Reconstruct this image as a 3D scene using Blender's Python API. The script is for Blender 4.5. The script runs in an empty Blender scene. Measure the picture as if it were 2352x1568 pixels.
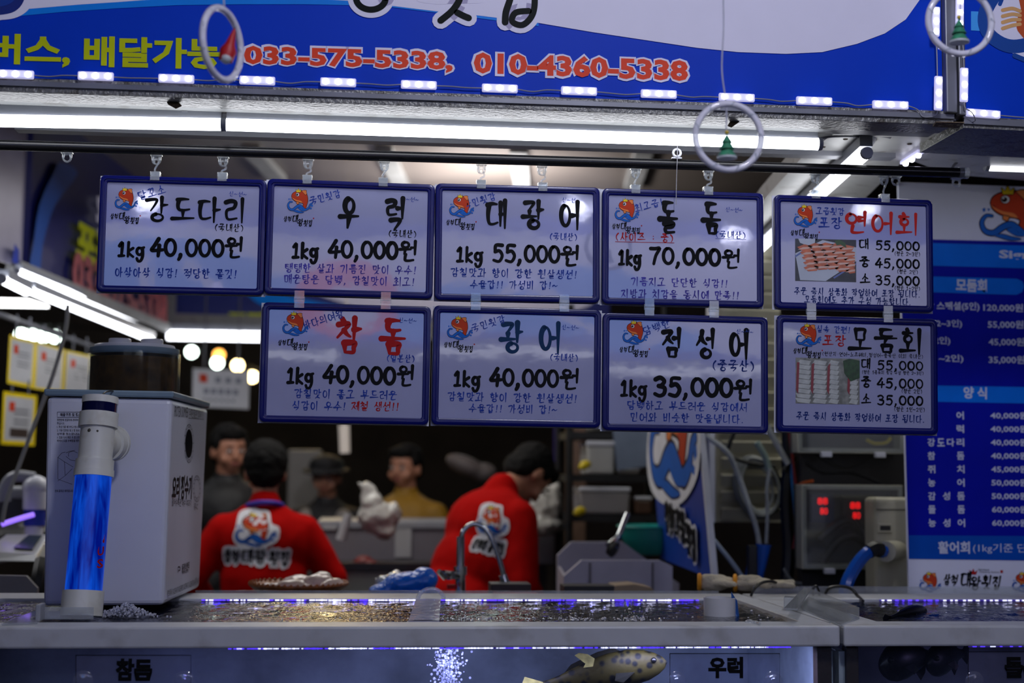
import bpy, bmesh, math, random
from mathutils import Vector, Matrix, Euler
random.seed(7)
SC = bpy.context.scene
COL = SC.collection
# ------------------------------------------------------------------ camera
F = 3267.0
EYE = Vector((0.0, 0.0, 1.5))
YAW, PITCH, ROLL = math.radians(5.8), math.radians(5.2), math.radians(0.55)
cam_d = bpy.data.cameras.new('camera'); cam = bpy.data.objects.new('camera', cam_d); COL.objects.link(cam)
cam_d.sensor_width = 36; cam_d.lens = F / 2352 * 36
CR = Matrix.Rotation(-YAW, 3, 'Z') @ Matrix.Rotation(math.pi / 2 + PITCH, 3, 'X') @ Matrix.Rotation(ROLL, 3, 'Z')
cam.matrix_world = Matrix.Translation(EYE) @ CR.to_4x4()
cam_d.clip_start = 0.05; cam_d.clip_end = 80
cam_d.dof.use_dof = True; cam_d.dof.focus_distance = 3.3; cam_d.dof.aperture_fstop = 1.9
SC.camera = cam
SC.view_settings.view_transform = 'Standard'; SC.view_settings.look = 'None'
SC.view_settings.gamma = 1; SC.view_settings.use_curve_mapping = False
SC.view_settings.exposure = 0.0
SC.cycles.sample_clamp_indirect = 3.0
SC.cycles.max_bounces = 7
SC.cycles.transparent_max_bounces = 16
SC.cycles.caustics_reflective = False; SC.cycles.caustics_refractive = False
# ------------------------------------------------------------------ world and large lights
w = bpy.data.worlds.new('night_market'); SC.world = w; w.use_nodes = True
w.node_tree.nodes['Background'].inputs[0].default_value = (0.55, 0.55, 0.75, 1)
w.node_tree.nodes['Background'].inputs[1].default_value = 0.035
def area(name, loc, target, size, power, col=(1, 1, 1), sy=None):
    l = bpy.data.lights.new(name, 'AREA'); l.energy = power; l.size = size; l.color = col
    if sy: l.shape = 'RECTANGLE'; l.size_y = sy
    o = bpy.data.objects.new(name, l); COL.objects.link(o); o.location = loc
    o.rotation_euler = (Vector(target) - Vector(loc)).to_track_quat('-Z', 'Y').to_euler()
    return o
area('banner_fill', (0.75, 0.9, 3.6), (0.6, 3.1, 2.55), 0.3, 30, (0.84, 0.86, 1.0))  # unseen fill light added to brighten the middle of the banner
area('stall_lamp', (-0.2, 5.6, 2.72), (-0.2, 5.4, 0), 1.0, 16, (1.0, 0.97, 0.93))
area('stall_lamp', (1.75, 4.6, 2.55), (1.7, 4.7, 0), 0.7, 7, (1.0, 0.98, 0.88))
area('aisle_lamp', (-0.6, 8.0, 3.4), (-0.3, 6.8, 1.2), 1.0, 9, (1.0, 0.9, 0.78))
area('aisle_lamp', (-2.4, 5.2, 2.9), (-2.4, 5.4, 0), 0.8, 14, (1.0, 0.98, 1.0))

# ------------------------------------------------------------------ pixel <-> world
def ray(px, py):
    return (CR @ Vector(((px - 1176) / F, (784 - py) / F, -1.0)))
def at(px, py, Y):
    d = ray(px, py); return EYE + d * ((Y - EYE.y) / d.y)
def atz(px, py, Z):
    d = ray(px, py); return EYE + d * ((Z - EYE.z) / d.z)
def px_size(Y): return Y / F
# ------------------------------------------------------------------ materials
def s2l(c):
    c = c / 255.0
    return c / 12.92 if c <= 0.04045 else ((c + 0.055) / 1.055) ** 2.4
def lin(rgb): return (s2l(rgb[0]), s2l(rgb[1]), s2l(rgb[2]), 1)
MATS = {}
def mat(name, rgb, rough=0.5, metal=0.0, emit=0.0, var=0.06, scale=12, bump=0.0, bscale=60, spec=0.5, coat=0.0, ecol=None, alpha=1.0, sheen=0, dirt=None, dirt_amt=0.5, dscale=6):
    if name in MATS: return MATS[name]
    m = bpy.data.materials.new(name); m.use_nodes = True; nt = m.node_tree; b = nt.nodes['Principled BSDF']
    c = lin(rgb)
    tc = nt.nodes.new('ShaderNodeTexCoord')
    nz = nt.nodes.new('ShaderNodeTexNoise'); nz.inputs['Scale'].default_value = scale; nz.inputs['Detail'].default_value = 4
    nt.links.new(tc.outputs['Object'], nz.inputs['Vector'])
    rp = nt.nodes.new('ShaderNodeValToRGB')
    rp.color_ramp.elements[0].position = 0.3; rp.color_ramp.elements[1].position = 0.7
    rp.color_ramp.elements[0].color = [v * (1 - var) for v in c[:3]] + [1]
    rp.color_ramp.elements[1].color = [min(1, v * (1 + var)) for v in c[:3]] + [1]
    nt.links.new(nz.outputs['Fac'], rp.inputs['Fac'])
    out = rp.outputs['Color']
    if dirt:
        n2 = nt.nodes.new('ShaderNodeTexNoise'); n2.inputs['Scale'].default_value = dscale; n2.inputs['Detail'].default_value = 8
        nt.links.new(tc.outputs['Object'], n2.inputs['Vector'])
        r2 = nt.nodes.new('ShaderNodeValToRGB'); r2.color_ramp.elements[0].position = 0.55; r2.color_ramp.elements[1].position = 0.68
        r2.color_ramp.elements[0].color = (0, 0, 0, 1); r2.color_ramp.elements[1].color = (dirt_amt,) * 3 + (1,)
        nt.links.new(n2.outputs['Fac'], r2.inputs['Fac'])
        mx = nt.nodes.new('ShaderNodeMixRGB'); mx.inputs['Color2'].default_value = lin(dirt)
        nt.links.new(r2.outputs['Color'], mx.inputs['Fac']); nt.links.new(out, mx.inputs['Color1']); out = mx.outputs['Color']
    nt.links.new(out, b.inputs['Base Color'])
    b.inputs['Roughness'].default_value = rough; b.inputs['Metallic'].default_value = metal
    b.inputs['Specular IOR Level'].default_value = spec; b.inputs['Coat Weight'].default_value = coat
    b.inputs['Coat Roughness'].default_value = 0.04
    b.inputs['Alpha'].default_value = alpha
    if sheen: b.inputs['Sheen Weight'].default_value = sheen
    if emit:
        b.inputs['Emission Color'].default_value = lin(ecol or rgb); b.inputs['Emission Strength'].default_value = emit
    if bump:
        n3 = nt.nodes.new('ShaderNodeTexNoise'); n3.inputs['Scale'].default_value = bscale; n3.inputs['Detail'].default_value = 3
        nt.links.new(tc.outputs['Object'], n3.inputs['Vector'])
        bp = nt.nodes.new('ShaderNodeBump'); bp.inputs['Strength'].default_value = bump; bp.inputs['Distance'].default_value = 0.01
        nt.links.new(n3.outputs['Fac'], bp.inputs['Height']); nt.links.new(bp.outputs['Normal'], b.inputs['Normal'])
        if coat: nt.links.new(bp.outputs['Normal'], b.inputs['Coat Normal'])
    MATS[name] = m; return m
def clear(name, rgb=(235, 240, 245), haze=0.08, rough=0.05, refl=1.0, bump=0.0, bscale=40):
    if name in MATS: return MATS[name]
    m = bpy.data.materials.new(name); m.use_nodes = True; nt = m.node_tree
    for n in list(nt.nodes): nt.nodes.remove(n)
    N = nt.nodes.new; L = nt.links.new
    out = N('ShaderNodeOutputMaterial'); tr = N('ShaderNodeBsdfTransparent'); gl = N('ShaderNodeBsdfGlossy'); df = N('ShaderNodeBsdfDiffuse')
    tr.inputs[0].default_value = lin((245, 248, 250)); gl.inputs['Roughness'].default_value = rough
    tc = N('ShaderNodeTexCoord'); nz = N('ShaderNodeTexNoise'); nz.inputs['Scale'].default_value = bscale
    L(tc.outputs['Object'], nz.inputs['Vector'])
    mr = N('ShaderNodeMapRange'); mr.inputs['To Min'].default_value = haze * 0.7; mr.inputs['To Max'].default_value = haze * 1.3
    L(nz.outputs['Fac'], mr.inputs['Value'])
    df.inputs[0].default_value = lin(rgb)
    m1 = N('ShaderNodeMixShader'); L(mr.outputs[0], m1.inputs[0]); L(tr.outputs[0], m1.inputs[1]); L(df.outputs[0], m1.inputs[2])
    fr = N('ShaderNodeLayerWeight'); fr.inputs['Blend'].default_value = .5
    pw = N('ShaderNodeMath'); pw.operation = 'POWER'; pw.inputs[1].default_value = 4; L(fr.outputs['Facing'], pw.inputs[0])
    mu = N('ShaderNodeMath'); mu.operation = 'MULTIPLY_ADD'; mu.use_clamp = True; mu.inputs[1].default_value = .8*refl; mu.inputs[2].default_value = .04*refl; L(pw.outputs[0], mu.inputs[0])
    m2 = N('ShaderNodeMixShader'); L(mu.outputs[0], m2.inputs[0]); L(m1.outputs[0], m2.inputs[1]); L(gl.outputs[0], m2.inputs[2])
    if bump:
        bp = N('ShaderNodeBump'); bp.inputs['Strength'].default_value = bump; bp.inputs['Distance'].default_value = 0.01
        L(nz.outputs['Fac'], bp.inputs['Height']); L(bp.outputs['Normal'], gl.inputs['Normal']); L(bp.outputs['Normal'], fr.inputs['Normal'])
    L(m2.outputs[0], out.inputs[0]); MATS[name] = m; return m
# ------------------------------------------------------------------ objects
def setp(o, label=None, cat=None, group=None, kind=None):
    if label: o['label'] = label
    if cat: o['category'] = cat
    if group: o['group'] = group
    if kind: o['kind'] = kind
    return o
def basis(o):
    m = Matrix.Identity(4)
    while o is not None:
        m = Matrix.LocRotScale(o.location, o.rotation_euler, o.scale) @ m; o = o.parent
    return m
def thing(name, label, cat, loc=(0, 0, 0), rot=(0, 0, 0), group=None, kind=None):
    o = bpy.data.objects.new(name, None); COL.objects.link(o); o.empty_display_size = 0.05
    o.location = loc; o.rotation_euler = rot if not isinstance(rot, Matrix) else rot.to_euler()
    return setp(o, label, cat, group, kind)
def dup(o, parent=None):
    c = o.copy(); COL.objects.link(c); c.parent = parent
    for ch in [x for x in KIDS.get(o.name, [])]:
        d = dup(ch, c); KIDS.setdefault(c.name, []).append(d)
    return c
KIDS = {}
class MB:
    def __init__(s): s.v = []; s.f = []; s.sm = []; s.mi = []; s.cur = 0
    def add(s, vs, fs, smooth=False):
        n = len(s.v); s.v += [Vector(a) for a in vs]
        for f in fs: s.f.append([n + i for i in f]); s.sm.append(smooth); s.mi.append(s.cur)
        return s
    def box(s, c, d, rot=None, taper=1.0):
        c = Vector(c); x, y, z = d[0] / 2, d[1] / 2, d[2] / 2; R = Euler(rot).to_matrix() if rot else Matrix.Identity(3)
        vs = [c + R @ Vector((sx * x * (taper if sz > 0 else 1), sy * y * (taper if sz > 0 else 1), sz * z)) for sx, sy, sz in
              ((-1,-1,-1),(1,-1,-1),(1,1,-1),(-1,1,-1),(-1,-1,1),(1,-1,1),(1,1,1),(-1,1,1))]
        return s.add(vs, [(0,3,2,1),(4,5,6,7),(0,1,5,4),(1,2,6,5),(2,3,7,6),(3,0,4,7)])
    def hexa(s, p):  # 8 points, bottom ring then top ring
        return s.add(p, [(0,3,2,1),(4,5,6,7),(0,1,5,4),(1,2,6,5),(2,3,7,6),(3,0,4,7)])
    def cyl(s, a, b, r0, r1=None, n=20, cap=True):
        a = Vector(a); b = Vector(b); r1 = r0 if r1 is None else r1
        d = (b - a).normalized(); u = d.orthogonal().normalized(); v = d.cross(u)
        vs = []
        for p, r in ((a, r0), (b, r1)):
            for i in range(n):
                t = 2 * math.pi * i / n; vs.append(p + (u * math.cos(t) + v * math.sin(t)) * r)
        s.add(vs, [(i, (i + 1) % n, n + (i + 1) % n, n + i) for i in range(n)], True)
        if cap:
            s.add(vs[:n], [tuple(range(n))[::-1]]); s.add(vs[n:], [tuple(range(n))])
        return s
    def tube(s, pts, r, n=10, closed=False, cr=6):
        P = catmull(pts, cr, closed) if cr else [Vector(p) for p in pts]
        m = len(P); rr = r if callable(r) else (lambda t: r)
        u = None; rings = []
        for i, p in enumerate(P):
            q0 = P[(i - 1) % m] if (i > 0 or closed) else p; q1 = P[(i + 1) % m] if (i < m - 1 or closed) else p
            d = (q1 - q0)
            if d.length < 1e-9: d = Vector((0, 0, 1))
            d.normalize()
            if u is None: u = d.orthogonal().normalized()
            u = (u - d * u.dot(d)); u = u.normalized() if u.length > 1e-6 else d.orthogonal().normalized()
            v = d.cross(u); R = rr(i / max(1, m - 1))
            rings.append([p + (u * math.cos(2*math.pi*k/n) + v * math.sin(2*math.pi*k/n)) * R for k in range(n)])
        vs = [q for rg in rings for q in rg]; fs = []
        for i in range(m if closed else m - 1):
            j = (i + 1) % m
            for k in range(n): fs.append((i*n+k, i*n+(k+1)%n, j*n+(k+1)%n, j*n+k))
        s.add(vs, fs, True)
        if not closed:
            s.add(rings[0], [tuple(range(n))[::-1]]); s.add(rings[-1], [tuple(range(n))])
        return s
    def lathe(s, prof, o=(0,0,0), axis=(0,0,1), n=32, sx=1, sy=1):
        o = Vector(o); ax = Vector(axis).normalized(); u = Vector((1,0,0)) if abs(ax.x) < 0.9 else Vector((0,1,0))
        u = (u - ax * u.dot(ax)).normalized(); v = ax.cross(u); vs = []
        for r, h in prof:
            for k in range(n):
                t = 2*math.pi*k/n; vs.append(o + ax*h + u*math.cos(t)*r*sx + v*math.sin(t)*r*sy)
        fs = [(i*n+k, i*n+(k+1)%n, (i+1)*n+(k+1)%n, (i+1)*n+k) for i in range(len(prof)-1) for k in range(n)]
        return s.add(vs, fs, True)
    def sph(s, c, r, n=16, m=10, R=None):
        c = Vector(c); r = Vector((r, r, r)) if isinstance(r, (int, float)) else Vector(r); vs = []; fs = []
        for j in range(m + 1):
            ph = math.pi * j / m
            for i in range(n):
                t = 2*math.pi*i/n; q = Vector((r.x*math.sin(ph)*math.cos(t), r.y*math.sin(ph)*math.sin(t), r.z*math.cos(ph)))
                vs.append(c + (R @ q if R else q))
        for j in range(m):
            for i in range(n):
                a, b_, c_, d = j*n+i, j*n+(i+1)%n, (j+1)*n+(i+1)%n, (j+1)*n+i
                fs.append((a, b_, c_) if j == m-1 and False else (a, b_, c_, d))
        return s.add(vs, fs, True)
    def prism(s, poly, d):  # polygon points (3D), extruded by vector d
        poly = [Vector(p) for p in poly]; d = Vector(d); n = len(poly)
        s.add(poly + [p + d for p in poly], [tuple(range(n)), tuple(range(2*n-1, n-1, -1))] + [(i, n+i, n+(i+1)%n, (i+1)%n) for i in range(n)])
        return s
    def build(s, name, m, parent=None, world=True, bevel=0, seg=2, mods=None, clean=False):
        me = bpy.data.meshes.new(name)
        vs = s.v
        if parent is not None and world:
            iv = basis(parent).inverted(); vs = [iv @ a for a in vs]
        me.from_pydata([tuple(a) for a in vs], [], s.f); me.polygons.foreach_set('use_smooth', s.sm)
        ms = m if isinstance(m, (list, tuple)) else [m]
        for q in ms: me.materials.append(q)
        if len(ms) > 1: me.polygons.foreach_set('material_index', s.mi)
        me.update()
        bm = bmesh.new(); bm.from_mesh(me); bmesh.ops.remove_doubles(bm, verts=bm.verts, dist=1e-6) if clean else None
        if clean: bmesh.ops.dissolve_degenerate(bm, dist=1e-7, edges=bm.edges)
        if clean: bmesh.ops.recalc_face_normals(bm, faces=bm.faces)
        for e in bm.edges:
            if len(e.link_faces) == 2 and e.link_faces[0].smooth and e.link_faces[0].normal.angle(e.link_faces[1].normal, 0) > .62: e.smooth = False
        bm.to_mesh(me); bm.free()
        o = bpy.data.objects.new(name, me); COL.objects.link(o)
        if parent is not None: o.parent = parent; KIDS.setdefault(parent.name, []).append(o)
        if bevel:
            b = o.modifiers.new('bevel', 'BEVEL'); b.width = bevel; b.segments = seg; b.limit_method = 'ANGLE'; b.angle_limit = math.radians(50)
        return o
def single(name, mb, m, label, cat, group=None, kind=None, loc=None, bevel=0, **k):
    if loc is None:
        vs = mb.v; loc = Vector((sum(v.x for v in vs)/len(vs), sum(v.y for v in vs)/len(vs), min(v.z for v in vs)))
    loc = Vector(loc); mb.v = [v - loc for v in mb.v]
    o = mb.build(name, m, None, bevel=bevel, **k); o.location = loc
    return setp(o, label, cat, group, kind)
def catmull(pts, n=6, closed=False):
    P = [Vector(p) for p in pts]; m = len(P)
    if m < 3: return P
    out = []
    for i in range(m if closed else m - 1):
        g = (lambda k: P[k % m]) if closed else (lambda k: P[max(0, min(m - 1, k))])
        p0, p1, p2, p3 = g(i-1), g(i), g(i+1), g(i+2)
        for k in range(n):
            t = k / n
            out.append(0.5*((2*p1) + (p2-p0)*t + (2*p0-5*p1+4*p2-p3)*t*t + (3*p1-p0-3*p2+p3)*t**3))
    if not closed: out.append(P[-1])
    return out
# voxel-fused bodies: capsules and ellipsoids melted into one continuous surface
def blob(name, parts, m, parent=None, voxel=0.01, smooth=4, world=True, noise=0, nscale=0.05):
    mb = MB()
    for p in parts:
        if p[0] == 'c':
            a, b, r0, r1 = Vector(p[1]), Vector(p[2]), p[3], p[4]
            mb.sph(a, r0, 14, 8); mb.sph(b, r1, 14, 8); mb.cyl(a, b, r0, r1, 14)
        elif p[0] == 'e': mb.sph(p[1], p[2], 20, 12, Euler(p[3]).to_matrix() if len(p) > 3 else None)
        elif p[0] == 'b': mb.box(p[1], p[2], p[3] if len(p) > 3 else None)
    o = mb.build(name, m, parent, world, clean=True)
    r = o.modifiers.new('fuse', 'REMESH'); r.mode = 'VOXEL'; r.voxel_size = voxel; r.use_smooth_shade = True
    if smooth:
        q = o.modifiers.new('soft', 'SMOOTH'); q.factor = 0.6; q.iterations = smooth
    if noise:
        t = bpy.data.textures.new(name + '_folds', 'CLOUDS'); t.noise_scale = nscale
        dm = o.modifiers.new('folds', 'DISPLACE'); dm.texture = t; dm.strength = noise; dm.mid_level = 0.5
    dg = bpy.context.evaluated_depsgraph_get(); dg.update()
    me = bpy.data.meshes.new_from_object(o.evaluated_get(dg)); old = o.data
    o.modifiers.clear(); o.data = me
    me.polygons.foreach_set('use_smooth', [True] * len(me.polygons))
    if not me.materials: me.materials.append(m)
    return o
# ------------------------------------------------------------------ flat printed lettering
class Plane:
    def __init__(s, o, ex, ez):
        s.o = Vector(o); s.ex = Vector(ex).normalized(); s.ez = Vector(ez); s.ez = (s.ez - s.ex * s.ez.dot(s.ex)).normalized(); s.ey = s.ez.cross(s.ex)
        s.R = Matrix((s.ex, s.ey, s.ez)).transposed()
    def loc(s, px, py):
        d = ray(px, py); t = (s.o - EYE).dot(s.ey) / d.dot(s.ey); q = EYE + d * t - s.o
        return Vector((q.dot(s.ex), 0, q.dot(s.ez)))
CHO = 'ㄱㄲㄴㄷㄸㄹㅁㅂㅃㅅㅆㅇㅈㅉㅊㅋㅌㅍㅎ'
JUNG = 'ㅏㅐㅑㅒㅓㅔㅕㅖㅗㅘㅙㅚㅛㅜㅝㅞㅟㅠㅡㅢㅣ'
JONG = ' ㄱㄲㄳㄴㄵㄶㄷㄹㄺㄻㄼㄽㄾㄿㅀㅁㅂㅄㅅㅆㅇㅈㅊㅋㅌㅍㅎ'
def ell(cx, cy, rx, ry, n=14, a0=1.9): return [(cx + rx*math.cos(a0+2*math.pi*i/n), cy + ry*math.sin(a0+2*math.pi*i/n)) for i in range(n + 1)]
CON = {'ㄱ': [[(.08,.86),(.5,.93),(.86,.9),(.74,.55),(.4,.02)]],
 'ㄴ': [[(.2,.98),(.14,.5),(.16,.14),(.5,.08),(.95,.2)]],
 'ㄷ': [[(.1,.86),(.5,.92),(.88,.9)],[(.22,.86),(.13,.45),(.22,.12),(.55,.07),(.95,.14)]],
 'ㄹ': [[(.1,.88),(.5,.95),(.84,.88),(.72,.62),(.2,.5),(.16,.2),(.35,.06),(.95,.12)]],
 'ㅁ': [[(.16,.88),(.22,.1)],[(.16,.85),(.5,.9),(.84,.86),(.78,.5),(.76,.12),(.4,.1),(.22,.1)]],
 'ㅂ': [[(.18,.95),(.22,.08)],[(.82,.98),(.78,.08)],[(.2,.52),(.8,.55)],[(.22,.1),(.78,.1)]],
 'ㅅ': [[(.56,.98),(.45,.55),(.05,.05)],[(.46,.55),(.65,.3),(.95,.12)]],
 'ㅇ': [ell(.5,.48,.38,.42)],
 'ㅈ': [[(.1,.86),(.5,.92),(.84,.9),(.5,.5),(.05,.04)],[(.5,.5),(.7,.28),(.97,.12)]],
 'ㅊ': [[(.38,1.02),(.58,.93)],[(.1,.72),(.5,.78),(.84,.76),(.5,.42),(.05,.02)],[(.5,.42),(.7,.22),(.97,.08)]],
 'ㅋ': [[(.08,.86),(.5,.93),(.86,.9),(.74,.55),(.4,.02)],[(.12,.5),(.74,.55)]],
 'ㅌ': [[(.1,.86),(.5,.92),(.88,.9)],[(.22,.86),(.13,.45),(.22,.12),(.55,.07),(.95,.14)],[(.18,.5),(.8,.53)]],
 'ㅍ': [[(.08,.86),(.92,.9)],[(.33,.86),(.37,.14)],[(.68,.86),(.63,.14)],[(.04,.1),(.96,.14)]],
 'ㅎ': [[(.42,1.04),(.58,.94)],[(.12,.76),(.88,.78)],ell(.5,.3,.3,.28)]}
for a, b_ in (('ㄲ','ㄱ'),('ㄸ','ㄷ'),('ㅃ','ㅂ'),('ㅆ','ㅅ'),('ㅉ','ㅈ')):
    CON[a] = [[(x*.48+o_, y) for x, y in st] for o_ in (0, .52) for st in CON[b_]]
VV = {'ㅣ': [[(.5,1),(.46,0)]], 'ㅏ': [[(.3,1),(.26,0)],[(.3,.5),(.95,.54)]], 'ㅑ': [[(.3,1),(.26,0)],[(.3,.62),(.95,.64)],[(.3,.38),(.95,.4)]],
 'ㅓ': [[(.75,1),(.7,0)],[(.05,.5),(.72,.52)]], 'ㅕ': [[(.75,1),(.7,0)],[(.05,.62),(.72,.64)],[(.05,.38),(.72,.4)]],
 'ㅐ': [[(.25,.92),(.22,.08)],[(.8,1),(.78,0)],[(.25,.5),(.78,.52)]], 'ㅔ': [[(.5,.92),(.48,.08)],[(.9,1),(.88,0)],[(.05,.5),(.5,.5)]],
 'ㅒ': [[(.25,.92),(.22,.08)],[(.8,1),(.78,0)],[(.25,.6),(.78,.62)],[(.25,.4),(.78,.4)]], 'ㅖ': [[(.5,.92),(.48,.08)],[(.9,1),(.88,0)],[(.05,.6),(.5,.6)],[(.05,.4),(.5,.4)]]}
HV = {'ㅗ': [[(.5,1),(.49,.3)],[(.02,.22),(.98,.3)]], 'ㅛ': [[(.36,1),(.37,.3)],[(.64,1),(.63,.3)],[(.02,.22),(.98,.3)]],
 'ㅜ': [[(.02,.8),(.98,.86)],[(.5,.8),(.42,-.05)]], 'ㅠ': [[(.02,.8),(.98,.86)],[(.36,.8),(.28,0)],[(.64,.8),(.64,0)]], 'ㅡ': [[(.02,.5),(.98,.56)]]}
CMB = {'ㅘ':('ㅗ','ㅏ'),'ㅙ':('ㅗ','ㅐ'),'ㅚ':('ㅗ','ㅣ'),'ㅝ':('ㅜ','ㅓ'),'ㅞ':('ㅜ','ㅔ'),'ㅟ':('ㅜ','ㅣ'),'ㅢ':('ㅡ','ㅣ')}
def fitb(sts, x0, y0, x1, y1): return [[(x0+(x1-x0)*x, y0+(y1-y0)*y) for x, y in st] for st in sts]
LAT = {'0':[ell(.5,.5,.4,.44)],'1':[[(.15,.74),(.5,.95),(.44,.04)],[(.12,.04),(.78,.06)]],'2':[[(.12,.75),(.35,.95),(.78,.85),(.72,.55),(.1,.06),(.3,.06),(.9,.1)]],
 '3':[[(.15,.86),(.5,.96),(.8,.78),(.62,.58),(.38,.52)],[(.38,.52),(.82,.42),(.78,.12),(.45,.0),(.1,.1)]],'4':[[(.62,.97),(.3,.6),(.05,.34),(.4,.32),(.95,.36)],[(.68,.6),(.6,.02)]],
 '5':[[(.85,.94),(.3,.93),(.24,.6),(.24,.56)],[(.24,.56),(.62,.62),(.86,.34),(.6,.02),(.12,.08)]],'6':[[(.7,.95),(.2,.6),(.15,.2),(.5,.02),(.85,.25),(.6,.5),(.2,.38)]],
 '7':[[(.12,.9),(.5,.9),(.86,.92),(.55,.5),(.38,.02)]],'8':[ell(.5,.74,.28,.22),ell(.5,.26,.36,.25)],',':[[(.45,.1),(.4,-.02),(.2,-.16)]],'.':[[(.4,.06),(.45,.04)]],
 '(':[[(.75,1),(.35,.7),(.3,.3),(.65,-.05)]],')':[[(.25,1),(.65,.7),(.7,.3),(.35,-.05)]],'!':[[(.6,1),(.45,.3)],[(.4,.06),(.43,.04)]],'~':[[(.05,.45),(.3,.6),(.6,.42),(.95,.58)]],
 ':':[[(.5,.7),(.5,.67)],[(.5,.3),(.5,.27)]],'-':[[(.1,.5),(.9,.5)]],'k':[[(.2,1),(.16,.02)],[(.75,.6),(.2,.32),(.8,.0)]],'g':[ell(.42,.4,.3,.24),[(.72,.6),(.78,.1),(.6,-.24),(.3,-.28),(.15,-.1)],[(.6,.6),(.9,.68)]]}
ADV = {',':.4,'.':.4,'(':.5,')':.5,'!':.42,':':.5,' ':.5,'1':.62,'~':.7,'-':.6,'k':.66,'g':.72}
def glyph(ch):
    k = ord(ch) - 0xAC00
    if 0 <= k < 11172:
        c, v, j = CHO[k//588], JUNG[(k%588)//28], JONG[k%28]
        y0 = .36 if j != ' ' else 0.0; out = []
        if v in VV:
            out += fitb(CON[c], .03, y0+.06, .58, .95) + fitb(VV[v], .6, y0-.02, .98, 1.0)
        elif v in HV:
            s_ = .45 if HV is None else .0
            yb = y0 + (1-y0)*.02; ym = y0 + (1-y0)*.42
            out += fitb(CON[c], .2, ym + .02, .8, 1.0) + fitb(HV[v], .02, yb, .98, ym + .02)
        else:
            h_, v_ = CMB[v]; ym = y0 + (1-y0)*.42
            out += fitb(CON[c], .08, ym + .02, .6, .98) + fitb(HV[h_], .0, y0, .66, ym) + fitb(VV[v_], .66, y0 - .02, 1.0, 1.0)
        if j != ' ': out += fitb(CON[j], .24, -.02, .84, .33)
        return out, 1.0
    if ch == ' ': return [], .5
    a = ADV.get(ch, .72)
    return [[(x*a, y*.82+.06) for x, y in st] for st in LAT[ch]], a
def ribbon(mb, pts, wf, off, smooth=5, u_ax=None):
    P = [Vector((p[0], 0, p[1])) for p in pts]; P = catmull(P, smooth) if smooth else P
    Q = [P[0]]
    for p in P[1:]:
        if (p - Q[-1]).length > 1e-5: Q.append(p)
    P = Q; m = len(P)
    if m < 2: P = [P[0], P[0] + Vector((1e-4, 0, 0))]; m = 2
    L = [0.0]
    for i in range(1, m): L.append(L[-1] + (P[i]-P[i-1]).length)
    left = []; right = []
    for i in range(m):
        d = (P[min(m-1, i+1)] - P[max(0, i-1)]).normalized(); n = Vector((-d.z, 0, d.x)); h = wf(L[i]/max(1e-9, L[-1]))/2
        left.append(P[i] + n*h); right.append(P[i] - n*h)
    d0 = (P[0]-P[1]).normalized(); n0 = Vector((-d0.z, 0, d0.x)); h = wf(0)/2
    cap0 = [P[0] + n0*h*math.cos(t) + d0*h*math.sin(t) for t in (.5, 1.05, 1.57, 2.1, 2.64)]
    d1 = (P[-1]-P[-2]).normalized(); n1 = Vector((-d1.z, 0, d1.x)); h = wf(1)/2
    cap1 = [P[-1] + n1*h*math.cos(t) + d1*h*math.sin(t) for t in (.5, 1.05, 1.57, 2.1, 2.64)]
    vs = []
    for i in range(m): vs += [left[i], right[i]]
    k = len(vs); vs += cap0 + cap1; o = Vector((0, -off, 0)); vs = [v + o for v in vs]
    fs = [(2*i, 2*i+1, 2*i+3, 2*i+2) for i in range(m-1)]
    fs.append((1,) + tuple(range(k, k+5)) + (0,)); fs.append((2*m-2,) + tuple(range(k+5, k+10)) + (2*m-1,))
    mb.add(vs, fs)
def brush(mb, text, a, b, h, wt=.1, off=.0006, taper=.55, gap=.12, slant=0.0):
    """brush-pen text; a, b local points of the left and right ends of its centre line, h the letter height (local units)."""
    x = 0; sts = []
    for ch in text:
        g, adv = glyph(ch)
        for st in g: sts.append([(x + px_ + slant*py_, py_) for px_, py_ in st])
        x += adv + gap
    W = x - gap; a = Vector(a); b = Vector(b); d = (b - a); Lw = d.length; d.normalize(); n = Vector((-d.z, 0, d.x))
    for i, st in enumerate(sts):
        pts = [a + d*(p[0]/W*Lw) + n*((p[1]-.5)*h) for p in st]
        wv = wt*h*random.uniform(.9, 1.12); tp = taper
        ribbon(mb, [(p.x, p.z) for p in pts], (lambda t, wv=wv, tp=tp: wv*(1.25 - tp*t)), off + (i % 9)*1.5e-5, 5)
def ftext(mb, text, a, b, h, off=.0006, bold=.0, res=2, thick=0):
    """type-set text (built-in font) fitted between local points a, b with letter height h."""
    c = bpy.data.curves.new('type', 'FONT'); c.body = text; c.offset = bold; c.resolution_u = res; c.fill_mode = 'FRONT'
    o = bpy.data.objects.new('type', c); COL.objects.link(o)
    dg = bpy.context.evaluated_depsgraph_get(); dg.update(); me = bpy.data.meshes.new_from_object(o.evaluated_get(dg))
    vs = [v.co.copy() for v in me.vertices]; fs = [tuple(p.vertices) for p in me.polygons]
    bpy.data.objects.remove(o); bpy.data.curves.remove(c); bpy.data.meshes.remove(me)
    if not vs: return
    x0 = min(v.x for v in vs); x1 = max(v.x for v in vs); y0 = min(v.y for v in vs); y1 = max(v.y for v in vs)
    a = Vector(a); b = Vector(b); d = b - a; Lw = d.length; d.normalize(); n = Vector((-d.z, 0, d.x)); off = Vector((0, -off, 0))
    mb.add([a + d*((v.x-x0)/(x1-x0)*Lw) + n*(((v.y-y0)/(y1-y0)-.5)*h) + off for v in vs], fs)
def flat(mb, pts, off): mb.add([Vector((p[0], -off, p[-1])) for p in pts], [tuple(range(len(pts)))])
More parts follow.
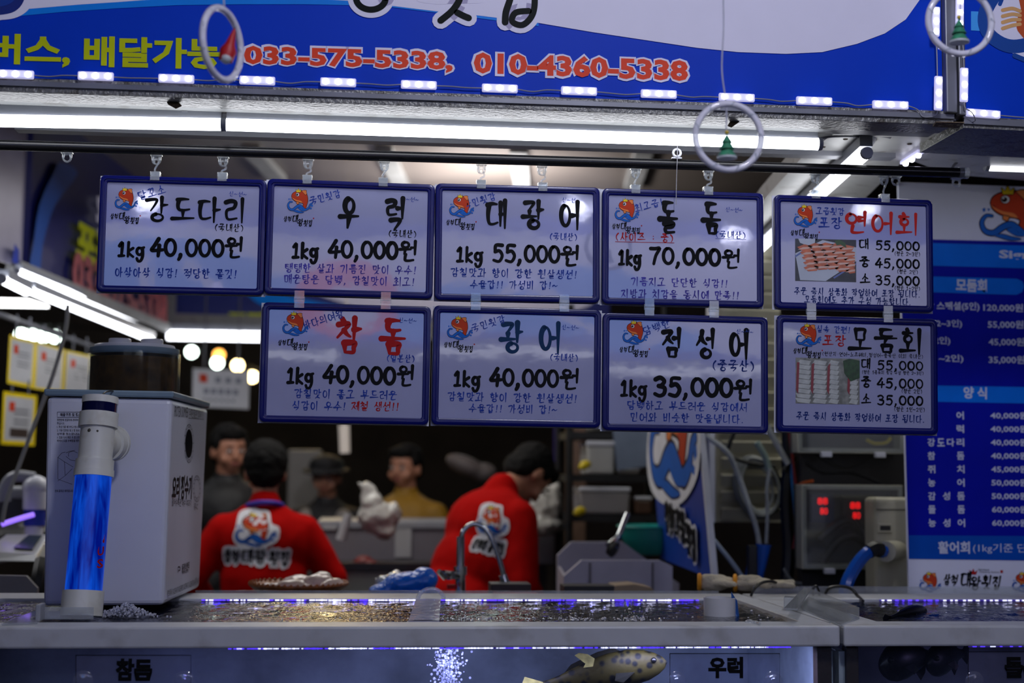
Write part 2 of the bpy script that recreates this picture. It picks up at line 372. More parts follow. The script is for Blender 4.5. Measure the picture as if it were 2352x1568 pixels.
# crowned fish on waves, in a 270 x 263 drawing box
EMC = None
def emblem(mb, L, off=.0006, halo=0):
    """L maps drawing coordinates (x right, y down, 0..270, 0..263) to local; colour slots 0 outline 1 red 2 belly 3 blue 4 white 5 yellow"""
    def P(pts): return [L(x - 290, y - 207) for x, y in pts]
    def poly(pts, slot, o, sm=4):
        q = catmull([Vector((x, y, 0)) for x, y in pts], sm, True) if sm else [Vector((x, y, 0)) for x, y in pts]
        mb.cur = slot; flat(mb, P([(v.x, v.y) for v in q]), off + o)
    def line(pts, wd, slot, o, fn=None, closed=False):
        q = [L(x-290, y-207) for x, y in pts]; s_ = (L(1, 0) - L(0, 0)).length; mb.cur = slot
        ribbon(mb, [(v.x, v.z) for v in q] + ([(q[0].x, q[0].z)] if closed else []), (lambda t: wd*s_*(fn(t) if fn else 1)), off + o, 4)
    body = [(332,290),(340,265),(362,247),(395,236),(440,232),(470,242),(490,265),(501,300),(503,345),(492,385),(478,425),(462,430),(452,405),(458,375),(440,362),(405,356),(370,342),(342,318)]
    wave = [(338,352),(312,352),(294,385),(308,424),(345,434),(385,405),(420,393),(450,415),(478,436),(515,415),(530,380),(552,365)]
    if halo:
        poly([(310,215),(400,190),(440,200),(505,215),(525,300),(575,330),(570,420),(500,470),(400,485),(300,460),(270,400),(290,320)], 4, -1e-5)
    line(body, 9, 0, 1e-5, closed=True); poly(body, 1, 3e-5)
    poly([(335,300),(350,322),(380,342),(415,355),(446,362),(430,340),(385,330),(350,312)], 2, 6e-5)
    f1 = [(440,234),(462,226),(490,230),(487,248),(495,262),(480,278),(462,258)]
    line(f1, 6, 0, 4e-5, closed=True); poly(f1, 2, 8e-5, 0)
    f2 = [(385,350),(412,356),(402,376),(384,368)]; line(f2, 5, 0, 7e-5, closed=True); poly(f2, 2, 9e-5, 0)
    for r, s_, o, c in ((21, 0, 9e-5, (393,273)), (18, 4, 1.1e-4, (394,273)), (13, 0, 1.3e-4, (390,273)), (4, 4, 1.5e-4, (386,267))):
        poly([(c[0]+r*math.cos(i*math.pi/6), c[1]+r*math.sin(i*math.pi/6)) for i in range(12)], s_, o, 0)
    cr = [(384,247),(377,216),(393,231),(404,207),(415,231),(431,217),(427,247)]
    line(cr, 5, 0, 9e-5, closed=True); poly(cr, 5, 1.2e-4, 0)
    line([(341,300),(350,306)], 3, 0, 1e-4)
    line(wave, 27, 0, 1.2e-4, lambda t: .55 + .6*math.sin(math.pi*t)); line(wave, 20, 3, 1.6e-4, lambda t: .5 + .65*math.sin(math.pi*t))
    w2 = [(350,448),(380,440),(420,452),(462,464),(420,470),(385,462)]; line(w2, 5, 0, 1.3e-4, closed=True); poly(w2, 3, 1.7e-4)
    w3 = [(400,420),(425,408),(450,432),(475,448),(440,448)]; line(w3, 4, 0, 1.5e-4, closed=True); poly(w3, 3, 1.9e-4)
    for d in ([(302,335),(296,318),(308,312),(310,325)], [(322,330),(318,316),(332,318)], [(522,425),(535,412),(548,418),(545,432)], [(535,385),(556,378),(560,398),(545,408)]):
        poly(d, 3, 1.6e-4, 0)
    mb.cur = 0
# ================================================================== materials in use
INK = mat('black_ink', (14, 15, 18), .45, spec=.08); BLUEINK = mat('blue_ink', (38, 62, 150), .45, spec=.08, var=.2, scale=30); REDINK = mat('red_ink', (165, 28, 30), .45, spec=.08)
NAVYINK = mat('navy_ink', (22, 42, 110), .45, spec=.08); PURPINK = mat('violet_blue_ink', (72, 66, 160), .45, spec=.08, var=.3, scale=20)
EM = [mat('print_outline', (40, 18, 20), .5, spec=.1), mat('print_red', (190, 62, 34), .5, spec=.1), mat('print_orange', (226, 130, 70), .5, spec=.1),
      mat('print_blue', (30, 98, 190), .5, spec=.1), mat('print_white', (225, 225, 232), .5, spec=.1), mat('print_yellow', (232, 200, 40), .5, spec=.1)]
FRAMEBLUE = mat('glossy_blue_plastic', (0, 8, 92), .28, spec=.3, coat=.10)
PAPER = mat('laminated_paper', (152, 155, 192), .5, var=.03, spec=.2, bump=.03, bscale=9, coat=1.0)
BACKWHITE = mat('white_card', (205, 207, 220), .5)
CLEAR = clear('clear_plastic', haze=.2, refl=.9)
METALW = mat('white_painted_metal', (158, 160, 160), .45, dirt=(90, 80, 65), dirt_amt=.5, dscale=14)
ALU = mat('weathered_aluminium', (128, 128, 124), .38, metal=.25, dirt=(84, 80, 70), dirt_amt=.85, dscale=26, bump=.5, bscale=90)
GREYP = mat('grey_trim', (118, 120, 128), .35, metal=.3)
TUBEW = mat('white_lamp_housing', (140, 144, 154), .35)
TUBE = mat('lit_tube', (255, 255, 255), .5, emit=6.0, var=0, ecol=(246, 248, 255))
LEDON = mat('lit_led', (255, 255, 255), .5, emit=16.0, var=0, ecol=(236, 236, 255))
LEDBODY = mat('led_resin', (170, 170, 205), .25, emit=.6, ecol=(214, 212, 255))
BLACKP = mat('black_plastic', (16, 16, 18), .3); RODM = mat('dark_grey_rod', (34, 34, 36), .25, metal=.3)
WHITEP = mat('white_plastic', (214, 216, 226), .32); GREYW = mat('grey_white_plastic', (150, 152, 160), .4)
RUST = mat('rusty_metal', (92, 74, 48), .7, bump=.8, bscale=120, dirt=(190, 180, 150), dirt_amt=.9, dscale=60)
CABLE = mat('grey_cable', (150, 150, 158), .4)

# ================================================================== the nine hanging price signs
SY = 3.3
TILTS = iter((.0, .25, .0, .0, .0, .5, .3, .8, -.4))
def make_sign(c, label, photo=None):
    TL, TR, BR, BL = c
    P = [at(*q, SY) for q in c]
    ctr = sum(P, Vector()) / 4; ex = ((P[1]-P[0]) + (P[2]-P[3])).normalized(); W = ((P[1]-P[0]).length + (P[2]-P[3]).length) / 2
    H = ((P[0]-P[3]).length + (P[1]-P[2]).length) / 2
    up = Vector((0, 0, 1)); ex = Vector((ex.x, 0, ex.z)).normalized(); z = Vector((-ex.z, 0, ex.x)); tilt = math.radians(SIGN_TILT + next(TILTS))
    ez = z * math.cos(tilt) + Vector((0, 1, 0)) * math.sin(tilt)
    pl = Plane(ctr, ex, ez)
    t = thing('price_sign', label, 'sign', ctr, pl.R, 'blue framed price signs hanging from the rod')
    M = pl.R.to_4x4(); M.translation = ctr
    # frame: rounded rectangular ring with a stepped inner lip
    def rr(w_, h_, r, n=6):
        pts = []
        for cx, cz, a0 in ((w_/2-r, h_/2-r, 0), (-w_/2+r, h_/2-r, 90), (-w_/2+r, -h_/2+r, 180), (w_/2-r, -h_/2+r, 270)):
            for i in range(n+1): a = math.radians(a0 + 90*i/n); pts.append((cx + r*math.cos(a), cz + r*math.sin(a)))
        return pts
    prof = [(0, .006), (0, -.003), (.0015, -.0055), (.004, -.0062), (.0085, -.0062), (.010, -.0045), (.013, -.0045), (.0155, -.0035), (.0165, .000)]
    mb = MB(); vs = []; n = None
    for ins, y in prof:
        ring = rr(W - 2*ins, H - 2*ins, max(.004, .013 - ins*.55)); n = len(ring); vs += [Vector((x, y, z_)) for x, z_ in ring]
    fs = [(i*n+k, i*n+(k+1)%n, (i+1)*n+(k+1)%n, (i+1)*n+k) for i in range(len(prof)-1) for k in range(n)]
    mb.add(vs, fs, True); mb.add(vs[:n], [tuple(range(n))]); mb.build('frame', FRAMEBLUE, t, world=False)
    mb = MB(); mb.prism([(x, -.001, z_) for x, z_ in rr(W-.031, H-.031, .004)], (0, .001, 0)); mb.build('printed_sheet', PAPER, t, world=False)
    if label.startswith('~'): pass
    bk = MB(); bk.box((random.choice((-1, 1))*.001, .0075, -.001), (W + .004, .002, H + .001)); bk.build('backing_card', BACKWHITE, t, world=False)
    return t, pl
SIGN_TILT = 0.0
def L_(pl): return lambda x, y: pl.loc(x, y)
def line(mb, pl, text, x0, y0, x1, y1, hpx, **k):
    s_ = SY / F; brush(mb, text, pl.loc(x0, y0), pl.loc(x1, y1), hpx * s_, off=.0016, **k)
def emb(t, pl, x0, y0, x1, y1, txt):
    mb = MB(); emblem(mb, lambda x, y: pl.loc(x0 + (x1-x0)*x/270, y0 + (y1-y0)*y/263), off=.0016)
    o = mb.build('fish_emblem', EM, t, world=False)
    m2 = MB(); a, b, y = txt; w_ = b - a
    for s_, u0, u1, dy, h in (('삼척', 0, .27, -2, 12), ('대', .3, .5, -3, 17), ('왕', .49, .67, 6, 16), ('횟집', .7, 1.0, 8, 14)):
        line(m2, pl, s_, a + w_*u0, y + dy, a + w_*u1, y + dy, h, wt=.13, slant=.15)
    m2.build('shop_lettering', INK, t, world=False)
    m3 = MB(); q = [pl.loc(a+w_*x, y-5+d) for x, d in ((1.03, 0), (1.07, 0), (1.07, 3), (1.03, 3))]; flat(m3, q, .0016)
    m3.build('red_seal', REDINK, t, world=False)
def group_lines(t, pl, name, m, items):
    for it in items:
        mb = MB(); kw = it[6] if len(it) > 6 else {}
        line(mb, pl, *it[:6], **kw); mb.build(name, m, t, world=False)
BW = dict(wt=.145, taper=.75); NUM = dict(wt=.15, taper=.25, gap=.06); SL = dict(wt=.13, taper=.75); SM = dict(wt=.11, taper=.6)
S = {}
C = {1: [(236,403),(615,413),(603,680),(216,670)], 2: [(617,411),(998,424),(994,688),(604,676)], 3: [(1002,421),(1378,432),(1376,696),(996,690)],
     4: [(1384,431),(1751,446),(1755,706),(1381,700)], 5: [(1776,447),(2138,460),(2146,718),(1780,709)], 6: [(606,694),(990,704),(984,977),(592,969)],
     7: [(996,702),(1380,711),(1379,984),(990,975)], 8: [(1384,716),(1762,730),(1764,994),(1383,990)], 9: [(1783,723),(2150,734),(2155,999),(1783,992)]}
LB = {1: 'blue framed price sign, leftmost of the upper row, four-letter black title above the filter box',
      2: 'blue framed price sign with two-letter black title and violet slogans, in the upper row',
      3: 'blue framed price sign with three-letter black title and price 55,000 per kilo',
      4: 'blue framed price sign with red underlined note and price 70,000',
      5: 'blue framed price sign with a photo of sliced salmon and red title',
      6: 'blue framed price sign with large red two-letter title, leftmost of the lower row',
      7: 'blue framed price sign with dark blue two-letter title, second from left in the lower row',
      8: 'blue framed price sign with three-letter black title and price 35,000 per kilo',
      9: 'blue framed price sign with a photo of white sliced fish and black title'}
for k in C: S[k] = make_sign(C[k], LB[k])
def std(k, title, tx, tm, org, orgm, kg, num, price, won, slog, top, fresh, e, et):
    t, pl = S[k]
    group_lines(t, pl, 'title_lettering', tm, [(title,) + tx + (BW,)])
    group_lines(t, pl, 'price_lettering', INK, [('1kg',) + kg + (NUM,), (price,) + num + (NUM,), ('원',) + won + (dict(wt=.13, taper=.4),)])
    group_lines(t, pl, 'origin_lettering', orgm[1], [(orgm[0],) + org + (SL,)])
    for nm, m, items in slog: group_lines(t, pl, nm, m, [it + (SL,) for it in items])
    group_lines(t, pl, 'small_lettering', BLUEINK, [top + (SM,), ('신~선~',) + fresh + (SM,)])
    emb(t, pl, *e, et)
std(1, '강도다리', (333,480,568,484,54), INK, (493,522,560,524,17), ('(국내산)', INK), (272,571,333,573,40), (347,566,515,569,50), '40,000', (519,568,557,569,46),
    [('slogan_lettering', BLUEINK, [('아삭아삭 식감! 적당한 쫄깃!', 264,625,545,630,21)])], ('달꼬소', 317,451,380,434,20), (526,445,567,447,11), (265,430,317,483), (253,319,499))
std(2, '우  럭', (780,487,930,491,72), INK, (892,536,957,538,17), ('(국내산)', INK), (672,574,732,576,42), (755,570,914,574,50), '40,000', (918,576,957,577,46),
    [('slogan_lettering', PURPINK, [('탱탱한 살과 기름진 맛이 우수!', 654,615,957,621,20), ('매운탕은 담백, 감칠맛이 최고!', 652,640,953,648,20)])], ('국민횟감', 712,462,782,444,18), (921,457,962,459,11), (661,433,719,489), (651,717,505))
std(3, '대 광 어', (1116,491,1332,495,64), INK, (1262,543,1326,545,17), ('(국내산)', BLUEINK), (1049,583,1110,585,42), (1131,579,1286,583,50), '55,000', (1290,587,1329,588,46),
    [('slogan_lettering', BLUEINK, [('감칠맛과 향이 강한 흰살생선!', 1035,625,1326,631,20), ('수율갑!! 가성비 갑!~', 1080,653,1281,656,19)])], ('국민횟감', 1066,472,1138,450,18), (1291,459,1330,461,11), (1033,446,1089,499), (1024,1090,513))
std(4, '돌  돔', (1514,498,1655,502,74), INK, (1643,538,1713,541,17), ('(국내산)', BLUEINK), (1421,590,1473,592,42), (1491,585,1655,590,50), '70,000', (1660,594,1699,595,44),
    [('slogan_lettering', PURPINK, [('기름지고 단단한 식감!!', 1449,646,1672,652,20), ('지방과 치감을 동시에 만족!!', 1426,674,1698,679,20)]),
     ('size_lettering', REDINK, [('(사이즈 : 중)', 1413,543,1547,547,20)])], ('최고급!', 1458,479,1522,463,18), (1666,481,1705,483,11), (1413,455,1468,509), (1405,1470,522))
t, pl = S[4]; mb = MB(); ribbon(mb, [(pl.loc(1413,555).x, pl.loc(1413,555).z), (pl.loc(1480,556).x, pl.loc(1480,556.5).z), (pl.loc(1548,558).x, pl.loc(1548,558).z)], lambda t_: .0013, .0016); mb.build('underline', REDINK, t, world=False)
mb = MB(); ribbon(mb, [(pl.loc(1643,548).x, pl.loc(1643,548).z), (pl.loc(1680,548).x, pl.loc(1680,549).z), (pl.loc(1713,550).x, pl.loc(1713,550).z)], lambda t_: .001, .0016); mb.build('underline', BLUEINK, t, world=False)
std(6, '참 돔', (772,769,932,774,80), REDINK, (888,822,953,824,17), ('(일본산)', BLUEINK), (660,861,721,863,42), (743,857,909,862,50), '40,000', (914,862,950,863,46),
    [('slogan_lettering', BLUEINK, [('감칠맛이 좋고 부드러운', 676,903,912,908,20), ('식감이 우수!', 671,931,795,933,20)]), ('season_lettering', REDINK, [('제철 생선!!', 807,932,917,934,20)])],
    ('바다의여왕', 697,748,788,719,19), (916,735,957,737,11), (650,715,709,771), (638,706,789))
std(7, '광 어', (1150,774,1288,776,68), mat('teal_blue_ink', (20, 52, 90), .45, spec=.08), (1263,820,1328,822,17), ('(국내산)', BLUEINK), (1043,868,1104,870,42), (1126,864,1283,868,50), '40,000', (1288,870,1329,871,46),
    [('slogan_lettering', BLUEINK, [('감칠맛과 향이 강한 흰살생선!', 1028,910,1326,916,20), ('수율갑!! 가성비 갑!~', 1077,937,1280,941,19)])], ('국민횟감', 1083,755,1160,731,18), (1290,751,1330,753,11), (1028,725,1086,780), (1019,1086,794))
std(8, '점 성 어', (1520,787,1719,791,66), INK, (1635,838,1733,841,25), ('(중국산)', NAVYINK), (1426,890,1486,892,44), (1501,885,1683,889,54), '35,000', (1687,895,1727,896,48),
    [('slogan_lettering', BLUEINK, [('담백하고 부드러운 식감에서', 1440,930,1716,936,20), ('민어와 비슷한 맛을냅니다.', 1447,957,1709,963,20)])], ('담백한', 1477,762,1538,741,20), (1691,761,1730,763,11), (1431,735,1488,791), (1422,1488,805))
def combo(k, rows, extra, photo, e, et):
    t, pl = S[k]
    group_lines(t, pl, 'price_lettering', INK, [r + (dict(wt=.14, taper=.4, gap=.08),) for r in rows])
    for nm, m, items, st in extra: group_lines(t, pl, nm, m, [it + (st,) for it in items])
    emb(t, pl, *e, et)
    x0, y0, x1, y1 = photo
    q = lambda u, v: pl.loc(x0 + (x1-x0)*u, y0 + (y1-y0)*v + 3*u)
    return t, pl, q
t, pl, q = combo(5, [('대',1972,560,1995,560,23), ('55,000',2010,562,2112,565,27), ('중',1974,601,1997,601,24), ('45,000',2010,603,2112,606,28), ('소',1975,640,1998,640,23), ('35,000',2010,642,2112,645,28)],
    [('title_lettering', mat('bright_red_ink', (190, 44, 40), .45, spec=.08), [('연어회',1939,510,2112,516,50)], BW), ('subtitle_lettering', BLUEINK, [('고급횟감',1874,484,1939,487,17), ('포장',1880,511,1934,513,26)], SL),
     ('note_lettering', INK, [('(평균 2~3인)',2054,582,2113,584,11), ('(평균 2인)',2060,623,2108,625,11), ('(평균 1~2인)',2054,661,2113,663,11)], SM),
     ('slogan_lettering', NAVYINK, [('주문 즉시 상품화 작업하여 포장 됩니다.',1824,668,2114,676,17), ('모듬회에도 추가 구성 가능합니다.',1847,687,2093,694,17)], SL)],
    (1826,548,1966,645), (1824,469,1877,522), (1815,1878,537))
def pp(mb, q, pts, off): flat(mb, [q(*p) for p in pts], off)
mb = MB(); pp(mb, q, [(0,0),(1,0),(1,1),(0,1)], .0015); o = mb.build('food_photo', mat('photo_dark', (44, 48, 52), .3, var=.3, scale=40), t, world=False)
def sub(nm, m, polys, off):
    b = MB()
    for p in polys: pp(b, q, p, off)
    b.build(nm, m, o, world=False)
sub('printed_dish', mat('photo_dish', (182, 190, 204), .3), [[(0,.35),(.45,.02),(1,.18),(1,.5),(.5,.99),(.08,.98)], [(.05,.0),(.33,0),(.32,.1),(.2,.16),(.08,.1)]], .0019)
sub('printed_dish_rim', mat('photo_dish_blue', (92, 110, 170), .3), [[(0,.4),(.2,.2),(.22,.23),(0,.45)], [(.62,.9),(1,.55),(1,.58),(.64,.93)]], .0021)
def salmon(nrow):
    A = []; B = []
    for r in range(nrow):
        for k in range(5):
            x = .03 + .17*k + .05*r - (.02*r*r*.3); y = .2 + .12*r - .05*k + .02*k*k*.6 + .1*(k > 2)*(r*.1)
            A.append([(x, y), (x+.12, y-.07), (x+.26, y-.03), (x+.22, y+.07), (x+.08, y+.09)])
            B.append([(x+.01, y+.06), (x+.1, y+.0), (x+.26, y-.01), (x+.22, y+.03), (x+.08, y+.055)])
    return A, B
A, B = salmon(5)
for i, p in enumerate(A): pass
for r in range(5):
    sub('printed_salmon', mat('photo_salmon' + '', (196, 104, 66), .3, var=.2, scale=80), [[(min(.98, x), min(.96, y)) for x, y in p] for p in A[r*5:r*5+5]], .0022 + r*.00006)
    sub('printed_fat_stripe', mat('photo_salmon_stripe', (214, 176, 160), .3), [[(min(.98, x), min(.97, y)) for x, y in p] for p in B[r*5:r*5+5]], .00223 + r*.00006)
sub('printed_leaf', mat('photo_leaf', (52, 84, 40), .3), [[(.64,.04),(.72,.0),(.82,.08),(.84,.2),(.74,.12),(.68,.14)]], .0026)
t, pl, q = combo(9, [('대',1977,834,1999,835,23), ('55,000',2014,837,2120,840,27), ('중',1978,876,2000,877,25), ('45,000',2014,878,2120,881,28), ('소',1978,916,2000,916,23), ('35,000',2014,917,2120,920,28)],
    [('title_lettering', INK, [('모둠회',1949,779,2120,785,56)], BW), ('subtitle_lettering', BLUEINK, [('실속 간편!',1875,755,1953,758,16)], SL), ('pack_lettering', REDINK, [('포장',1889,781,1943,783,25)], SL),
     ('note_lettering', INK, [('(원산지:연어-노르웨이,점성어-중국산 이외 국내산)',1888,812,2120,819,10), ('(평균 5종류의 횟감 구성 평균 2~3인)',1979,854,2121,857,9), ('(평균 2인)',2070,897,2118,899,11), ('(평균 1인~2인)',2053,939,2124,941,11)], SM),
     ('slogan_lettering', NAVYINK, [('주문 즉시 상품화 작업하여 포장 됩니다.',1829,954,2124,963,18)], SL)],
    (1827,821,1974,926), (1829,742,1886,796), (1821,1885,808))
mb = MB(); pp(mb, q, [(0,0),(1,0),(1,1),(0,1)], .0015); o = mb.build('food_photo', mat('photo_dish_grey', (120, 122, 116), .3, var=.4, scale=60), t, world=False)
ff = mat('photo_white_fish', (176, 180, 176), .3, var=.15, scale=60); rr_ = mat('photo_red_skin', (130, 44, 50), .3)
for k, (x, wd) in enumerate(((.04,.2),(.27,.22),(.52,.16),(.84,.14))):
    for j in range(9):
        y = .04 + j*.105
        sub('printed_fillet', ff, [[(x+.03-.01*j*(k==0), y),(x+wd, y+.03),(x+wd-.03, y+.12),(x-.01, y+.09)]], .0019 + j*.00002)
    sub('printed_skin', rr_, [[(x-.02, .1 + .04*k),(x+.02, .1),(x+.0, .8),(x-.035, .7)]], .0021)
sub('printed_parsley', mat('photo_parsley', (34, 66, 30), .3, var=.5, scale=120), [[(.74,.05),(.84,.0),(1,.04),(1,.42),(.86,.5),(.76,.32)]], .0024)

# ================================================================== rod with hangers
a = at(-60, 331, SY); b = at(2212, 397, SY)
t = thing('hanging_rod', 'long dark grey rod carrying the price signs under the lamp', 'rod', a)
MB().cyl(a, b, .0122, n=24).build('rod_tube', RODM, t)
for z_, y_ in ((.0085, -.0095),):
    MB().cyl(a + Vector((0, y_, z_)), b + Vector((0, y_, z_)), .0015, n=8).build('track_lip', RODM, t)
MB().cyl(b - (b-a).normalized()*.012, b + (b-a).normalized()*.012, .0142, n=24).build('end_cap', CLEAR, t)
ROD_A, ROD_B = a, b
def rodpt(px): 
    z0 = 331 + (397-331)*(px+60)/2272; return at(px, z0, SY)
def ring_part(t, p):
    mb = MB(); mb.box(p + Vector((0, 0, -.0148)), (.026, .012, .0022)); mb.tube([p + Vector((x, 0, z)) for x, z in [(.0085*math.cos(i*math.pi/5), -.026 + .0085*math.sin(i*math.pi/5)) for i in range(10)]], .0024, 8, True, 3)
    mb.box(p + Vector((-.0085, 0, -.020)), (.0045, .004, .010)); mb.box(p + Vector((.0085, 0, -.020)), (.0045, .004, .010))
    mb.build('rail_ring', CLEAR, t)
names = {1: 'leftmost price sign', 2: 'two-letter black title sign', 3: 'sign priced 55,000', 4: 'sign priced 70,000', 5: 'salmon photo sign'}
for i, (px, cx, cy, sg) in enumerate([(360,357,403,1),(513,511,405,1),(708,706,411,2),(883,880,417,2),(1106,1105,422,3),(1245,1246,428,3),(1460,1459,433,4),(1627,1626,437,4),(1872,1872,445,5),(2030,2031,454,5)]):
    p = rodpt(px); c = at(cx, cy, SY)
    t = thing('sign_hanger', 'clear plastic hanger holding the ' + ('left' if i % 2 == 0 else 'right') + ' end of the ' + names[sg], 'hanger', p + Vector((0, 0, -.0137)), group='clear hangers on the rod')
    ring_part(t, p)
    sw = .004 if i % 3 else -.003
    h = MB(); top = p + Vector((0, 0, -.031)); end = c + Vector((0, 0, .006)); d = end - top
    h.tube([top + Vector((-.005, 0, -.002)), top + Vector((-.004, 0, .006)), top + Vector((.003, 0, .007)), top + Vector((.005, 0, -.001)), top + d*.45 + Vector((.003+sw, 0, 0)), top + d*.7 + Vector((-.002, 0, 0)), end], .0024, 8)
    h.build('s_hook', CLEAR, t)
    k = MB(); k.box(c + Vector((0, -.0085, -.003)), (.021, .0018, .019)); k.box(c + Vector((0, .011, -.003)), (.021, .0018, .019)); k.box(c + Vector((.0, .001, .007)), (.022, .019, .0025)); k.cyl(c + Vector((-.011, 0, .003)), c + Vector((.011, 0, .003)), .0028, n=10)
    k.build('clip', CLEAR, t)
for i, (px, lb) in enumerate(((155, 'empty clear plastic ring near the left end of the rod'), (2057, 'empty clear plastic ring just right of the salmon sign hanger'), (2196, 'empty clear plastic ring at the capped end of the rod'))):
    p = rodpt(px); t = thing('rail_hanger', lb, 'hanger', p + Vector((0, 0, -.0137)), group='empty rings on the rod'); ring_part(t, p)
for i, (cx, cy, lb) in enumerate(((688,688,'left clip above the red title sign'),(886,691,'right clip above the red title sign'),(1092,693,'left clip above the dark blue title sign'),(1295,697,'right clip above the dark blue title sign'),
    (1490,706,'left clip above the 35,000 sign'),(1638,711,'right clip above the 35,000 sign'),(1861,716,'left clip above the white fish photo sign'),(2037,722,'right clip above the white fish photo sign'))):
    c = at(cx, cy, SY)
    t = thing('joining_clip', 'clear plastic ' + lb + ', joining two rows', 'clip', c, group='clear clips joining the sign rows')
    k = MB()
    for s_ in (-1, 1):
        k.box(c + Vector((0, -.0095, s_*.0105)), (.0225, .0016, .019))
    k.build('clip_plate', CLEAR, t)
    k = MB()
    for z_ in (-.0045, 0, .0045): k.cyl(c + Vector((-.0125, -.007, z_)), c + Vector((.0125, -.007, z_)), .0022, n=10)
    k.build('hinge_pin', CLEAR, t)
    k = MB(); k.box(c + Vector((0, -.0062, 0)), (.012, .004, .012)); k.build('hinge_body', CLEAR, t)
# wire line holding the rod
a = at(1552, 240, 3.27); t = thing('support_wire', 'thin wire with two black rubber sleeves holding up the rod', 'wire', rodpt(1554) + Vector((0, -.02, .012)))
MB().tube([at(1552, 236, 3.27), at(1555, 300, 3.28), at(1556, 352, 3.28), at(1554, 405, 3.28), at(1553, 470, 3.275)], .0009, 6).build('wire', CABLE, t)
MB().cyl(at(1552, 238, 3.27), at(1553, 245, 3.27), .0085, .0075).cyl(at(1553, 245, 3.27), at(1556, 279, 3.275), .006, .003).build('sleeve', BLACKP, t)
MB().cyl(at(1555, 297, 3.275), at(1556, 331, 3.278), .0042, .0036).build('sleeve', BLACKP, t)
p = at(1554, 352, 3.29); mb = MB(); mb.tube([p + Vector((.009*math.cos(i*.785), -.004, .009*math.sin(i*.785))) for i in range(8)], .003, 8, True, 3); mb.box(p + Vector((0, 0, -.012)), (.024, .01, .003)); mb.build('ring', WHITEP, t)

# ================================================================== fascia banner and its beam
FY = 3.1
BBL, BBR = at(-40, 184, FY), at(2166, 262, FY)
zslope = (BBR.z - BBL.z) / (BBR.x - BBL.x)
FP = Plane(BBL, (BBR - BBL), (0, 0, 1)); FWID = (BBR - BBL).length
t = thing('fascia_banner', 'wide blue and white shop banner with red phone numbers above the stall', 'banner', BBL, FP.R)
mb = MB(); mb.box((FWID/2, .012, .22), (FWID, .022, .46)); mb.build('banner_panel', mat('banner_blue', (0, 56, 190), .5, var=.04, scale=4, spec=.12, emit=.05), t, world=False)  # slight emission in this and the print colours brightens the banner
def fpoly(name, m, pts, off, plane=FP, parent=None, sm=0):
    q = [plane.loc(*p) for p in pts]; q = catmull(q, sm, True) if sm else q
    b = MB(); flat(b, q, off); return b.build(name, m, parent or t, world=False)
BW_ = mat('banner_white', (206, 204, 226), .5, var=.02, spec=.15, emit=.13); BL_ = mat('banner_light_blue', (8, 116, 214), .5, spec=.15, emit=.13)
fpoly('light_band', BL_, [(-40,46),(54,36),(150,27),(272,19),(408,12),(560,10),(700,10),(800,12),(902,17),(1000,29),(1100,42),(1237,60),(1237,-70),(-40,-70)], .0006)
fpoly('white_field', BW_, [(-40,26),(75,20),(180,11),(272,5),(340,0),(500,-7),(640,-6),(800,2),(902,14),(1000,26),(1100,36),(1237,53),(1360,74),(1480,92),(1600,110),(1696,120),(1805,124),(1888,120),(1968,101),(2032,77),(2080,45),(2112,0),(2125,-70),(-40,-70)], .0012)
# corner emblem ring peeping in at the top left
fpoly('wave_outline', BW_, [(-40,44),(5,46),(40,40),(66,22),(76,-5),(70,-60),(-40,-60)], .0016, sm=4)
fpoly('wave_curl', mat('banner_navy', (12, 40, 130), .35), [(-40,34),(0,35),(34,27),(54,5),(60,-30),(30,-60),(-40,-60)], .002, sm=4)
fpoly('wave_curl', mat('banner_mid_blue', (14, 62, 160), .35), [(-40,14),(0,16),(28,6),(38,-16),(20,-50),(-40,-50)], .0024, sm=4)
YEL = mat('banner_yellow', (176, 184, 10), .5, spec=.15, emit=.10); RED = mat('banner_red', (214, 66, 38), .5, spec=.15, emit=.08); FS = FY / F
for tx, x0, y0, x1, y1, h in (('버스,', -26, 114, 162, 119, 76), ('배달가능', 193, 118, 507, 125, 72)):
    mb = MB(); ftext(mb, tx, FP.loc(x0, y0), FP.loc(x1, y1), h*FS, .0016, .035); mb.build('yellow_lettering', YEL, t, world=False)
for tx, x0, y0, x1, y1 in (('033-575-5338,', 558,129,1041,143), ('010-4360-5338', 1087,145,1580,163)):
    pass
for tx, x0, y0, x1, y1 in (('033-575-5338,', 560,130,1040,144), ('010-4360-5338', 1088,144,1580,163)):
    o_ = MB(); i_ = MB()
    ftext(o_, tx, FP.loc(x0-6,y0), FP.loc(x1+5,y1), 64*FS, .0015, .085); ftext(i_, tx, FP.loc(x0,y0), FP.loc(x1,y1), 52*FS, .0021, .04)
    o_.build('phone_outline', BW_, t, world=False); i_.build('phone_lettering', RED, t, world=False)
# big brush letters cut by the top of the picture
BIG = mat('banner_black', (10, 18, 17), .5, spec=.08)
def bigstroke(mb, pts, wpx, off, plane=FP, fn=None):
    q = [plane.loc(*p) for p in pts]; ribbon(mb, [(v.x, v.z) for v in q], (lambda t_: wpx*FS*(fn(t_) if fn else 1)), off, 5)
strokes = [([(852+34*math.cos(a_), -4+27*math.sin(a_)) for a_ in [i*math.pi/8 for i in range(17)]], 15), ([(1048,-30),(1056,-4),(1040,24),(1012,48)], 16), ([(1050,30),(1066,38),(1076,42)], 16),
           ([(968,-8),(1010,-4),(1100,-6)], 6), ([(1176,-40),(1172,-4),(1162,28),(1160,52)], 16), ([(1222,-50),(1228,0),(1222,36),(1200,58),(1176,50),(1184,30),(1214,26)], 15)]
mo = MB(); mi_ = MB()
for pts, wd in strokes: bigstroke(mo, pts, wd + 24, .0019); bigstroke(mi_, pts, wd, .0026)
mo.build('title_outline', BW_, t, world=False); mi_.build('title_lettering', BIG, t, world=False)
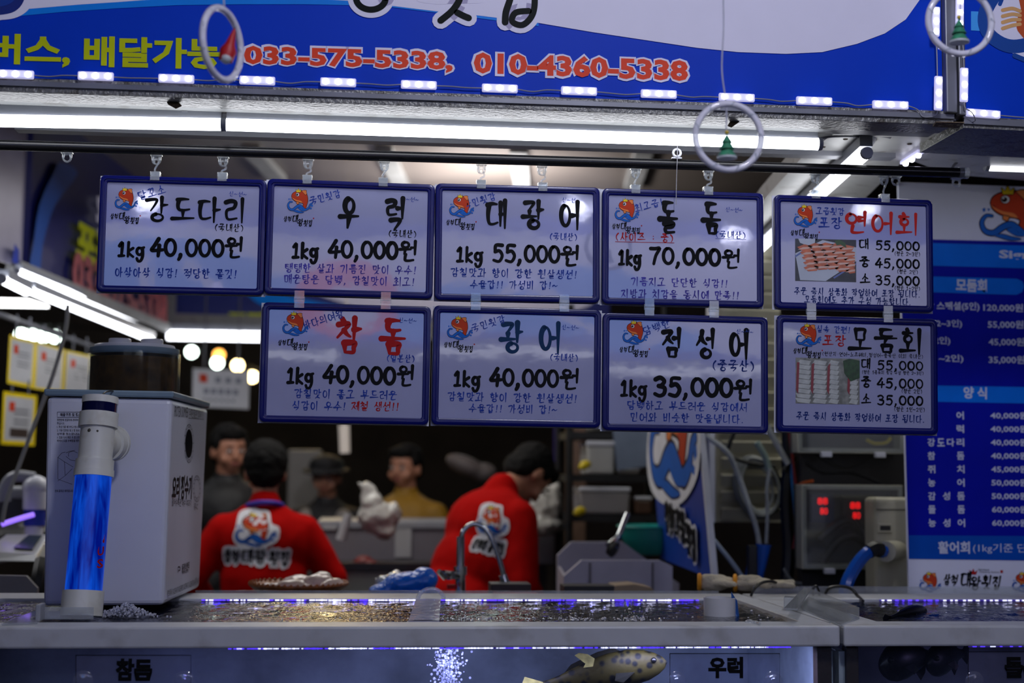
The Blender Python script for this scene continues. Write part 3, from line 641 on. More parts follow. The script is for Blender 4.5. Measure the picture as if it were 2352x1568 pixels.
# second banner to the right of the corner post
RP = Plane(at(2214, 264, FY), (FP.ex), (0, 0, 1))
t2 = thing('fascia_banner', 'right neighbour blue banner with part of an orange fish and waves', 'banner', RP.o, RP.R)
mb = MB(); mb.box((.25, .012, .22), (.5, .022, .46)); mb.build('banner_panel', MATS['banner_blue'], t2, world=False)
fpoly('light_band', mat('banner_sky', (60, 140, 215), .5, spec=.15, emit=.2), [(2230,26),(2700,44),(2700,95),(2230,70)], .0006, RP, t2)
fpoly('wave_outline', BW_, [(2262,-10),(2250,40),(2262,86),(2300,112),(2340,128),(2420,160),(2600,160),(2600,-60),(2300,-60)], .001, RP, t2, 4)
mb = MB(); 
for pts, wd in (([(2290,-20),(2262,30),(2268,74),(2310,104),(2360,102),(2440,70)], 34), ([(2330,128),(2370,142),(2440,150)], 12), ([(2296,10),(2302,-10),(2292,-30)], 10)): bigstroke(mb, pts, wd, .0014, RP)
mb.build('wave_print', mat('wave_blue', (10, 72, 160), .35), t2, world=False)
fpoly('fish_print', mat('fish_orange', (196, 84, 40), .35), [(2344,20),(2334,50),(2342,78),(2390,100),(2600,90),(2600,-60),(2350,-60)], .0018, RP, t2, 4)
mb = MB()
for k in range(4): bigstroke(mb, [(2302, 24+k*14), (2324, 20+k*13), (2342, 26+k*10)], 9, .0021, RP)
mb.build('fin_print', mat('fish_tan', (222, 170, 110), .35), t2, world=False)
# metal trims
def beam(name, p0, p1, y0, y1, dz0, dz1, m, lab=None, bevel=.001):
    """a long box following the banner edge from world point p0 to p1, depth y0..y1, height dz0..dz1 around it"""
    e = [];
    for dz in (dz0, dz1):
        e += [p0 + Vector((0, y0, dz)), p1 + Vector((0, y0, dz)), p1 + Vector((0, y1, dz)), p0 + Vector((0, y1, dz))]
    o = single(name, MB().hexa(e), m, None, None, kind='structure', loc=p0, bevel=bevel); return o
E0, E1 = at(-60, 183, FY), at(2190, 263, FY)
beam('trim_1', E0, E1, -.006, .03, -.012, 0, GREYP)
beam('trim_2', E0 + Vector((0,0,-.012)), E1 + Vector((0,0,-.012)), .0, .085, -.012, .02, ALU)
beam('trim_3', E0 + Vector((0,0,-.012)), E1 + Vector((0,0,-.012)), .092, .15, -.006, .02, METALW)
beam('trim_4', E0 + Vector((0,0,-.012)), E1 + Vector((0,0,-.012)), .15, .36, .03, .05, GREYW)
beam('trim_5', E0 + Vector((0,0,-.012)), E1 + Vector((0,0,-.012)), .36, .40, -.01, .05, GREYW)
# corner posts
mb = MB(); c0, c1 = at(2167, 262, FY), at(2192, 264, FY); mb.hexa([c0+Vector((0,-.02,0)), c1+Vector((0,-.02,0)), c1+Vector((0,.06,0)), c0+Vector((0,.06,0)), c0+Vector((0,-.02,.5)), c1+Vector((0,-.02,.5)), c1+Vector((0,.06,.5)), c0+Vector((0,.06,.5))])
single('trim_6', mb, GREYP, None, None, kind='structure', loc=c0, bevel=.003)
mb = MB(); c0, c1 = at(2196, 268, FY), at(2212, 270, FY); mb.hexa([c0+Vector((0,-.02,0)), c1+Vector((0,-.02,0)), c1+Vector((0,.06,0)), c0+Vector((0,.06,0)), c0+Vector((0,-.02,.5)), c1+Vector((0,-.02,.5)), c1+Vector((0,.06,.5)), c0+Vector((0,.06,.5))])
single('trim_7', mb, GREYP, None, None, kind='structure', loc=c0, bevel=.003)
G0, G1 = at(2212, 276, FY), at(2600, 296, FY)
beam('trim_8', G0, G1, -.006, .03, -.01, .006, GREYP); beam('trim_9', G0 + Vector((0,0,-.01)), G1 + Vector((0,0,-.01)), .0, .26, -.008, .02, ALU)
# side beam running back from the corner (underside with rusty screw holes)
ZB = at(2190, 268, FY).z
WPAINT = mat('white_painted_beam', (214, 214, 210), .4, dirt=(110, 96, 72), dirt_amt=.5, dscale=14)
def soff(name, pxs, z, th, m):
    pts = [atz(x, y, z) for x, y in pxs]; mb = MB(); mb.prism([p for p in pts], (0, 0, th)); return single(name, mb, m, None, None, kind='structure', loc=pts[0])
o = soff('trim_10', [(1976,266),(2196,276),(2076,368),(1880,560),(1770,700),(1640,640),(1745,470),(1850,352)], ZB - .004, .05, WPAINT)
soff('trim_11', [(2204,280),(2420,292),(2420,420),(2180,400),(2086,366)], ZB - .002, .05, WPAINT)
t = thing('beam_fixings', 'rusty screw heads dotted along the underside of the white corner beam', 'screws', atz(2000, 300, ZB-.006))
for x, y in ((2003,275),(2043,286),(2116,281),(1942,320),(1891,338),(1842,347),(2089,331),(2033,356),(2035,304),(1890,480),(1840,500),(1786,560),(1905,400)):
    p = atz(x, y, ZB - .005); MB().cyl(p + Vector((0,0,.002)), p - Vector((0,0,.001)), .0075, .005, 10).build('screw_head', mat('dark_rust', (58, 44, 32), .8), t)
for lb, pts in (('rusty metal latch plate on the left part of the front beam', [(372,214),(388,212),(417,244),(404,250),(386,240)]), ('rusty metal latch plate behind the middle hanging ring', [(1690,262),(1706,262),(1698,280),(1680,293),(1672,290)]),
                ('rusty metal hinge plate near the corner post', [(2143,291),(2150,281),(2216,282),(2200,294)]), ('rusty black bracket under the right neighbour beam', [(2292,316),(2304,300),(2360,303),(2360,322)])):
    mb = MB(); P = [at(x, y, 3.12 + (.02 if y < 300 else .05)) for x, y in pts]; z = min(p.z for p in P); P = [atz(x, y, ZB - .012 - .01) if x > 2100 else p for p, (x, y) in zip(P, pts)]
    mb.prism(P, (0, .004, .003)); single('latch_plate', mb, RUST, lb, 'bracket', group='rusty plates under the beams')
# ================================================================== LED modules
def led(cx, cy, x1, y1, Y, lab, plane=None, length=None):
    a = at(cx, cy, Y); b = at(x1, y1, Y); d = (b - a).normalized(); up = Vector((0,0,1)) if abs(d.x) > .5 else Vector((1,0,0)); up = (up - d*up.dot(d)).normalized()
    L = (b-a).length * 2
    t = thing('led_module', lab, 'light', a, group='white LED modules edging the banner')
    R = Matrix((d, up.cross(d).normalized() if False else d.cross(up), up)).transposed(); e = R.to_euler()
    MB().box(a, (L, .010, .0185), e).build('housing', LEDBODY, t, bevel=.003)
    out = Vector((0, -1, 0)); mm = MB()
    for k in (-1, 0, 1):
        MB().sph(a + d*k*L*.35 + Vector((0, -.005, 0)), (.0068, .0045, .0068), 12, 8).build('led_lens', LEDON, t)
    return a, b, L
ords = ['first','second','third','fourth','fifth','sixth','seventh','eighth','ninth','tenth','eleventh','twelfth']
hx = [(37,171),(220,175),(405,181),(591,185),(777,189),(962,195),(1148,203),(1330,209),(1513,216),(1692,224),(1870,232),(2045,241)]
for i, (x, y) in enumerate(hx):
    led(x, y, x+41, y+1.5, FY-.01, 'white three-lamp LED module on the banner bottom edge, %s from the left' % ords[i])
mb = MB(); pts = []
for i in range(len(hx)-1):
    (xa, ya), (xb, yb) = hx[i], hx[i+1]
    mb.tube([at(xa+41, ya+2, FY-.008), at(xa+75, ya+5+random.uniform(-2,3), FY-.008), at(xb-75, yb-1+random.uniform(-2,3), FY-.008), at(xb-41, yb-1, FY-.008)], .0014, 6)
mb.tube([at(2086,243,FY-.008), at(2108,252,FY-.008), at(2120,268,FY-.008), at(2148,266,FY-.008), at(2154,252,FY-.008)], .0014, 6)
mb.tube([at(2153,177,FY-.02), at(2152,130,FY-.02), at(2150,84,FY-.02)], .0014, 6)
single('led_cable', mb, CABLE, 'thin grey cable linking the LED modules along the banner', 'cable')
for x, y, h, lb in ((2149,50,34,'upper vertical LED module left of the corner post'), (2155,214,39,'lower vertical LED module left of the corner post'), (2204,30,36,'upper vertical LED module right of the corner post'), (2214,195,39,'lower vertical LED module right of the corner post')):
    led(x, y, x+.5, y-h, FY-.03, 'white ' + lb)
led(2258, 261, 2297, 264, FY-.01, 'white LED module on the bottom edge of the right neighbour banner')
mb = MB(); mb.tube([at(2214,234,FY-.03), at(2217,248,FY-.03), at(2232,258,FY-.03), at(2240,275,FY-.02), at(2230,282,FY)], .0014, 6); mb.tube([at(2297,265,FY-.01), at(2330,268,FY-.01), at(2400,273,FY-.01)], .0014, 6); mb.tube([at(2214,156,FY-.03),at(2212,110,FY-.03),at(2206,66,FY-.03)], .0014, 6)
single('led_cable', mb, CABLE, 'grey cable looping around the LED modules right of the corner post', 'cable')
for (x0, y0, x1, y1), lb in (((2186,316,2233,287),'nearest'), ((2126,341,2172,315),'middle'), ((2074,374,2116,347),'farthest')):
    a, b = atz(x0, y0, ZB-.012), atz(x1, y1, ZB-.012); c = (a+b)/2; d = (b-a).normalized()
    t = thing('led_module', 'white LED module running back under the corner seam, %s of three' % lb, 'light', c, group='LED modules under the corner seam')
    R = d.to_track_quat('X', 'Z').to_euler(); MB().box(c, ((b-a).length, .018, .010), R).build('housing', LEDBODY, t, bevel=.003)
    for k in (-.35, 0, .35): MB().sph(c + (b-a)*k + Vector((0,0,-.006)), .0075, 10, 6).build('led_lens', LEDON, t)
# ================================================================== tube lamps of this stall
def tube_lamp(a, b, r, label, group=None, house=True, hz=.02, name='tube_lamp', power=None, hd=(0, 0.02)):
    d = (b-a).normalized(); t = thing(name, label, 'light', a, group=group)
    MB().cyl(a, b, r, n=16).build('lit_tube', TUBE, t)
    if house:
        o = Vector((0, hd[1], hz)); s_ = d.cross(Vector((0,0,1))).normalized()*r*1.1
        mb = MB(); mb.hexa([a+o-s_-Vector((0,0,r*.9)), b+o-s_-Vector((0,0,r*.9)), b+o+s_-Vector((0,0,r*.9)), a+o+s_-Vector((0,0,r*.9)), a+o-s_+Vector((0,0,r*.9)), b+o-s_+Vector((0,0,r*.9)), b+o+s_+Vector((0,0,r*.9)), a+o+s_+Vector((0,0,r*.9))])
        mb.build('housing', TUBEW, t)
    for q, s_ in ((a, -1), (b, 1)): MB().cyl(q, q + d*s_*.01, r*1.12, r*1.0, 16).build('end_cap', TUBEW, t)
    return t
TY = 3.24
tube_lamp(at(-60,276,TY), at(508,286,TY), .0145, 'lit white tube lamp under the front beam, left one', 'tube lamps under the front beam', hz=.024, hd=(0,.012))
tube_lamp(at(520,286,TY), at(1878,331,TY), .0145, 'lit white tube lamp under the front beam, long right one', 'tube lamps under the front beam', hz=.024, hd=(0,.012))
single('lamp_cable', MB().tube([at(1882,318,3.25), at(1905,314,3.25), at(1935,313,3.27), at(1985,314,3.3), at(2020,312,3.3), at(2046,316,3.3)], .003, 8).tube([at(2046,316,3.3), at(2030,302,3.3), at(2012,305,3.3), at(2006,325,3.32), at(1994,340,3.36)], .0045, 8), CABLE, 'grey cable and plug between the front and side tube lamps', 'cable')
for x, y, lb in ((425,253,'left'),(693,262,'middle'),(1770,298,'right')):
    p = at(x, y, 3.24); MB_ = MB().box(p, (.013, .012, .010)); single('lamp_clip', MB_, GREYW, 'small grey clip above the front tube lamp, %s one' % lb, 'clip', group='clips holding the front tube lamp')
tube_lamp(atz(1990,352,ZB-.05), atz(1700,612,ZB-.05), .014, 'lit white tube lamp running back under the right side beam', hz=.03, hd=(0,0))
tube_lamp(at(2270,380,3.6), at(2500,388,3.6), .014, 'lit white tube lamp of the right neighbour stall', hz=.024)
single('lamp_cable', MB().tube([at(2262,362,3.6), at(2240,358,3.6), at(2215,362,3.58), at(2192,378,3.55), at(2185,392,3.5)], .004, 8).cyl(at(2250,360,3.6), at(2266,362,3.6), .009, .011), GREYW, 'grey plug cable feeding the right neighbour tube lamp', 'cable')
# ================================================================== fish tanks
TF = 3.06                                   # y of the front of the tanks
ZR = at(1176, 1438, TF).z                   # top of the rim
ZL = at(1176, 1487, TF).z                   # lower edge of the rim
def rimY(py, px=1176): return atz(px, py, ZR).y
YI0 = rimY(1427); YI1 = rimY(1372); YB = rimY(1360)
X_L = -2.6; XS = at(1930, 1440, TF).x; XS2 = XS + .008; X_R = 2.6
XI1 = atz(1843, 1427, ZR).x                 # right end of the left tank's water
XJ0 = atz(2010, 1424, ZR).x
RIM = mat('tank_rim_white', (188, 190, 196), .38, dirt=(120, 112, 96), dirt_amt=.35, dscale=9)
GLASS = clear('tank_glass', (120, 140, 190), haze=.015, rough=.02, refl=1.2, bump=.12, bscale=25)
ACR = clear('clear_acrylic', (205, 208, 214), haze=.30, refl=.9)
WATER = mat('dark_water', (6, 9, 16), .04, spec=.9, bump=1.0, bscale=34, coat=.5)
def make_water():
    m = bpy.data.materials.new('rippled_water'); m.use_nodes = True; nt = m.node_tree; b = nt.nodes['Principled BSDF']; N = nt.nodes.new; L = nt.links.new
    b.inputs['Base Color'].default_value = lin((10, 14, 26)); b.inputs['Roughness'].default_value = .05; b.inputs['IOR'].default_value = 1.33; b.inputs['Specular IOR Level'].default_value = .5
    tc = N('ShaderNodeTexCoord'); mp = N('ShaderNodeMapping'); mp.inputs['Scale'].default_value = (1, .55, 1); L(tc.outputs['Object'], mp.inputs[0])
    n1 = N('ShaderNodeTexNoise'); n1.inputs['Scale'].default_value = 110; n1.inputs['Detail'].default_value = 3; L(mp.outputs[0], n1.inputs['Vector'])
    n2 = N('ShaderNodeTexNoise'); n2.inputs['Scale'].default_value = 22; n2.inputs['Detail'].default_value = 2; L(mp.outputs[0], n2.inputs['Vector'])
    ad = N('ShaderNodeMath'); ad.operation = 'ADD'; L(n1.outputs[0], ad.inputs[0]); L(n2.outputs[0], ad.inputs[1])
    bp = N('ShaderNodeBump'); bp.inputs['Strength'].default_value = .5; bp.inputs['Distance'].default_value = .006
    L(ad.outputs[0], bp.inputs['Height']); L(bp.outputs[0], b.inputs['Normal'])
    return m
WATER = make_water()
def tank(name, label, x0, x1, xi0, xi1, sx):
    t = thing(name, label, 'fish tank', (x0, TF, 0))
    mb = MB(); h = (ZR-ZL)
    mb.box(((x0+x1)/2, (TF+YI0)/2, ZR-h/2), (x1-x0, YI0-TF, h)); mb.build('front_rim', RIM, t, bevel=.005)
    MB().box(((x0+x1)/2, (YI1+YB)/2, ZR-.02), (x1-x0, YB-YI1, .035)).build('back_rim', RIM, t, bevel=.003)
    if xi1 < x1-.005: MB().box(((xi1+x1)/2, (YI0+YI1)/2, ZR-.02), (x1-xi1, YI1-YI0, .038)).build('side_rim', RIM, t, bevel=.002)
    if xi0 > x0+.005: MB().box(((xi0+x0)/2, (YI0+YI1)/2, ZR-.02), (xi0-x0, YI1-YI0, .038)).build('side_rim', RIM, t, bevel=.002)
    # water surface with a real ripple
    nx, ny = int((xi1-xi0)/.02), 30; vs = []; zz = ZR-.010
    for j in range(ny+1):
        for i in range(nx+1):
            x = xi0+(xi1-xi0)*i/nx; y = YI0+(YI1-YI0)*j/ny
            vs.append((x, y, zz + .0018*math.sin(37*x+9*math.sin(11*y)) * math.cos(31*y+5*math.sin(7*x)) + .001*math.sin(83*x+61*y)))
    fs = [(j*(nx+1)+i, j*(nx+1)+i+1, (j+1)*(nx+1)+i+1, (j+1)*(nx+1)+i) for j in range(ny) for i in range(nx)]
    MB().add(vs, fs, True).build('water_surface', WATER, t)
    g = MB(); g.box(((x0+x1)/2, TF+.018, (ZL+.45)/2), (x1-x0-.02, .012, ZL-.45)); g.build('front_glass', GLASS, t)
    ins = mat('tank_lining', (150, 164, 176), .6, var=.6, scale=4, bump=.3, bscale=20)
    MB().box(((x0+x1)/2, YI1+.02, (ZR+.45)/2), (x1-x0-.02, .015, ZR-.5)).build('back_panel', ins, t)
    MB().box(((x0+x1)/2, (TF+YI1)/2, .5), (x1-x0-.02, YI1-TF, .03)).build('tank_floor', mat('tank_floor_grey', (90, 98, 112), .6, var=.3, scale=8), t)
    for x in ((x0+.012), (x1-.012)): MB().box((x, (TF+YI1)/2+.02, (ZR+.45)/2-.02), (.018, YI1-TF-.05, ZR-.53)).build('side_panel', ins, t)
    MB().box(((x0+x1)/2, (TF+YI1)/2+.02, .24), (x1-x0-.1, YI1-TF-.08, .48)).build('stand', mat('dark_stand', (26, 26, 30), .6), t)
    return t
T1 = tank('fish_tank', 'long fish tank with thick white rim across the stall front', X_L, XS, X_L+.05, XI1, 0)
T2 = tank('fish_tank', 'right fish tank with white rim and dark water below the tall menu board', XS2, X_R, XJ0, X_R-.05, 0)
# clear raised strips on rims
MB().box(((atz(450,1358,ZR).x+XI1)/2, YB+.008, ZR-.001), (XI1-atz(450,1358,ZR).x, .006, .010)).build('clear_guard', ACR, T1)
MB().box(((XJ0+X_R)/2-.03, YB+.008, ZR+.006), (X_R-XJ0+.1, .006, .022)).build('clear_guard', ACR, T2)
# LED strips: back of the water and under the front rim
PUR = mat('lit_violet_led', (90, 60, 255), .5, emit=1.6, var=0); WHL = mat('lit_white_led', (220, 220, 255), .5, emit=1.7, var=0)
def strip(t, x0, x1, y, z, n, pm=.35, name='led_strip'):
    b0 = MB(); b0.box(((x0+x1)/2, y, z), (x1-x0, .004, .004)); o = b0.build(name, mat('strip_resin', (70, 60, 130), .3, emit=.25, ecol=(90, 70, 220)), t)
    mw, mp_ = MB(), MB()
    for i in range(n):
        x = x0+(x1-x0)*(i+.5)/n + random.uniform(-.003, .003); m_ = mp_ if (math.sin(i*.31)+random.uniform(-.6, .6)) > .35 else mw
        m_.box((x, y-.003, z), (random.uniform(.004, .012), .003, .0032))
    setp(mw.build('white_diodes', WHL, o), kind='stuff'); setp(mp_.build('violet_diodes', PUR, o), kind='stuff')
xa = atz(455,1380,ZR).x
strip(T1, xa, XI1-.1, YI1-.006, ZR-.006, 150); strip(T2, XJ0+.22, X_R-.1, YI1-.006, ZR-.006, 60)
strip(T1, -.28, at(1925,1488,TF).x-.1, TF+.035, ZL-.004, 170); strip(T2, at(2240,1488,TF).x, 2.4, TF+.035, ZL-.004, 50)
for lx, ly, pw, c in ((.20, 3.12, 1.5, (.55, .55, 1)), (.75, 3.12, 1.5, (.55, .56, 1)), (-.2, 3.12, .5, (.4, .34, 1)), (1.75, 3.12, .3, (.5, .4, 1))):
    area('tank_light', (lx, ly, ZL-.006), (lx, ly+.14, .5), .4, pw*1.5, c, .03)
for lx, pw in (): area('water_light', (lx, YI1-.02, ZR+.02), (lx, YI1-.2, ZR), .4, pw*.1, (.55, .5, 1), .01)
# bubbles rising: column of froth in the left tank
mb = MB()
for i in range(800):
    u = random.gauss(0, .017); z = ZL - random.random()**.8*.16; p = at(1030, 1490, TF+.12); mb.sph((p.x+u*(1.0+(ZL-z)*-1.5), p.y+random.uniform(-.02, .03), z), random.uniform(.0008, .0034), 7, 5)
setp(single('bubble_column', mb, clear('bubble_skin', (200, 204, 240), haze=.28, refl=1.2), 'column of white air bubbles rising in the tank below the clear pipe', 'bubbles', loc=(at(1030,1490,TF+.12))), kind='stuff')
mb = MB()
for k in range(260):
    r = random.random(); x = random.choice((random.gauss(1330, 30), random.gauss(1460, 18), random.gauss(1070, 30), random.uniform(640, 1800))) ; py = random.choice((1421+random.uniform(-3, 4), random.uniform(1380, 1424)))
    if 1610 < x < 1705: continue
    p = atz(x, py, ZR-.008); mb.sph(p, (random.uniform(.001, .004),)*2 + (random.uniform(.001, .003),), 7, 5)
setp(single('surface_foam', mb, clear('foam_skin', (230, 230, 245), haze=.45, refl=3), 'scattered white foam bubbles floating on the long tank water', 'foam', loc=atz(1000,1400,ZR)), kind='stuff')
mb = MB()
for k in range(500):
    x = random.gauss(285, 34); py = 1412 + random.uniform(-2, 5); p = atz(x, py, ZR-.006); h_ = max(0, 1-abs(x-290)/70)*.028
    if x > 236: mb.sph(p + Vector((0, 0, random.random()*h_)), random.uniform(.001, .0035), 7, 5)
setp(single('surface_foam', mb, MATS['foam_skin'], 'small mound of bubbles at the foot of the blue filter tube', 'foam', loc=atz(285,1412,ZR)), kind='stuff')
# clear pipe arching over the water with frothy sheet
p = atz(990, 1372, ZR); rr = .034
single('clear_pipe', MB().tube([p + Vector((rr*math.cos(a), .005, rr*.82*math.sin(a)-.006)) for a in [math.pi*i/10 for i in range(11)]], .0055, 10), ACR, 'clear arched plastic pipe mouth standing up at the back of the long tank', 'pipe')
q = [(955,1376),(1012,1376),(1009,1425),(938,1425)]; P = [atz(x, y, ZR-.002) for x, y in q]
mb = MB(); n = 10; V = []
for j in range(n+1):
    for i in range(n+1):
        u, v = i/n, j/n; a = P[0].lerp(P[1], u).lerp(P[3].lerp(P[2], u), v); V.append(a + Vector((0, 0, .002*math.sin(math.pi*u))))
mb.add(V, [(j*(n+1)+i, j*(n+1)+i+1, (j+1)*(n+1)+i+1, (j+1)*(n+1)+i) for j in range(n) for i in range(n)], True)
mb.prism([P[0]+Vector((0,0,-.004)), P[1]+Vector((0,0,-.004)), P[2]+Vector((0,0,-.004)), P[3]+Vector((0,0,-.004))], (0, 0, .003))
single('divider_plate', mb, clear('frosted_plate', (196, 194, 214), haze=.85, refl=.8, bump=.3, bscale=60), 'frosted plastic divider plate lying across the long tank water', 'plate')
# front labels on the glass
LP = Plane(at(1176, 1530, TF+.006), (1, 0, 0), (0, 0, 1))
def glabel(px, text, x0, x1, yy, lb, frame):
    t = thing('tank_label', lb, 'label', LP.o + Vector((LP.loc(px, 1500).x, 0, 0)), group='clear fish name labels on the tank glass'); 
    o = t.location; pl = Plane(o, (1, 0, 0), (0, 0, 1))
    fx0, fy0, fx1, fy1 = frame; q = [pl.loc(x, y) for x, y in ((fx0, fy0), (fx1, fy0), (fx1, fy1), (fx0, fy1))]
    b = MB(); b.prism([(v.x, -.001, v.z) for v in q], (0, .002, 0)); b.build('clear_sheet', clear('label_film', (150, 150, 190), haze=.10, refl=.8), t, world=False)
    b = MB(); ribbon(b, [(v.x, v.z) for v in q] + [(q[0].x, q[0].z)], lambda s_: .0016, .003, 0); b.build('border_line', INK, t, world=False)
    b = MB(); ftext(b, text, pl.loc(x0, yy), pl.loc(x1, yy), .046, .0035, .05); b.build('lettering', INK, t, world=False)
    for cx in (fx0 + .06*(fx1-fx0), fx0 + .94*(fx1-fx0)):
        c = pl.loc(cx, 1563); b = MB(); b.lathe([(.0, -.006), (.006, -.006), (.007, -.003), (.012, -.002), (.0125, 0), (.018, .001), (.021, .003)], (c.x, -.004, c.z), (0, 1, 0), 24); b.build('suction_cup', clear('cup_clear', (190,190,220), haze=.12, refl=1.3), t, world=False)
glabel(306, '참돔', 266, 350, 1537, 'clear tank label with two dark letters below the filter box', (175, 1504, 439, 1640))
glabel(1664, '우럭', 1626, 1706, 1532, 'clear tank label with two letters beside the spotted fish', (1538, 1500, 1790, 1640))
glabel(2345, '돌돔', 2306, 2390, 1532, 'clear tank label at the right edge of the right tank', (2223, 1496, 2470, 1640))
# metal frame posts between the tanks
for x0, x1, lb in ((1878,1912,'brown steel post below the rim joint'), (1945,1974,'brown steel post just right of the rim joint')):
    a_, b_ = at(x0, 1488, TF+.03), at(x1, 1488, TF+.03); mb = MB(); mb.box(((a_.x+b_.x)/2, TF+.05, (ZL-.004)/2), (b_.x-a_.x, .03, ZL-.006)); single('tank_post', mb, mat('brown_steel', (58, 46, 40), .5), lb, 'post', bevel=.002)
# fish
def fish(name, label, H, T_, girth, mats, spots=True, yfin=True, loc=None):
    """H head point, T_ tail point; body as a lofted mesh"""
    ax = (T_-H); L = ax.length; d = ax.normalized(); up = Vector((0,0,1)) - d*d.z; up.normalize(); sd = d.cross(up)
    t = thing(name, label, 'fish', H.lerp(T_, .5) - Vector((0,0,girth)))
    prof = [(0,.05),(.03,.35),(.08,.6),(.16,.85),(.28,1),(.42,.98),(.56,.82),(.7,.58),(.82,.36),(.9,.27),(.95,.26)]; n = 20; vs = []
    for s_, r in prof:
        c = H + d*L*s_ + up*(.02*L*math.sin(s_*3))
        for k in range(n):
            a = 2*math.pi*k/n; vs.append(c + up*math.cos(a)*r*girth + sd*math.sin(a)*r*girth*.55)
    mb = MB(); mb.add(vs, [(i*n+k, i*n+(k+1)%n, (i+1)*n+(k+1)%n, (i+1)*n+k) for i in range(len(prof)-1) for k in range(n)], True); mb.add(vs[:n], [tuple(range(n))])
    mb.build('body', mats[0], t)
    def fin(nm, pts, m):
        P = [H + d*L*a_ + up*girth*b_ + sd*girth*c_ for a_, b_, c_ in pts]; b = MB(); b.prism(P, sd*.0016); b.build(nm, m, t)
    fin('tail_fin', [(.93,.2,0),(1.08,.75,0),(1.12,.3,0),(1.1,-.3,0),(1.06,-.7,0),(.93,-.25,0)], mats[1])
    fin('dorsal_fin', [(.3,.95,0),(.38,1.35,0),(.5,1.3,0),(.62,1.1,0),(.72,.9,0),(.8,.4,0)], mats[2]); fin('anal_fin', [(.62,-.65,0),(.7,-1.1,0),(.78,-.75,0),(.8,-.35,0)], mats[2])
    fin('pectoral_fin', [(.26,-.1,-.58),(.36,-.5,-.85),(.42,-.3,-.9),(.4,.05,-.7)] if sd.y > 0 else [(.26,-.1,.58),(.36,-.5,.85),(.42,-.3,.9),(.4,.05,.7)], mats[2])
    ey = H + d*L*.1 + up*girth*.3 + sd*girth*.38*(-1 if sd.y > 0 else 1)
    MB().sph(ey, girth*.16, 12, 8).build('eye', BLACKP, t)
    return t
spotm = bpy.data.materials.new('spotted_fish_skin'); spotm.use_nodes = True; nt = spotm.node_tree; b_ = nt.nodes['Principled BSDF']
tc = nt.nodes.new('ShaderNodeTexCoord'); vo = nt.nodes.new('ShaderNodeTexVoronoi'); vo.inputs['Scale'].default_value = 55; nt.links.new(tc.outputs['Object'], vo.inputs['Vector'])
rp = nt.nodes.new('ShaderNodeValToRGB'); rp.color_ramp.elements[0].position = .3; rp.color_ramp.elements[0].color = lin((6, 7, 6)); rp.color_ramp.elements[1].position = .5; rp.color_ramp.elements[1].color = lin((52, 46, 16)); nt.links.new(vo.outputs['Distance'], rp.inputs[0]); nt.links.new(rp.outputs[0], b_.inputs['Base Color']); b_.inputs['Roughness'].default_value = .6; b_.inputs['Specular IOR Level'].default_value = .2
DF = mat('dark_fin', (26, 26, 20), .8, spec=.1); YF = mat('yellow_fin', (170, 160, 96), .4, var=.4, scale=60); DK = mat('dark_fish_skin', (12, 14, 20), .35)
fish('rockfish', 'spotted olive fish swimming near the glass left of its name label', at(1532, 1520, 3.17), at(1235, 1580, 3.2), .040, (spotm, YF, DF))
f2 = MB(); P = [at(x, y, 3.16) for x, y in ((1345,1524),(1320,1505),(1330,1499),(1350,1502),(1366,1512),(1362,1530),(1340,1533))]; f2.prism(P, (0, .002, 0))
o = f2.build('raised_fin', YF, bpy.data.objects['rockfish']); setp(o, 'pale yellow fin')
fish('dark_fish', 'dark fish with its back breaking the surface of the right tank', atz(2130, 1402, ZR-.01), atz(2040, 1420, ZR-.01), .016, (DK, DK, DK))
fish('dark_fish', 'black fish behind the glass of the right tank, nearest the post', at(2020, 1530, 3.2), at(2150, 1505, 3.3), .045, (DK, DK, DK))
fish('dark_fish', 'black fish behind the glass of the right tank, beside the end label', at(2130, 1525, 3.25), at(2215, 1500, 3.4), .04, (DK, DK, DK))
# white PVC ring with a blue tag standing in the water
c = atz(1653, 1412, ZR-.01); t = thing('pipe_ring', 'short white pipe ring standing in the long tank water', 'pipe', c - Vector((0,0,.02)))
r = .0385; MB().lathe([(r, -.012), (r, .042), (r-.0035, .042), (r-.0035, -.012)], c, (0,0,1), 40).build('ring_wall', mat('white_pvc', (205, 205, 208), .35), t)
a_ = c + Vector((r*.98, -.02, -.01)); mb = MB(); mb.prism([a_, a_+Vector((.006,.0,.0)), a_+Vector((.0,.0,.045)), a_+Vector((-.012,.01,.066)), a_+Vector((-.010,.01,.03))], (0.002, .006, 0))
single('blue_tag', mb, mat('tag_blue', (40, 90, 160), .4), 'small blue printed tag leaning on the white pipe ring', 'tag')
# acrylic pieces on the joint between the tanks
mb = MB(); P = [atz(x, y, ZR+.03) for x, y in ((1846,1352),(1864,1355),(1832,1402),(1800,1400))]; mb.prism(P, (0,0,.004)); P = [atz(x, y, ZR+.001) for x, y in ((1800,1400),(1832,1402),(1834,1398),(1803,1396))]
mb.prism(P, (0,0,.03)); single('acrylic_bracket', mb, ACR, 'clear folded acrylic bracket between the two tanks', 'bracket', bevel=.001)
P0, P1 = atz(1856,1372,ZR), atz(1974,1421,ZR); mb = MB(); mb.prism([P0, P1, P1+Vector((0,.004,0)), P0+Vector((.004,.004,0))], (0,0,.026))
Q0, Q1 = atz(1832,1396,ZR), atz(1930,1437,ZR); mb.prism([Q0, Q1, P1, P0], (0,0,.003)); single('acrylic_channel', mb, ACR, 'clear acrylic channel along the rim joint of the two tanks', 'channel')
CORD = mat('black_cord', (14, 14, 15), .35)
def cord(lb, pts, r=.004, m=None, name='cord', cat='cord', group=None, loc=None):
    return single(name, MB().tube(pts, r, 8), m or CORD, lb, cat, group, loc=loc)
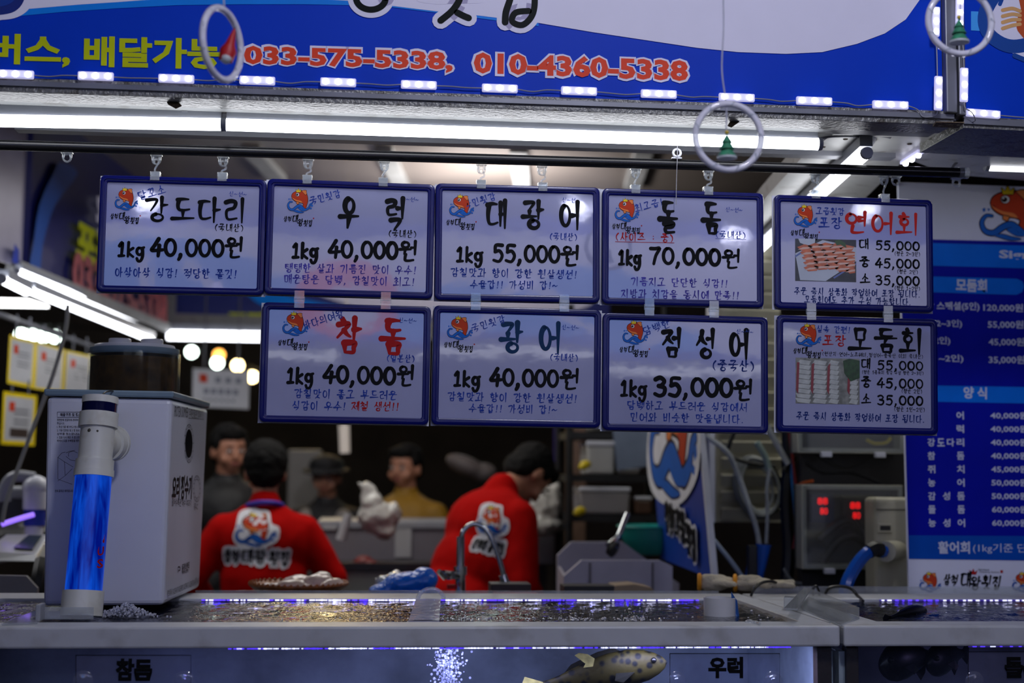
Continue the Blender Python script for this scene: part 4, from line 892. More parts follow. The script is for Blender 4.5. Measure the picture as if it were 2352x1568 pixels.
cord('black cord arching out of the long tank at its far right corner', [atz(1725,1368,ZR), at(1733,1352,3.8), at(1752,1337,3.85), at(1778,1336,3.9), at(1800,1352,3.95), at(1812,1372,3.95)])
cord('black cord arching into the right tank', [at(1895,1366,3.9), at(1905,1350,3.88), at(1930,1346,3.85), at(1955,1352,3.82), at(1970,1368,3.8), atz(1982,1380,ZR-.005)], .0045)
cord('short black cord loop between the two tanks', [at(1868,1368,3.8), at(1868,1350,3.8), at(1875,1346,3.8), at(1880,1355,3.8), at(1882,1368,3.8)], .0035)
mb = MB(); mb.sph(atz(1722,1429,ZR), (.012,.01,.007), 10, 6).sph(atz(1735,1431,ZR), (.01,.008,.006), 10, 6).cyl(atz(1735,1431,ZR)+Vector((0,0,.003)), atz(1745,1436,ZR)+Vector((0,0,.004)), .003, .003, 8)
single('clear_valve', mb, ACR, 'small clear air valve on the front rim of the long tank', 'valve')
# hinge, clear lid corner at far left
mb = MB(); P = [atz(x, y, ZR+.001) for x, y in ((4,1436),(80,1406),(88,1412),(86,1432))]; mb.prism(P, (0,0,.004)); single('clear_cover', mb, ACR, 'clear acrylic lid corner at the left end of the tank rim', 'lid')
c = atz(92, 1425, ZR); mb = MB(); mb.box(c+Vector((0,0,.018)), (.010,.05,.036)).box(c+Vector((-.008,0,.004)), (.02,.02,.008)); single('lid_hinge', mb, GREYW, 'grey plastic hinge beside the clear lid at far left', 'hinge', bevel=.002)
mb = MB(); P = [atz(x, y, ZR+.001) for x, y in ((92,1422),(214,1422),(205,1404),(98,1404))]; mb.prism([P[0],P[1],P[1]+Vector((.0,.003,0)),P[0]+Vector((0,.003,0))], (0,0,.026)); mb.prism(P, (0,0,.002)); single('acrylic_tray', mb, ACR, 'clear acrylic tray around the foot of the filter tube', 'tray')
# ================================================================== water filter box on the tank
BOXW = mat('filter_box_white', (206, 208, 222), .35, var=.02); LIDB = mat('filter_lid_greyblue', (120, 142, 158), .4)
zb = ZR+.004; A = atz(98, 1392, zb); B_ = atz(376, 1390, zb); D = atz(458, 1350, zb)
ex = (B_-A); ex.z = 0; ex.normalize(); ey = (D-B_); ey.z = 0; Wd = (B_-A).length; Dp = ey.length; ey.normalize()
t = thing('water_filter', 'white box water filter with printed lettering standing on the long tank', 'filter', A)
top = at(405, 905, B_.y).z
fl = 1.035
def quad(z, s_, ins=0):
    c = (A + D) / 2 ; c = A + ex*Wd/2 + ey*Dp/2; w_, d_ = Wd*s_/2 - ins, Dp*s_/2 - ins
    return [Vector((c+a*ex*w_+b*ey*d_).xy.to_3d()) + Vector((0,0,z)) for a, b in ((-1,-1),(1,-1),(1,1),(-1,1))]
MB().hexa(quad(zb, 1) + quad(top-.012, 1.05)).build('box_body', BOXW, t, bevel=.012, seg=3)
MB().hexa(quad(top-.010, 1.075) + quad(top+.006, 1.085)).build('box_rim', LIDB, t, bevel=.004)
cc = at(308, 900, 3.0).x; cup = quad(0, 1)[0].lerp(quad(0, 1)[2], .45); cup = at(308, 860, cup.y+.02); cup.z = top+.006
Rc = .5*206*cup.y/F*.98; Hc = at(308, 812, cup.y).z - cup.z
MB().lathe([(Rc, 0), (Rc, Hc), (Rc-.004, Hc), (Rc-.004, .002)], cup, n=48).build('cup_wall', clear('cup_acrylic', haze=.01, refl=.5), t)
MB().lathe([(0, .001), (Rc-.006, .001), (Rc-.006, Hc-.012), (0, Hc-.012)], cup, n=48).build('brown_foam', mat('brown_foam', (74, 50, 16), .7, var=.6, scale=30, spec=.1), t)
lid = MB().lathe([(0, Hc-.004), (Rc*.93, Hc-.004), (Rc*.97, Hc+.004), (Rc*.97, Hc+.012), (Rc*.86, Hc+.013)], cup, n=48).build('cup_rim', LIDB, t)
lid = MB().lathe([(Rc*.88, Hc+.012), (Rc*.88, Hc+.017), (Rc*.86, Hc+.021), (0, Hc+.024)], cup, n=48).build('cup_lid', WHITEP, t)
for px in (275, 349):
    k = at(px, 802, cup.y); MB().lathe([(0, 0), (.028, 0), (.028, .019), (.026, .021), (0, .021)], (k.x, cup.y, cup.z+Hc+.017), n=28).build('lid_knob', WHITEP, lid)
# prints on the front and right faces
fb = quad(zb, 1); ft = quad(top-.012, 1.05)
PF = Plane(fb[0].lerp(ft[0], .5), fb[1]-fb[0], ft[0]-fb[0]); PR = Plane(fb[1].lerp(ft[1], .5), fb[2]-fb[1], (ft[1]+ft[2])-(fb[1]+fb[2]))
def onplane(pl, name, fn, m, par=t):
    b = MB(); fn(b); b.v = [pl.o + pl.ex*v.x + pl.ey*v.y + pl.ez*v.z for v in b.v]; return b.build(name, m, par)
GI = mat('grey_print', (44, 46, 56), .5)
def front_print(b):
    ftext(b, '제품구조 및 청소', PF.loc(138,952), PF.loc(186,952), .008, .0012, .02)
    for i, (s_, x0) in enumerate((('정면판에 청결하게 관리하여',131),('주십시오.',131),('1. 무상기를 제거하고 청소용',131),('2. 가동 컵망울 돌고 함 물로',131),('    상부를 청소합니다.',131),('3. 컵을 다시 껴운 후 함 고정',131),('    하여시 모즐 수혜함을 제작',131))):
        y = 964 + i*8; ftext(b, s_, PF.loc(x0, y), PF.loc(x0+ (18 if len(s_) < 6 else 52), y), .0058, .0012, .01)
    for pts in ([(132,952-6),(190,946),(190,958),(132,958),(132,946)], [(133,1050),(133,1100),(166,1112)], [(133,1050),(148,1060),(168,1072)], [(148,1060),(150,1092),(133,1104)], [(150,1092),(166,1076)], [(133,1050),(142,1040),(150,1038)], [(152,1040),(160,1036),(172,1034)], [(152,1048),(162,1056),(174,1058)]):
        ribbon(b, [(PF.loc(*p).x, PF.loc(*p).z) for p in pts], lambda s_: .0009, .0012, 0)
    ribbon(b, [(PF.loc(x, y).x, PF.loc(x, y).z) for x, y in ((158,1048),(158,1040),(168,1036),(178,1040))], lambda s_: .0009, .0012)
    ftext(b, '전체 품목은 제작됩니다', PF.loc(126,1127), PF.loc(168,1127), .006, .0012, .01)
onplane(PF, 'instruction_print', front_print, GI)
def side_print(b):
    ftext(b, 'PROTEIN SKIMMER', PR.loc(400,944), PR.loc(431,947), .026, .0012, .0)
    ftext(b, '수족관 물순환 정화제거기', PR.loc(434,949), PR.loc(466,953), .022, .0012, .0)
    q = [PR.loc(*p) for p in ((432,939),(467,944),(467,963),(432,960),(432,939))]; ribbon(b, [(v.x, v.z) for v in q], lambda s_: .001, .0012, 0)
    ftext(b, '활어수족관 해수 여과기', PR.loc(394,1152), PR.loc(438,1156), .02, .0012, .0)
    ftext(b, '유-C', PR.loc(445,1163), PR.loc(453,1163), .018, .0012, .01)
    ftext(b, '동광이앤티', PR.loc(417,1305), PR.loc(434,1298), .022, .0012, .02); ftext(b, 'www.dk.net', PR.loc(418,1314), PR.loc(432,1309), .010, .0012, .0)
    ftext(b, '불법복제시 10-0354147 10-0354992 10-0739447 10-1022407 30-0 유통 1645', PR.loc(383,1364), PR.loc(455,1332), .020, .0012, .0)
    for c_, rx, ry in (((433,1018),11,44), ((433,1018),9,38), ((451,1122),9,30), ((451,1122),6,22)):
        q = [PR.loc(c_[0]+rx*math.cos(i*.314), c_[1]+ry*math.sin(i*.314)) for i in range(21)]; ribbon(b, [(v.x, v.z) for v in q], lambda s_: .0014, .0013, 0)
    for i in range(14):
        for c_, rx, ry in (((433,1018),10,41), ((451,1122),7.5,26)):
            a_ = i*.449; v = PR.loc(c_[0]+rx*math.cos(a_), c_[1]+ry*math.sin(a_)); ribbon(b, [(v.x-.002, v.z), (v.x+.002, v.z+.001)], lambda s_: .003, .0013, 0)
    ribbon(b, [(PR.loc(x, y).x, PR.loc(x, y).z) for x, y in ((408,1314),(408,1302),(412,1302),(413,1308),(409,1310))], lambda s_: .003, .0012)
onplane(PR, 'side_print', side_print, GI)
onplane(PR, 'title_print', lambda b: (ftext(b, '요리', PR.loc(395,1120), PR.loc(412,1120), .060, .0012, .03), ftext(b, '정수기', PR.loc(415,1119), PR.loc(440,1119), .062, .0012, .03)), INK)
def hole(b):
    q = [PR.loc(433+8*math.cos(i*.314), 1018+33*math.sin(i*.314)) for i in range(20)]; flat(b, q, .0014)
onplane(PR, 'viewing_window', hole, mat('window_dark', (30, 34, 44), .08, coat=1))
# pipework with the glowing blue tube
AX0, AX1 = at(187, 1412, 3.26), at(231, 912, 3.33)
def axp(py): 
    return AX0.lerp(AX1, (1412-py)/500)
PVC = mat('cream_pvc', (212, 212, 206), .3, dirt=(150, 140, 110), dirt_amt=.3, dscale=20); Rp = .5*80*3.3/F
t = thing('filter_tube', 'glowing blue filter tube with white pipe fittings in front of the filter box', 'filter', AX0)
def seg(nm, m, y0, y1, r0, r1=None, bev=0): return MB().cyl(axp(y0), axp(y1), r0, r1, 36).build(nm, m, t, bevel=bev)
seg('base_pipe', PVC, 1414, 1358, Rp*1.12, Rp*1.12, .002)
BG = bpy.data.materials.new('glowing_blue_tube'); BG.use_nodes = True; nt = BG.node_tree; pb = nt.nodes['Principled BSDF']
tc = nt.nodes.new('ShaderNodeTexCoord'); mp = nt.nodes.new('ShaderNodeMapping'); mp.inputs['Scale'].default_value = (70, 30, 9); nz = nt.nodes.new('ShaderNodeTexNoise'); nz.inputs['Scale'].default_value = 1; nz.inputs['Detail'].default_value = 3; nz.inputs['Distortion'].default_value = .6
nt.links.new(tc.outputs['Object'], mp.inputs[0]); nt.links.new(mp.outputs[0], nz.inputs['Vector'])
rp = nt.nodes.new('ShaderNodeValToRGB'); rp.color_ramp.elements[0].position = .36; rp.color_ramp.elements[0].color = (.0, .006, .2, 1); rp.color_ramp.elements[1].position = .85; rp.color_ramp.elements[1].color = (.005, .12, .9, 1)
nt.links.new(nz.outputs['Fac'], rp.inputs[0]); nt.links.new(rp.outputs[0], pb.inputs['Emission Color']); pb.inputs['Emission Strength'].default_value = .8
pb.inputs['Base Color'].default_value = lin((0, 6, 80)); pb.inputs['Roughness'].default_value = .3; pb.inputs['Specular IOR Level'].default_value = .25
o = seg('glowing_tube', BG, 1360, 1096, Rp, Rp)
seg('lower_coupling', PVC, 1099, 1083, Rp*1.1, Rp*1.1, .0015); seg('coupling', PVC, 1084, 1060, Rp*1.05, Rp*1.05, .0015)
seg('tee_pipe', PVC, 1064, 980, Rp*.94, Rp*.94); seg('upper_collar', PVC, 984, 950, Rp*1.08, Rp*1.08, .003)
seg('window_ring', mat('navy_window', (14, 16, 60), .1, coat=1), 951, 926, Rp*.98, Rp*.98); seg('top_cap', PVC, 928, 912, Rp*1.0, Rp*1.0, .002)
a_ = axp(1020); b2 = at(268, 1018, 3.42); d = (b2-a_).normalized()
MB().cyl(a_, a_+d*.085, Rp*.82, Rp*.82, 32).cyl(a_+d*.060, a_+d*.083, Rp*.98, Rp*.98, 32).cyl(a_+d*.083, a_+d*.092, Rp*1.04, Rp*1.04, 32).build('side_branch', PVC, t, bevel=.0015)
for px, py in ((206,988),(224,990)): MB().sph(at(px, py, 3.285), .005, 10, 6).build('stain_spot', mat('dark_stain', (70, 66, 54), .6), t)
def redp(b):
    pass
mb = MB(); PT = Plane(axp(1220)+Vector((0,-Rp*1.02,0)), ex, AX1-AX0)
for i, ch in enumerate('ROINUS'):
    y0 = 1150 + i*29; zz = PT.loc(200, y0).z; ftext(mb, ch, Vector((Rp*.66,0,zz)), Vector((Rp*.93,0,zz)), .020, 0, .02)
mb.v = [PT.o + PT.ex*v.x + PT.ez*v.z + Vector((0, Rp*1.02 - math.sqrt((Rp*1.02)**2 - min(Rp, abs(v.x))**2), 0)) for v in mb.v]
mb.build('red_print', REDINK, t)
cord('thin black wire from the brown cup to the filter tube', [cup+Vector((.02,-Rc*.95,.004)), at(270,899,3.5), at(252,898,3.42), at(240,902,3.36), at(234,910,3.335)], .002, name='wire', cat='wire')
# ================================================================== foreground hanging rings
def ring_thing(cx, cy, rpx, asp, Y, lb, charm, string):
    c = at(cx, cy, Y); R = rpx*Y/F; t = thing('hanging_ring', lb, 'ornament', c - Vector((0,0,R)), group='clear ring ornaments hanging in front of the stall')
    MB().tube([c + Vector((R*asp*math.cos(i*math.pi/12), R*(1-asp**2)**.5*math.cos(i*math.pi/12), R*math.sin(i*math.pi/12))) for i in range(24)], R*.1, 12, True, 2).build('ring_tube', clear('frosted_ring', (240, 238, 250), haze=.8, refl=1.2), t)
    w_ = MB()
    for i in range(9):
        a0 = i*.7; p0 = c + Vector((R*1.07*asp*math.cos(a0), -.004 + R*(1-asp**2)**.5*math.cos(a0), R*1.07*math.sin(a0))); p1 = c + Vector((R*.93*asp*math.cos(a0+.12), -.009 + R*(1-asp**2)**.5*math.cos(a0+.12), R*.93*math.sin(a0+.12))); w_.cyl(p0, p1, R*.025, n=6)
    w_.build('winding', CLEAR, t)
    MB().tube([at(*p, Y) for p in string], .0016, 6).build('string', clear('nylon', (210, 210, 225), haze=.6), t)
    if charm == 'tree':
        k = c + Vector((-.004, -.004, -R*.62)); s_ = R*.25
        o = MB().lathe([(0, 0), (s_*1.15, .0), (s_*.6, s_*.9), (s_*.9, s_*.9), (s_*.45, s_*1.7), (s_*.65, s_*1.7), (0, s_*2.8)], k, n=14).build('tree_charm', mat('charm_green', (52, 130, 96), .5, var=.4, scale=120), t)
        MB().sph(k+Vector((0,0,s_*2.95)), s_*.25, 10, 6).build('star', mat('charm_gold', (210, 180, 50), .4), o); MB().lathe([(0,-s_*.3),(s_*1.2,-s_*.25),(s_*1.2,.0),(0,.0)], k, n=14).build('snow_base', mat('charm_white', (190, 196, 200), .5), o)
    else:
        k = c + Vector((R*asp*.25, -.003, -R*.5)); o = MB().lathe([(0, 0), (R*.2, .0), (R*.24, R*.3), (R*.14, R*.5), (R*.05, R*.9), (0, R)], k, (.25, 0, 1), n=14).build('santa_charm', mat('charm_red', (176, 24, 30), .5), t)
        MB().sph(k+Vector((.002, -.004, R*.06)), (R*.17, R*.17, R*.16), 12, 8).build('beard', mat('charm_white', (190, 196, 200), .5), o)
ring_thing(510, 101, 82, .44, 2.6, 'clear ring ornament with a red and white charm, left of the phone number', 'santa', [(516,22),(514,0),(512,-60)])
ring_thing(1673, 314, 80, 1.0, 2.62, 'clear ring ornament with green tree charm in front of the tube lamp', 'tree', [(1668,300),(1668,240),(1658,160),(1662,60),(1660,-60)])
ring_thing(2205, 50, 80, 1.0, 2.62, 'clear ring ornament with green tree charm at the top right', 'tree', [(2204,64),(2206,10),(2206,-60)])
# ================================================================== tall menu board at the right
MY = 3.95; MP = Plane(at(2075, 900, MY), at(2200,423,MY)-at(2063,418,MY), at(2063,418,MY)-at(2088,1362,MY))
t = thing('menu_board', 'tall blue and white menu board with fish logo at the right edge', 'board', MP.o + MP.ez*-(.58), MP.R)
par_off = MP.ez*.58
tl, bl = MP.loc(2063,418), MP.loc(2088,1364); w_ = .62
def mpoly(name, m, pts, off, tx=None):
    b = MB(); 
    if pts:
        q = [MP.loc(*p) for p in pts]; flat(b, q, off)
    if tx: 
        for s_, x0, y0, x1, y1, h, bo in tx: ftext(b, s_, MP.loc(x0, y0), MP.loc(x1, y1), h*MY/F, off, bo)
    b.v = [MP.o + MP.ex*v.x + MP.ey*v.y + MP.ez*v.z for v in b.v]; return b.build(name, m, t)
mb = MB(); mb.prism([MP.o + MP.ex*v[0] + MP.ez*v[1] for v in ((tl.x, tl.z), (tl.x+w_, tl.z), (bl.x+w_-.02, bl.z), (bl.x, bl.z))], MP.ey*.012); mb.build('board_panel', mat('menu_white', (214, 216, 236), .5, var=.02, spec=.15), t, bevel=.001)
XR = 2560
sl = lambda y, x=2300: y + (x-2075)*.02
mpoly('blue_field', mat('menu_blue', (0, 14, 160), .5, spec=.12), [(2067,548),(XR,560),(XR,1290),(2087,1283)], .001)
LBm = mat('menu_light_blue', (0, 110, 224), .5, spec=.12)
mpoly('light_band', LBm, [(2067,556),(XR,570),(XR,622),(2068,608)], .0016); mpoly('light_band', LBm, [(2077,884),(XR,892),(XR,930),(2078,921)], .0016); mpoly('light_band', mat('menu_mid_blue', (0, 74, 176), .5, spec=.12), [(2086,1229),(XR,1232),(XR,1288),(2087,1283)], .0016)
mpoly('rounded_band', LBm, [(2069,633),(2335,640),(2348,646),(2352,658),(2347,671),(2334,677),(2070,669)], .0016)
WT = mat('menu_white_print', (204, 208, 230), .4)
mpoly('heading_lettering', WT, None, .0022, [('Signature', 2294,586,2470,592,26,.035), ('모둠회',2195,654,2266,657,32,.04), ('양 식',2212,901,2266,903,29,.03), ('활어회',2154,1257,2227,1257,29,.03), ('(1kg기준 단가, 4인)',2234,1259,2440,1261,24,0)])
rows = [('대왕 스페셜(5인)',2108,703,2249,705,23,.025),('120,000원',2258,706,2349,708,21,.02),('중(2~3인)',2124,743,2209,744,21,.02),('55,000원',2268,745,2350,746,21,.02),('소(2인)',2118,783,2182,783,21,.02),('45,000원',2270,785,2352,786,21,.02),('(1~2인)',2136,824,2212,824,21,.02),('35,000원',2270,826,2353,827,21,.02)]
for i, (nm, pr) in enumerate((('광어','40,000원'),('우럭','40,000원'),('강도다리','40,000원'),('참돔','40,000원'),('쥐치','45,000원'),('농어','50,000원'),('감성돔','50,000원'),('돌돔','60,000원'),('능성어','60,000원'))):
    y = 954 + i*30.8; n = len(nm)
    for k, ch in enumerate(nm):
        x = 2129 + i*.35 + (0 if n == 1 else k*(67/(n-1))); rows.append((ch, x, y, x+17, y, 19, .025))
    rows.append((pr, 2274 + i*.5, y, 2360, y+1, 18, .02))
mpoly('price_lettering', WT, None, .0022, rows)
def memb(x0, y0, x1, y1):
    b = MB(); emblem(b, lambda x, y: MP.loc(x0+(x1-x0)*x/270, y0+(y1-y0)*y/263), off=.0022); b.v = [MP.o + MP.ex*v.x + MP.ey*v.y + MP.ez*v.z for v in b.v]; return b.build('fish_emblem', EM, t)
memb(2252, 427, 2398, 552); memb(2112, 1312, 2161, 1359); memb(2325, 1312, 2375, 1359)
b = MB()
for s_, x0, y0, x1, y1, h in (('삼척',2166,1330,2198,1332,24),('대',2204,1330,2228,1330,34),('왕',2226,1338,2250,1339,30),('횟집',2254,1336,2298,1338,30)): brush(b, s_, MP.loc(x0,y0), MP.loc(x1,y1), h*MY/F, .14, .0022, .6, slant=.15)
b.v = [MP.o + MP.ex*v.x + MP.ey*v.y + MP.ez*v.z for v in b.v]; b.build('shop_lettering', INK, t)
mpoly('red_crown', REDINK, [(2228,1318),(2225,1308),(2231,1313),(2235,1305),(2238,1313),(2245,1309),(2241,1319)], .0022); mpoly('red_seal', REDINK, [(2297,1309),(2303,1309),(2303,1315),(2297,1315)], .0022)
mpoly('small_print', GI, None, .0022, [('Samcheok', 2246,1307,2272,1308,5,0), ('Daewang Sashimi', 2249,1313,2294,1314,5,0)])
# ================================================================== market hall
DKW = mat('hall_dark_wall', (84, 74, 66), .7, var=.3, scale=2)
def st(name, c, d, m): return single(name, MB().box(c, d), m, None, None, kind='structure', loc=c)
st('floor', (0, 5, -.05), (18, 24, .1), mat('wet_dark_floor', (58, 58, 60), .3, var=.3, scale=3))
st('wall_back', (0, 16, 2.3), (18, .2, 4.6), DKW); st('wall_front', (0, -6, 2.3), (18, .2, 4.6), DKW)
st('wall_left', (-9, 5, 2.3), (.2, 22, 4.6), DKW); st('wall_right', (9, 5, 2.3), (.2, 22, 4.6), DKW)
st('ceiling', (0, 5, 4.65), (18, 22, .1), mat('hall_ceiling', (52, 48, 46), .6))
# the row of stalls behind the photographer: its banner and lamps mirror in the signs
OY = -3.0
t = thing('fascia_banner', 'banner of the opposite stall behind the photographer, with an added glow', 'banner', (0.5, OY, 2.40))
MB().box((.5, OY-.02, 2.84), (8, .04, .80)).build('banner_panel', mat('opposite_white', (190, 190, 215), .5, emit=3.4), t)  # emission added to strengthen its mirror image and fill the stall front
def opoly(nm, m, pts, o):
    b = MB(); b.prism([(x, OY+o, z) for x, z in pts], (0, .002, 0)); b.build(nm, m, t)
OB = mat('opposite_blue', (60, 130, 220), .5, emit=3.4); OD = mat('opposite_deep_blue', (20, 50, 160), .5, emit=3); OR = mat('opposite_red', (214, 70, 60), .5, emit=3.2)
opoly('blue_wave', OB, [(v.x, v.y) for v in catmull([Vector(p) for p in ((-2.4,2.45,0),(-1.9,2.95,0),(-1.2,3.05,0),(-.6,2.85,0),(.5,2.75,0),(1.6,2.9,0),(2.3,2.6,0),(2.4,2.45,0))], 5)], .002)
opoly('deep_band', OD, [(-3.5,2.44),(4.5,2.44),(4.5,2.5),(-3.5,2.5)], .004); opoly('deep_band', OD, [(-3.5,3.12),(4.5,3.12),(4.5,3.24),(-3.5,3.24)], .004)
opoly('red_disc', OR, [(-.15+.36*math.cos(i*.314), 2.72+.24*math.sin(i*.314)) for i in range(20)], .006); opoly('white_disc', MATS['opposite_white'], [(-.12+.2*math.cos(i*.314), 2.66+.12*math.sin(i*.314)) for i in range(20)], .009)
b = MB()
for pts in ([(-1.5,2.9),(-1.45,2.6),(-1.2,2.5)], [(-1.2,2.85),(-.95,2.6),(-.8,2.5)], [(-1.0,2.7),(-1.2,2.52)], [(.7,2.5),(1.0,2.75),(1.2,2.85)], [(.9,2.85),(1.3,2.65),(1.6,2.5)], [(-3,2.7),(-2.8,2.9)], [(1.9,2.55),(2.1,2.7)]):
    ribbon(b, pts, lambda s_: .07, 0)
b.v = [Vector((v.x, OY+.010, v.z)) for v in b.v]; b.build('brush_strokes', MATS['opposite_white'], t)
tube_lamp(Vector((-2.6, OY+.35, 2.34)), Vector((-.2, OY+.35, 2.34)), .016, 'lit tube lamp left of two under the opposite stall banner', hz=.03)
tube_lamp(Vector((.3, OY+.35, 2.34)), Vector((2.9, OY+.35, 2.34)), .016, 'lit tube lamp right of two under the opposite stall banner', hz=.03)
BULB = mat('lit_bulb', (255, 255, 255), .4, emit=34, var=0, ecol=(224, 226, 255))
for px, py, wd in ((338, 468, 'first'), (1322, 474, 'second'), (1684, 540, 'third'), (1990, 482, 'fourth')):
    p = at(px, py, 9.4); p.y = 6.6 - 9.4
    t = thing('pendant_lamp', 'white pendant lamp hung behind the photographer, %s from left' % wd, 'lamp', p, group='lamps over the aisle')
    MB().sph(p, (.085, .06, .06), 16, 10).build('bulb', BULB, t); MB().cyl(p + Vector((0,0,.05)), p + Vector((0,0,.12)), .03, .02, 12).build('socket', WHITEP, t); MB().cyl(p + Vector((0,0,.12)), Vector((p.x, p.y, 4.6)), .004, n=6).build('flex', CORD, t)
# ================================================================== inside of the stall: ceiling, neighbour banners, lamps
st('trim_12', (.2, 6.1, 2.98), (4.6, 3.6, .03), mat('stall_ceiling', (118, 110, 104), .35, var=.15, scale=1.5))
for i, (xa, ya, xb, yb) in enumerate(((575,352,640,420),(880,352,925,440),(1190,352,1200,440),(1480,352,1450,440))):
    a_, b_ = atz(xa, ya, 2.93), atz(xb, yb, 2.93); s_ = Vector((.04, 0, 0)); mb = MB(); mb.hexa([a_-s_, a_+s_, b_+s_, b_-s_] + [q+Vector((0,0,.04)) for q in (a_-s_, a_+s_, b_+s_, b_-s_)]); single('trim_%d' % (13+i), mb, METALW, None, None, kind='structure', loc=a_)
st('trim_17', (-.1, 4.45, 2.86), (3.3, .05, .09), mat('dark_beam', (62, 58, 54), .5))
area('ceiling_glow', (.55, 6.75, 2.55), (.55, 6.85, 3.0), .4, 20, (1, .95, .93))  # unseen upward light added to brighten the middle of the ceiling
# left inner banner, running away from us
LA, LBp = at(70, 620, 5.75), at(388, 752, 8.0); LBp.z = LA.z
PLn = Plane(LA, LBp-LA, (0, 0, 1)); OD = mat('inner_deep_blue', (20, 50, 160), .5)
t = thing('fascia_banner', 'dark blue banner with yellow and red lettering running back at the left', 'banner', LA, PLn.R); Lw = (LBp-LA).length
MB().box((Lw/2, .03, .39), (Lw, .04, .78)).build('banner_panel', mat('inner_banner_navy', (8, 14, 84), .3, coat=.3), t, world=False)
fpoly('light_band', mat('inner_banner_blue', (10, 74, 160), .35), [(62,612),(70,560),(84,470),(118,395),(133,372),(172,398),(120,470),(92,560),(84,625)], .012, PLn, t, 3)
mb = MB(); ftext(mb, '포장판매', PLn.loc(170,548), PLn.loc(330,630), .20, .012, .05); mb.build('yellow_lettering', YEL, t, world=False)
mb = MB(); ftext(mb, '033-575-5338', PLn.loc(160,622), PLn.loc(378,718), .20, .014, .05); mb.build('red_lettering', mat('inner_red', (178, 92, 96), .5), t, world=False)
mb = MB(); ftext(mb, '횟집', PLn.loc(215,490), PLn.loc(300,530), .2, .012, .06); mb.build('white_lettering', BW_, t, world=False)
t = thing('banner_panel', 'pale lilac panel at the far left edge beside the dark banner', 'panel', at(20, 600, 5.6)); a_, b_ = at(-160, 560, 5.2), at(44, 610, 5.62)
mb = MB(); mb.hexa([a_, b_, b_+Vector((0,.04,0)), a_+Vector((0,.04,0))] + [q+Vector((0,0,.8)) for q in (a_, b_, b_+Vector((0,.04,0)), a_+Vector((0,.04,0)))]); mb.build('panel_sheet', mat('pale_panel', (150, 146, 168), .35), t)
mb = MB(); mb.prism([at(35, 560, 5.55), at(44, 575, 5.6), at(44, 612, 5.61), at(30, 600, 5.55)], (0, -.01, 0)); mb.build('blue_corner', OD, t)
def tube_beam(x0, y0, Y0, x1, y1, Y1, w_, h_, nm, m=METALW):
    a_, b_ = at(x0, y0, Y0), at(x1, y1, Y1); s_ = (b_-a_).cross(Vector((0,0,1))).normalized()*w_/2; mb = MB(); mb.hexa([a_-s_, b_-s_, b_+s_, a_+s_] + [q+Vector((0,0,h_)) for q in (a_-s_, b_-s_, b_+s_, a_+s_)]); return single(nm, mb, m, None, None, kind='structure', loc=a_)
tube_beam(30, 628, 5.6, 385, 768, 7.95, .06, .05, 'trim_18'); tube_beam(392, 762, 8.0, 1410, 795, 7.9, .08, .10, 'trim_19')
a_ = at(392, 768, 8.0); st('trim_20', (a_.x, a_.y-.02, a_.z+.45), (.045, .05, .9), METALW)
tube_lamp(at(40,622,5.55), at(345,747,7.6), .012, 'upper lit tube lamp along the inner side of the left stall', 'tube lamps of the left stall', hz=.02)
tube_lamp(at(66,664,5.4), at(346,778,7.5), .017, 'lower lit tube lamp along the inner side of the left stall', 'tube lamps of the left stall', hz=.02)
tube_lamp(at(4,640,5.0), at(60,668,5.3), .017, 'short lit tube lamp at the far left edge', 'tube lamps of the left stall', hz=.02)
tube_lamp(at(385,769,7.9), at(760,776,7.9), .026, 'lit tube lamp across the back of the left stall', 'tube lamps of the left stall', hz=.04)
single('square_lamp', MB().prism([at(-20, 690, 6.5), at(-10, 705, 6.3), at(112, 707, 6.3), at(66, 692, 6.5)], (0, 0, .01)), mat('lit_panel', (255,255,255), .5, emit=5, var=0), 'flat white lamp panel below the left tube lamps', 'light')
t = thing('fascia_banner', 'blue and white banner across the back, seen between the sign rows', 'banner', at(900, 745, 8.05)); P8 = Plane(at(900, 745, 8.05), (1, 0, .0), (0, 0, 1))
a_, b_ = P8.loc(398, 745), P8.loc(1400, 780); MB().box(((a_.x+b_.x)/2, .02, a_.z+.3), (b_.x-a_.x, .03, .62)).build('banner_panel', mat('back_banner_blue', (10, 30, 130), .35), t, world=False)
fpoly('white_field', BW_, [(740,560),(700,650),(770,690),(900,720),(1150,728),(1330,712),(1390,650),(1400,540)], .003, P8, t, 4); fpoly('light_band', BL_, [(600,640),(640,672),(760,700),(900,722),(800,724),(680,716),(600,700),(560,660)], .004, P8, t, 4)
mb = MB(); ftext(mb, '포장판매', P8.loc(522,730), P8.loc(700,736), .075, .004, .05); mb.build('yellow_lettering', YEL, t, world=False)
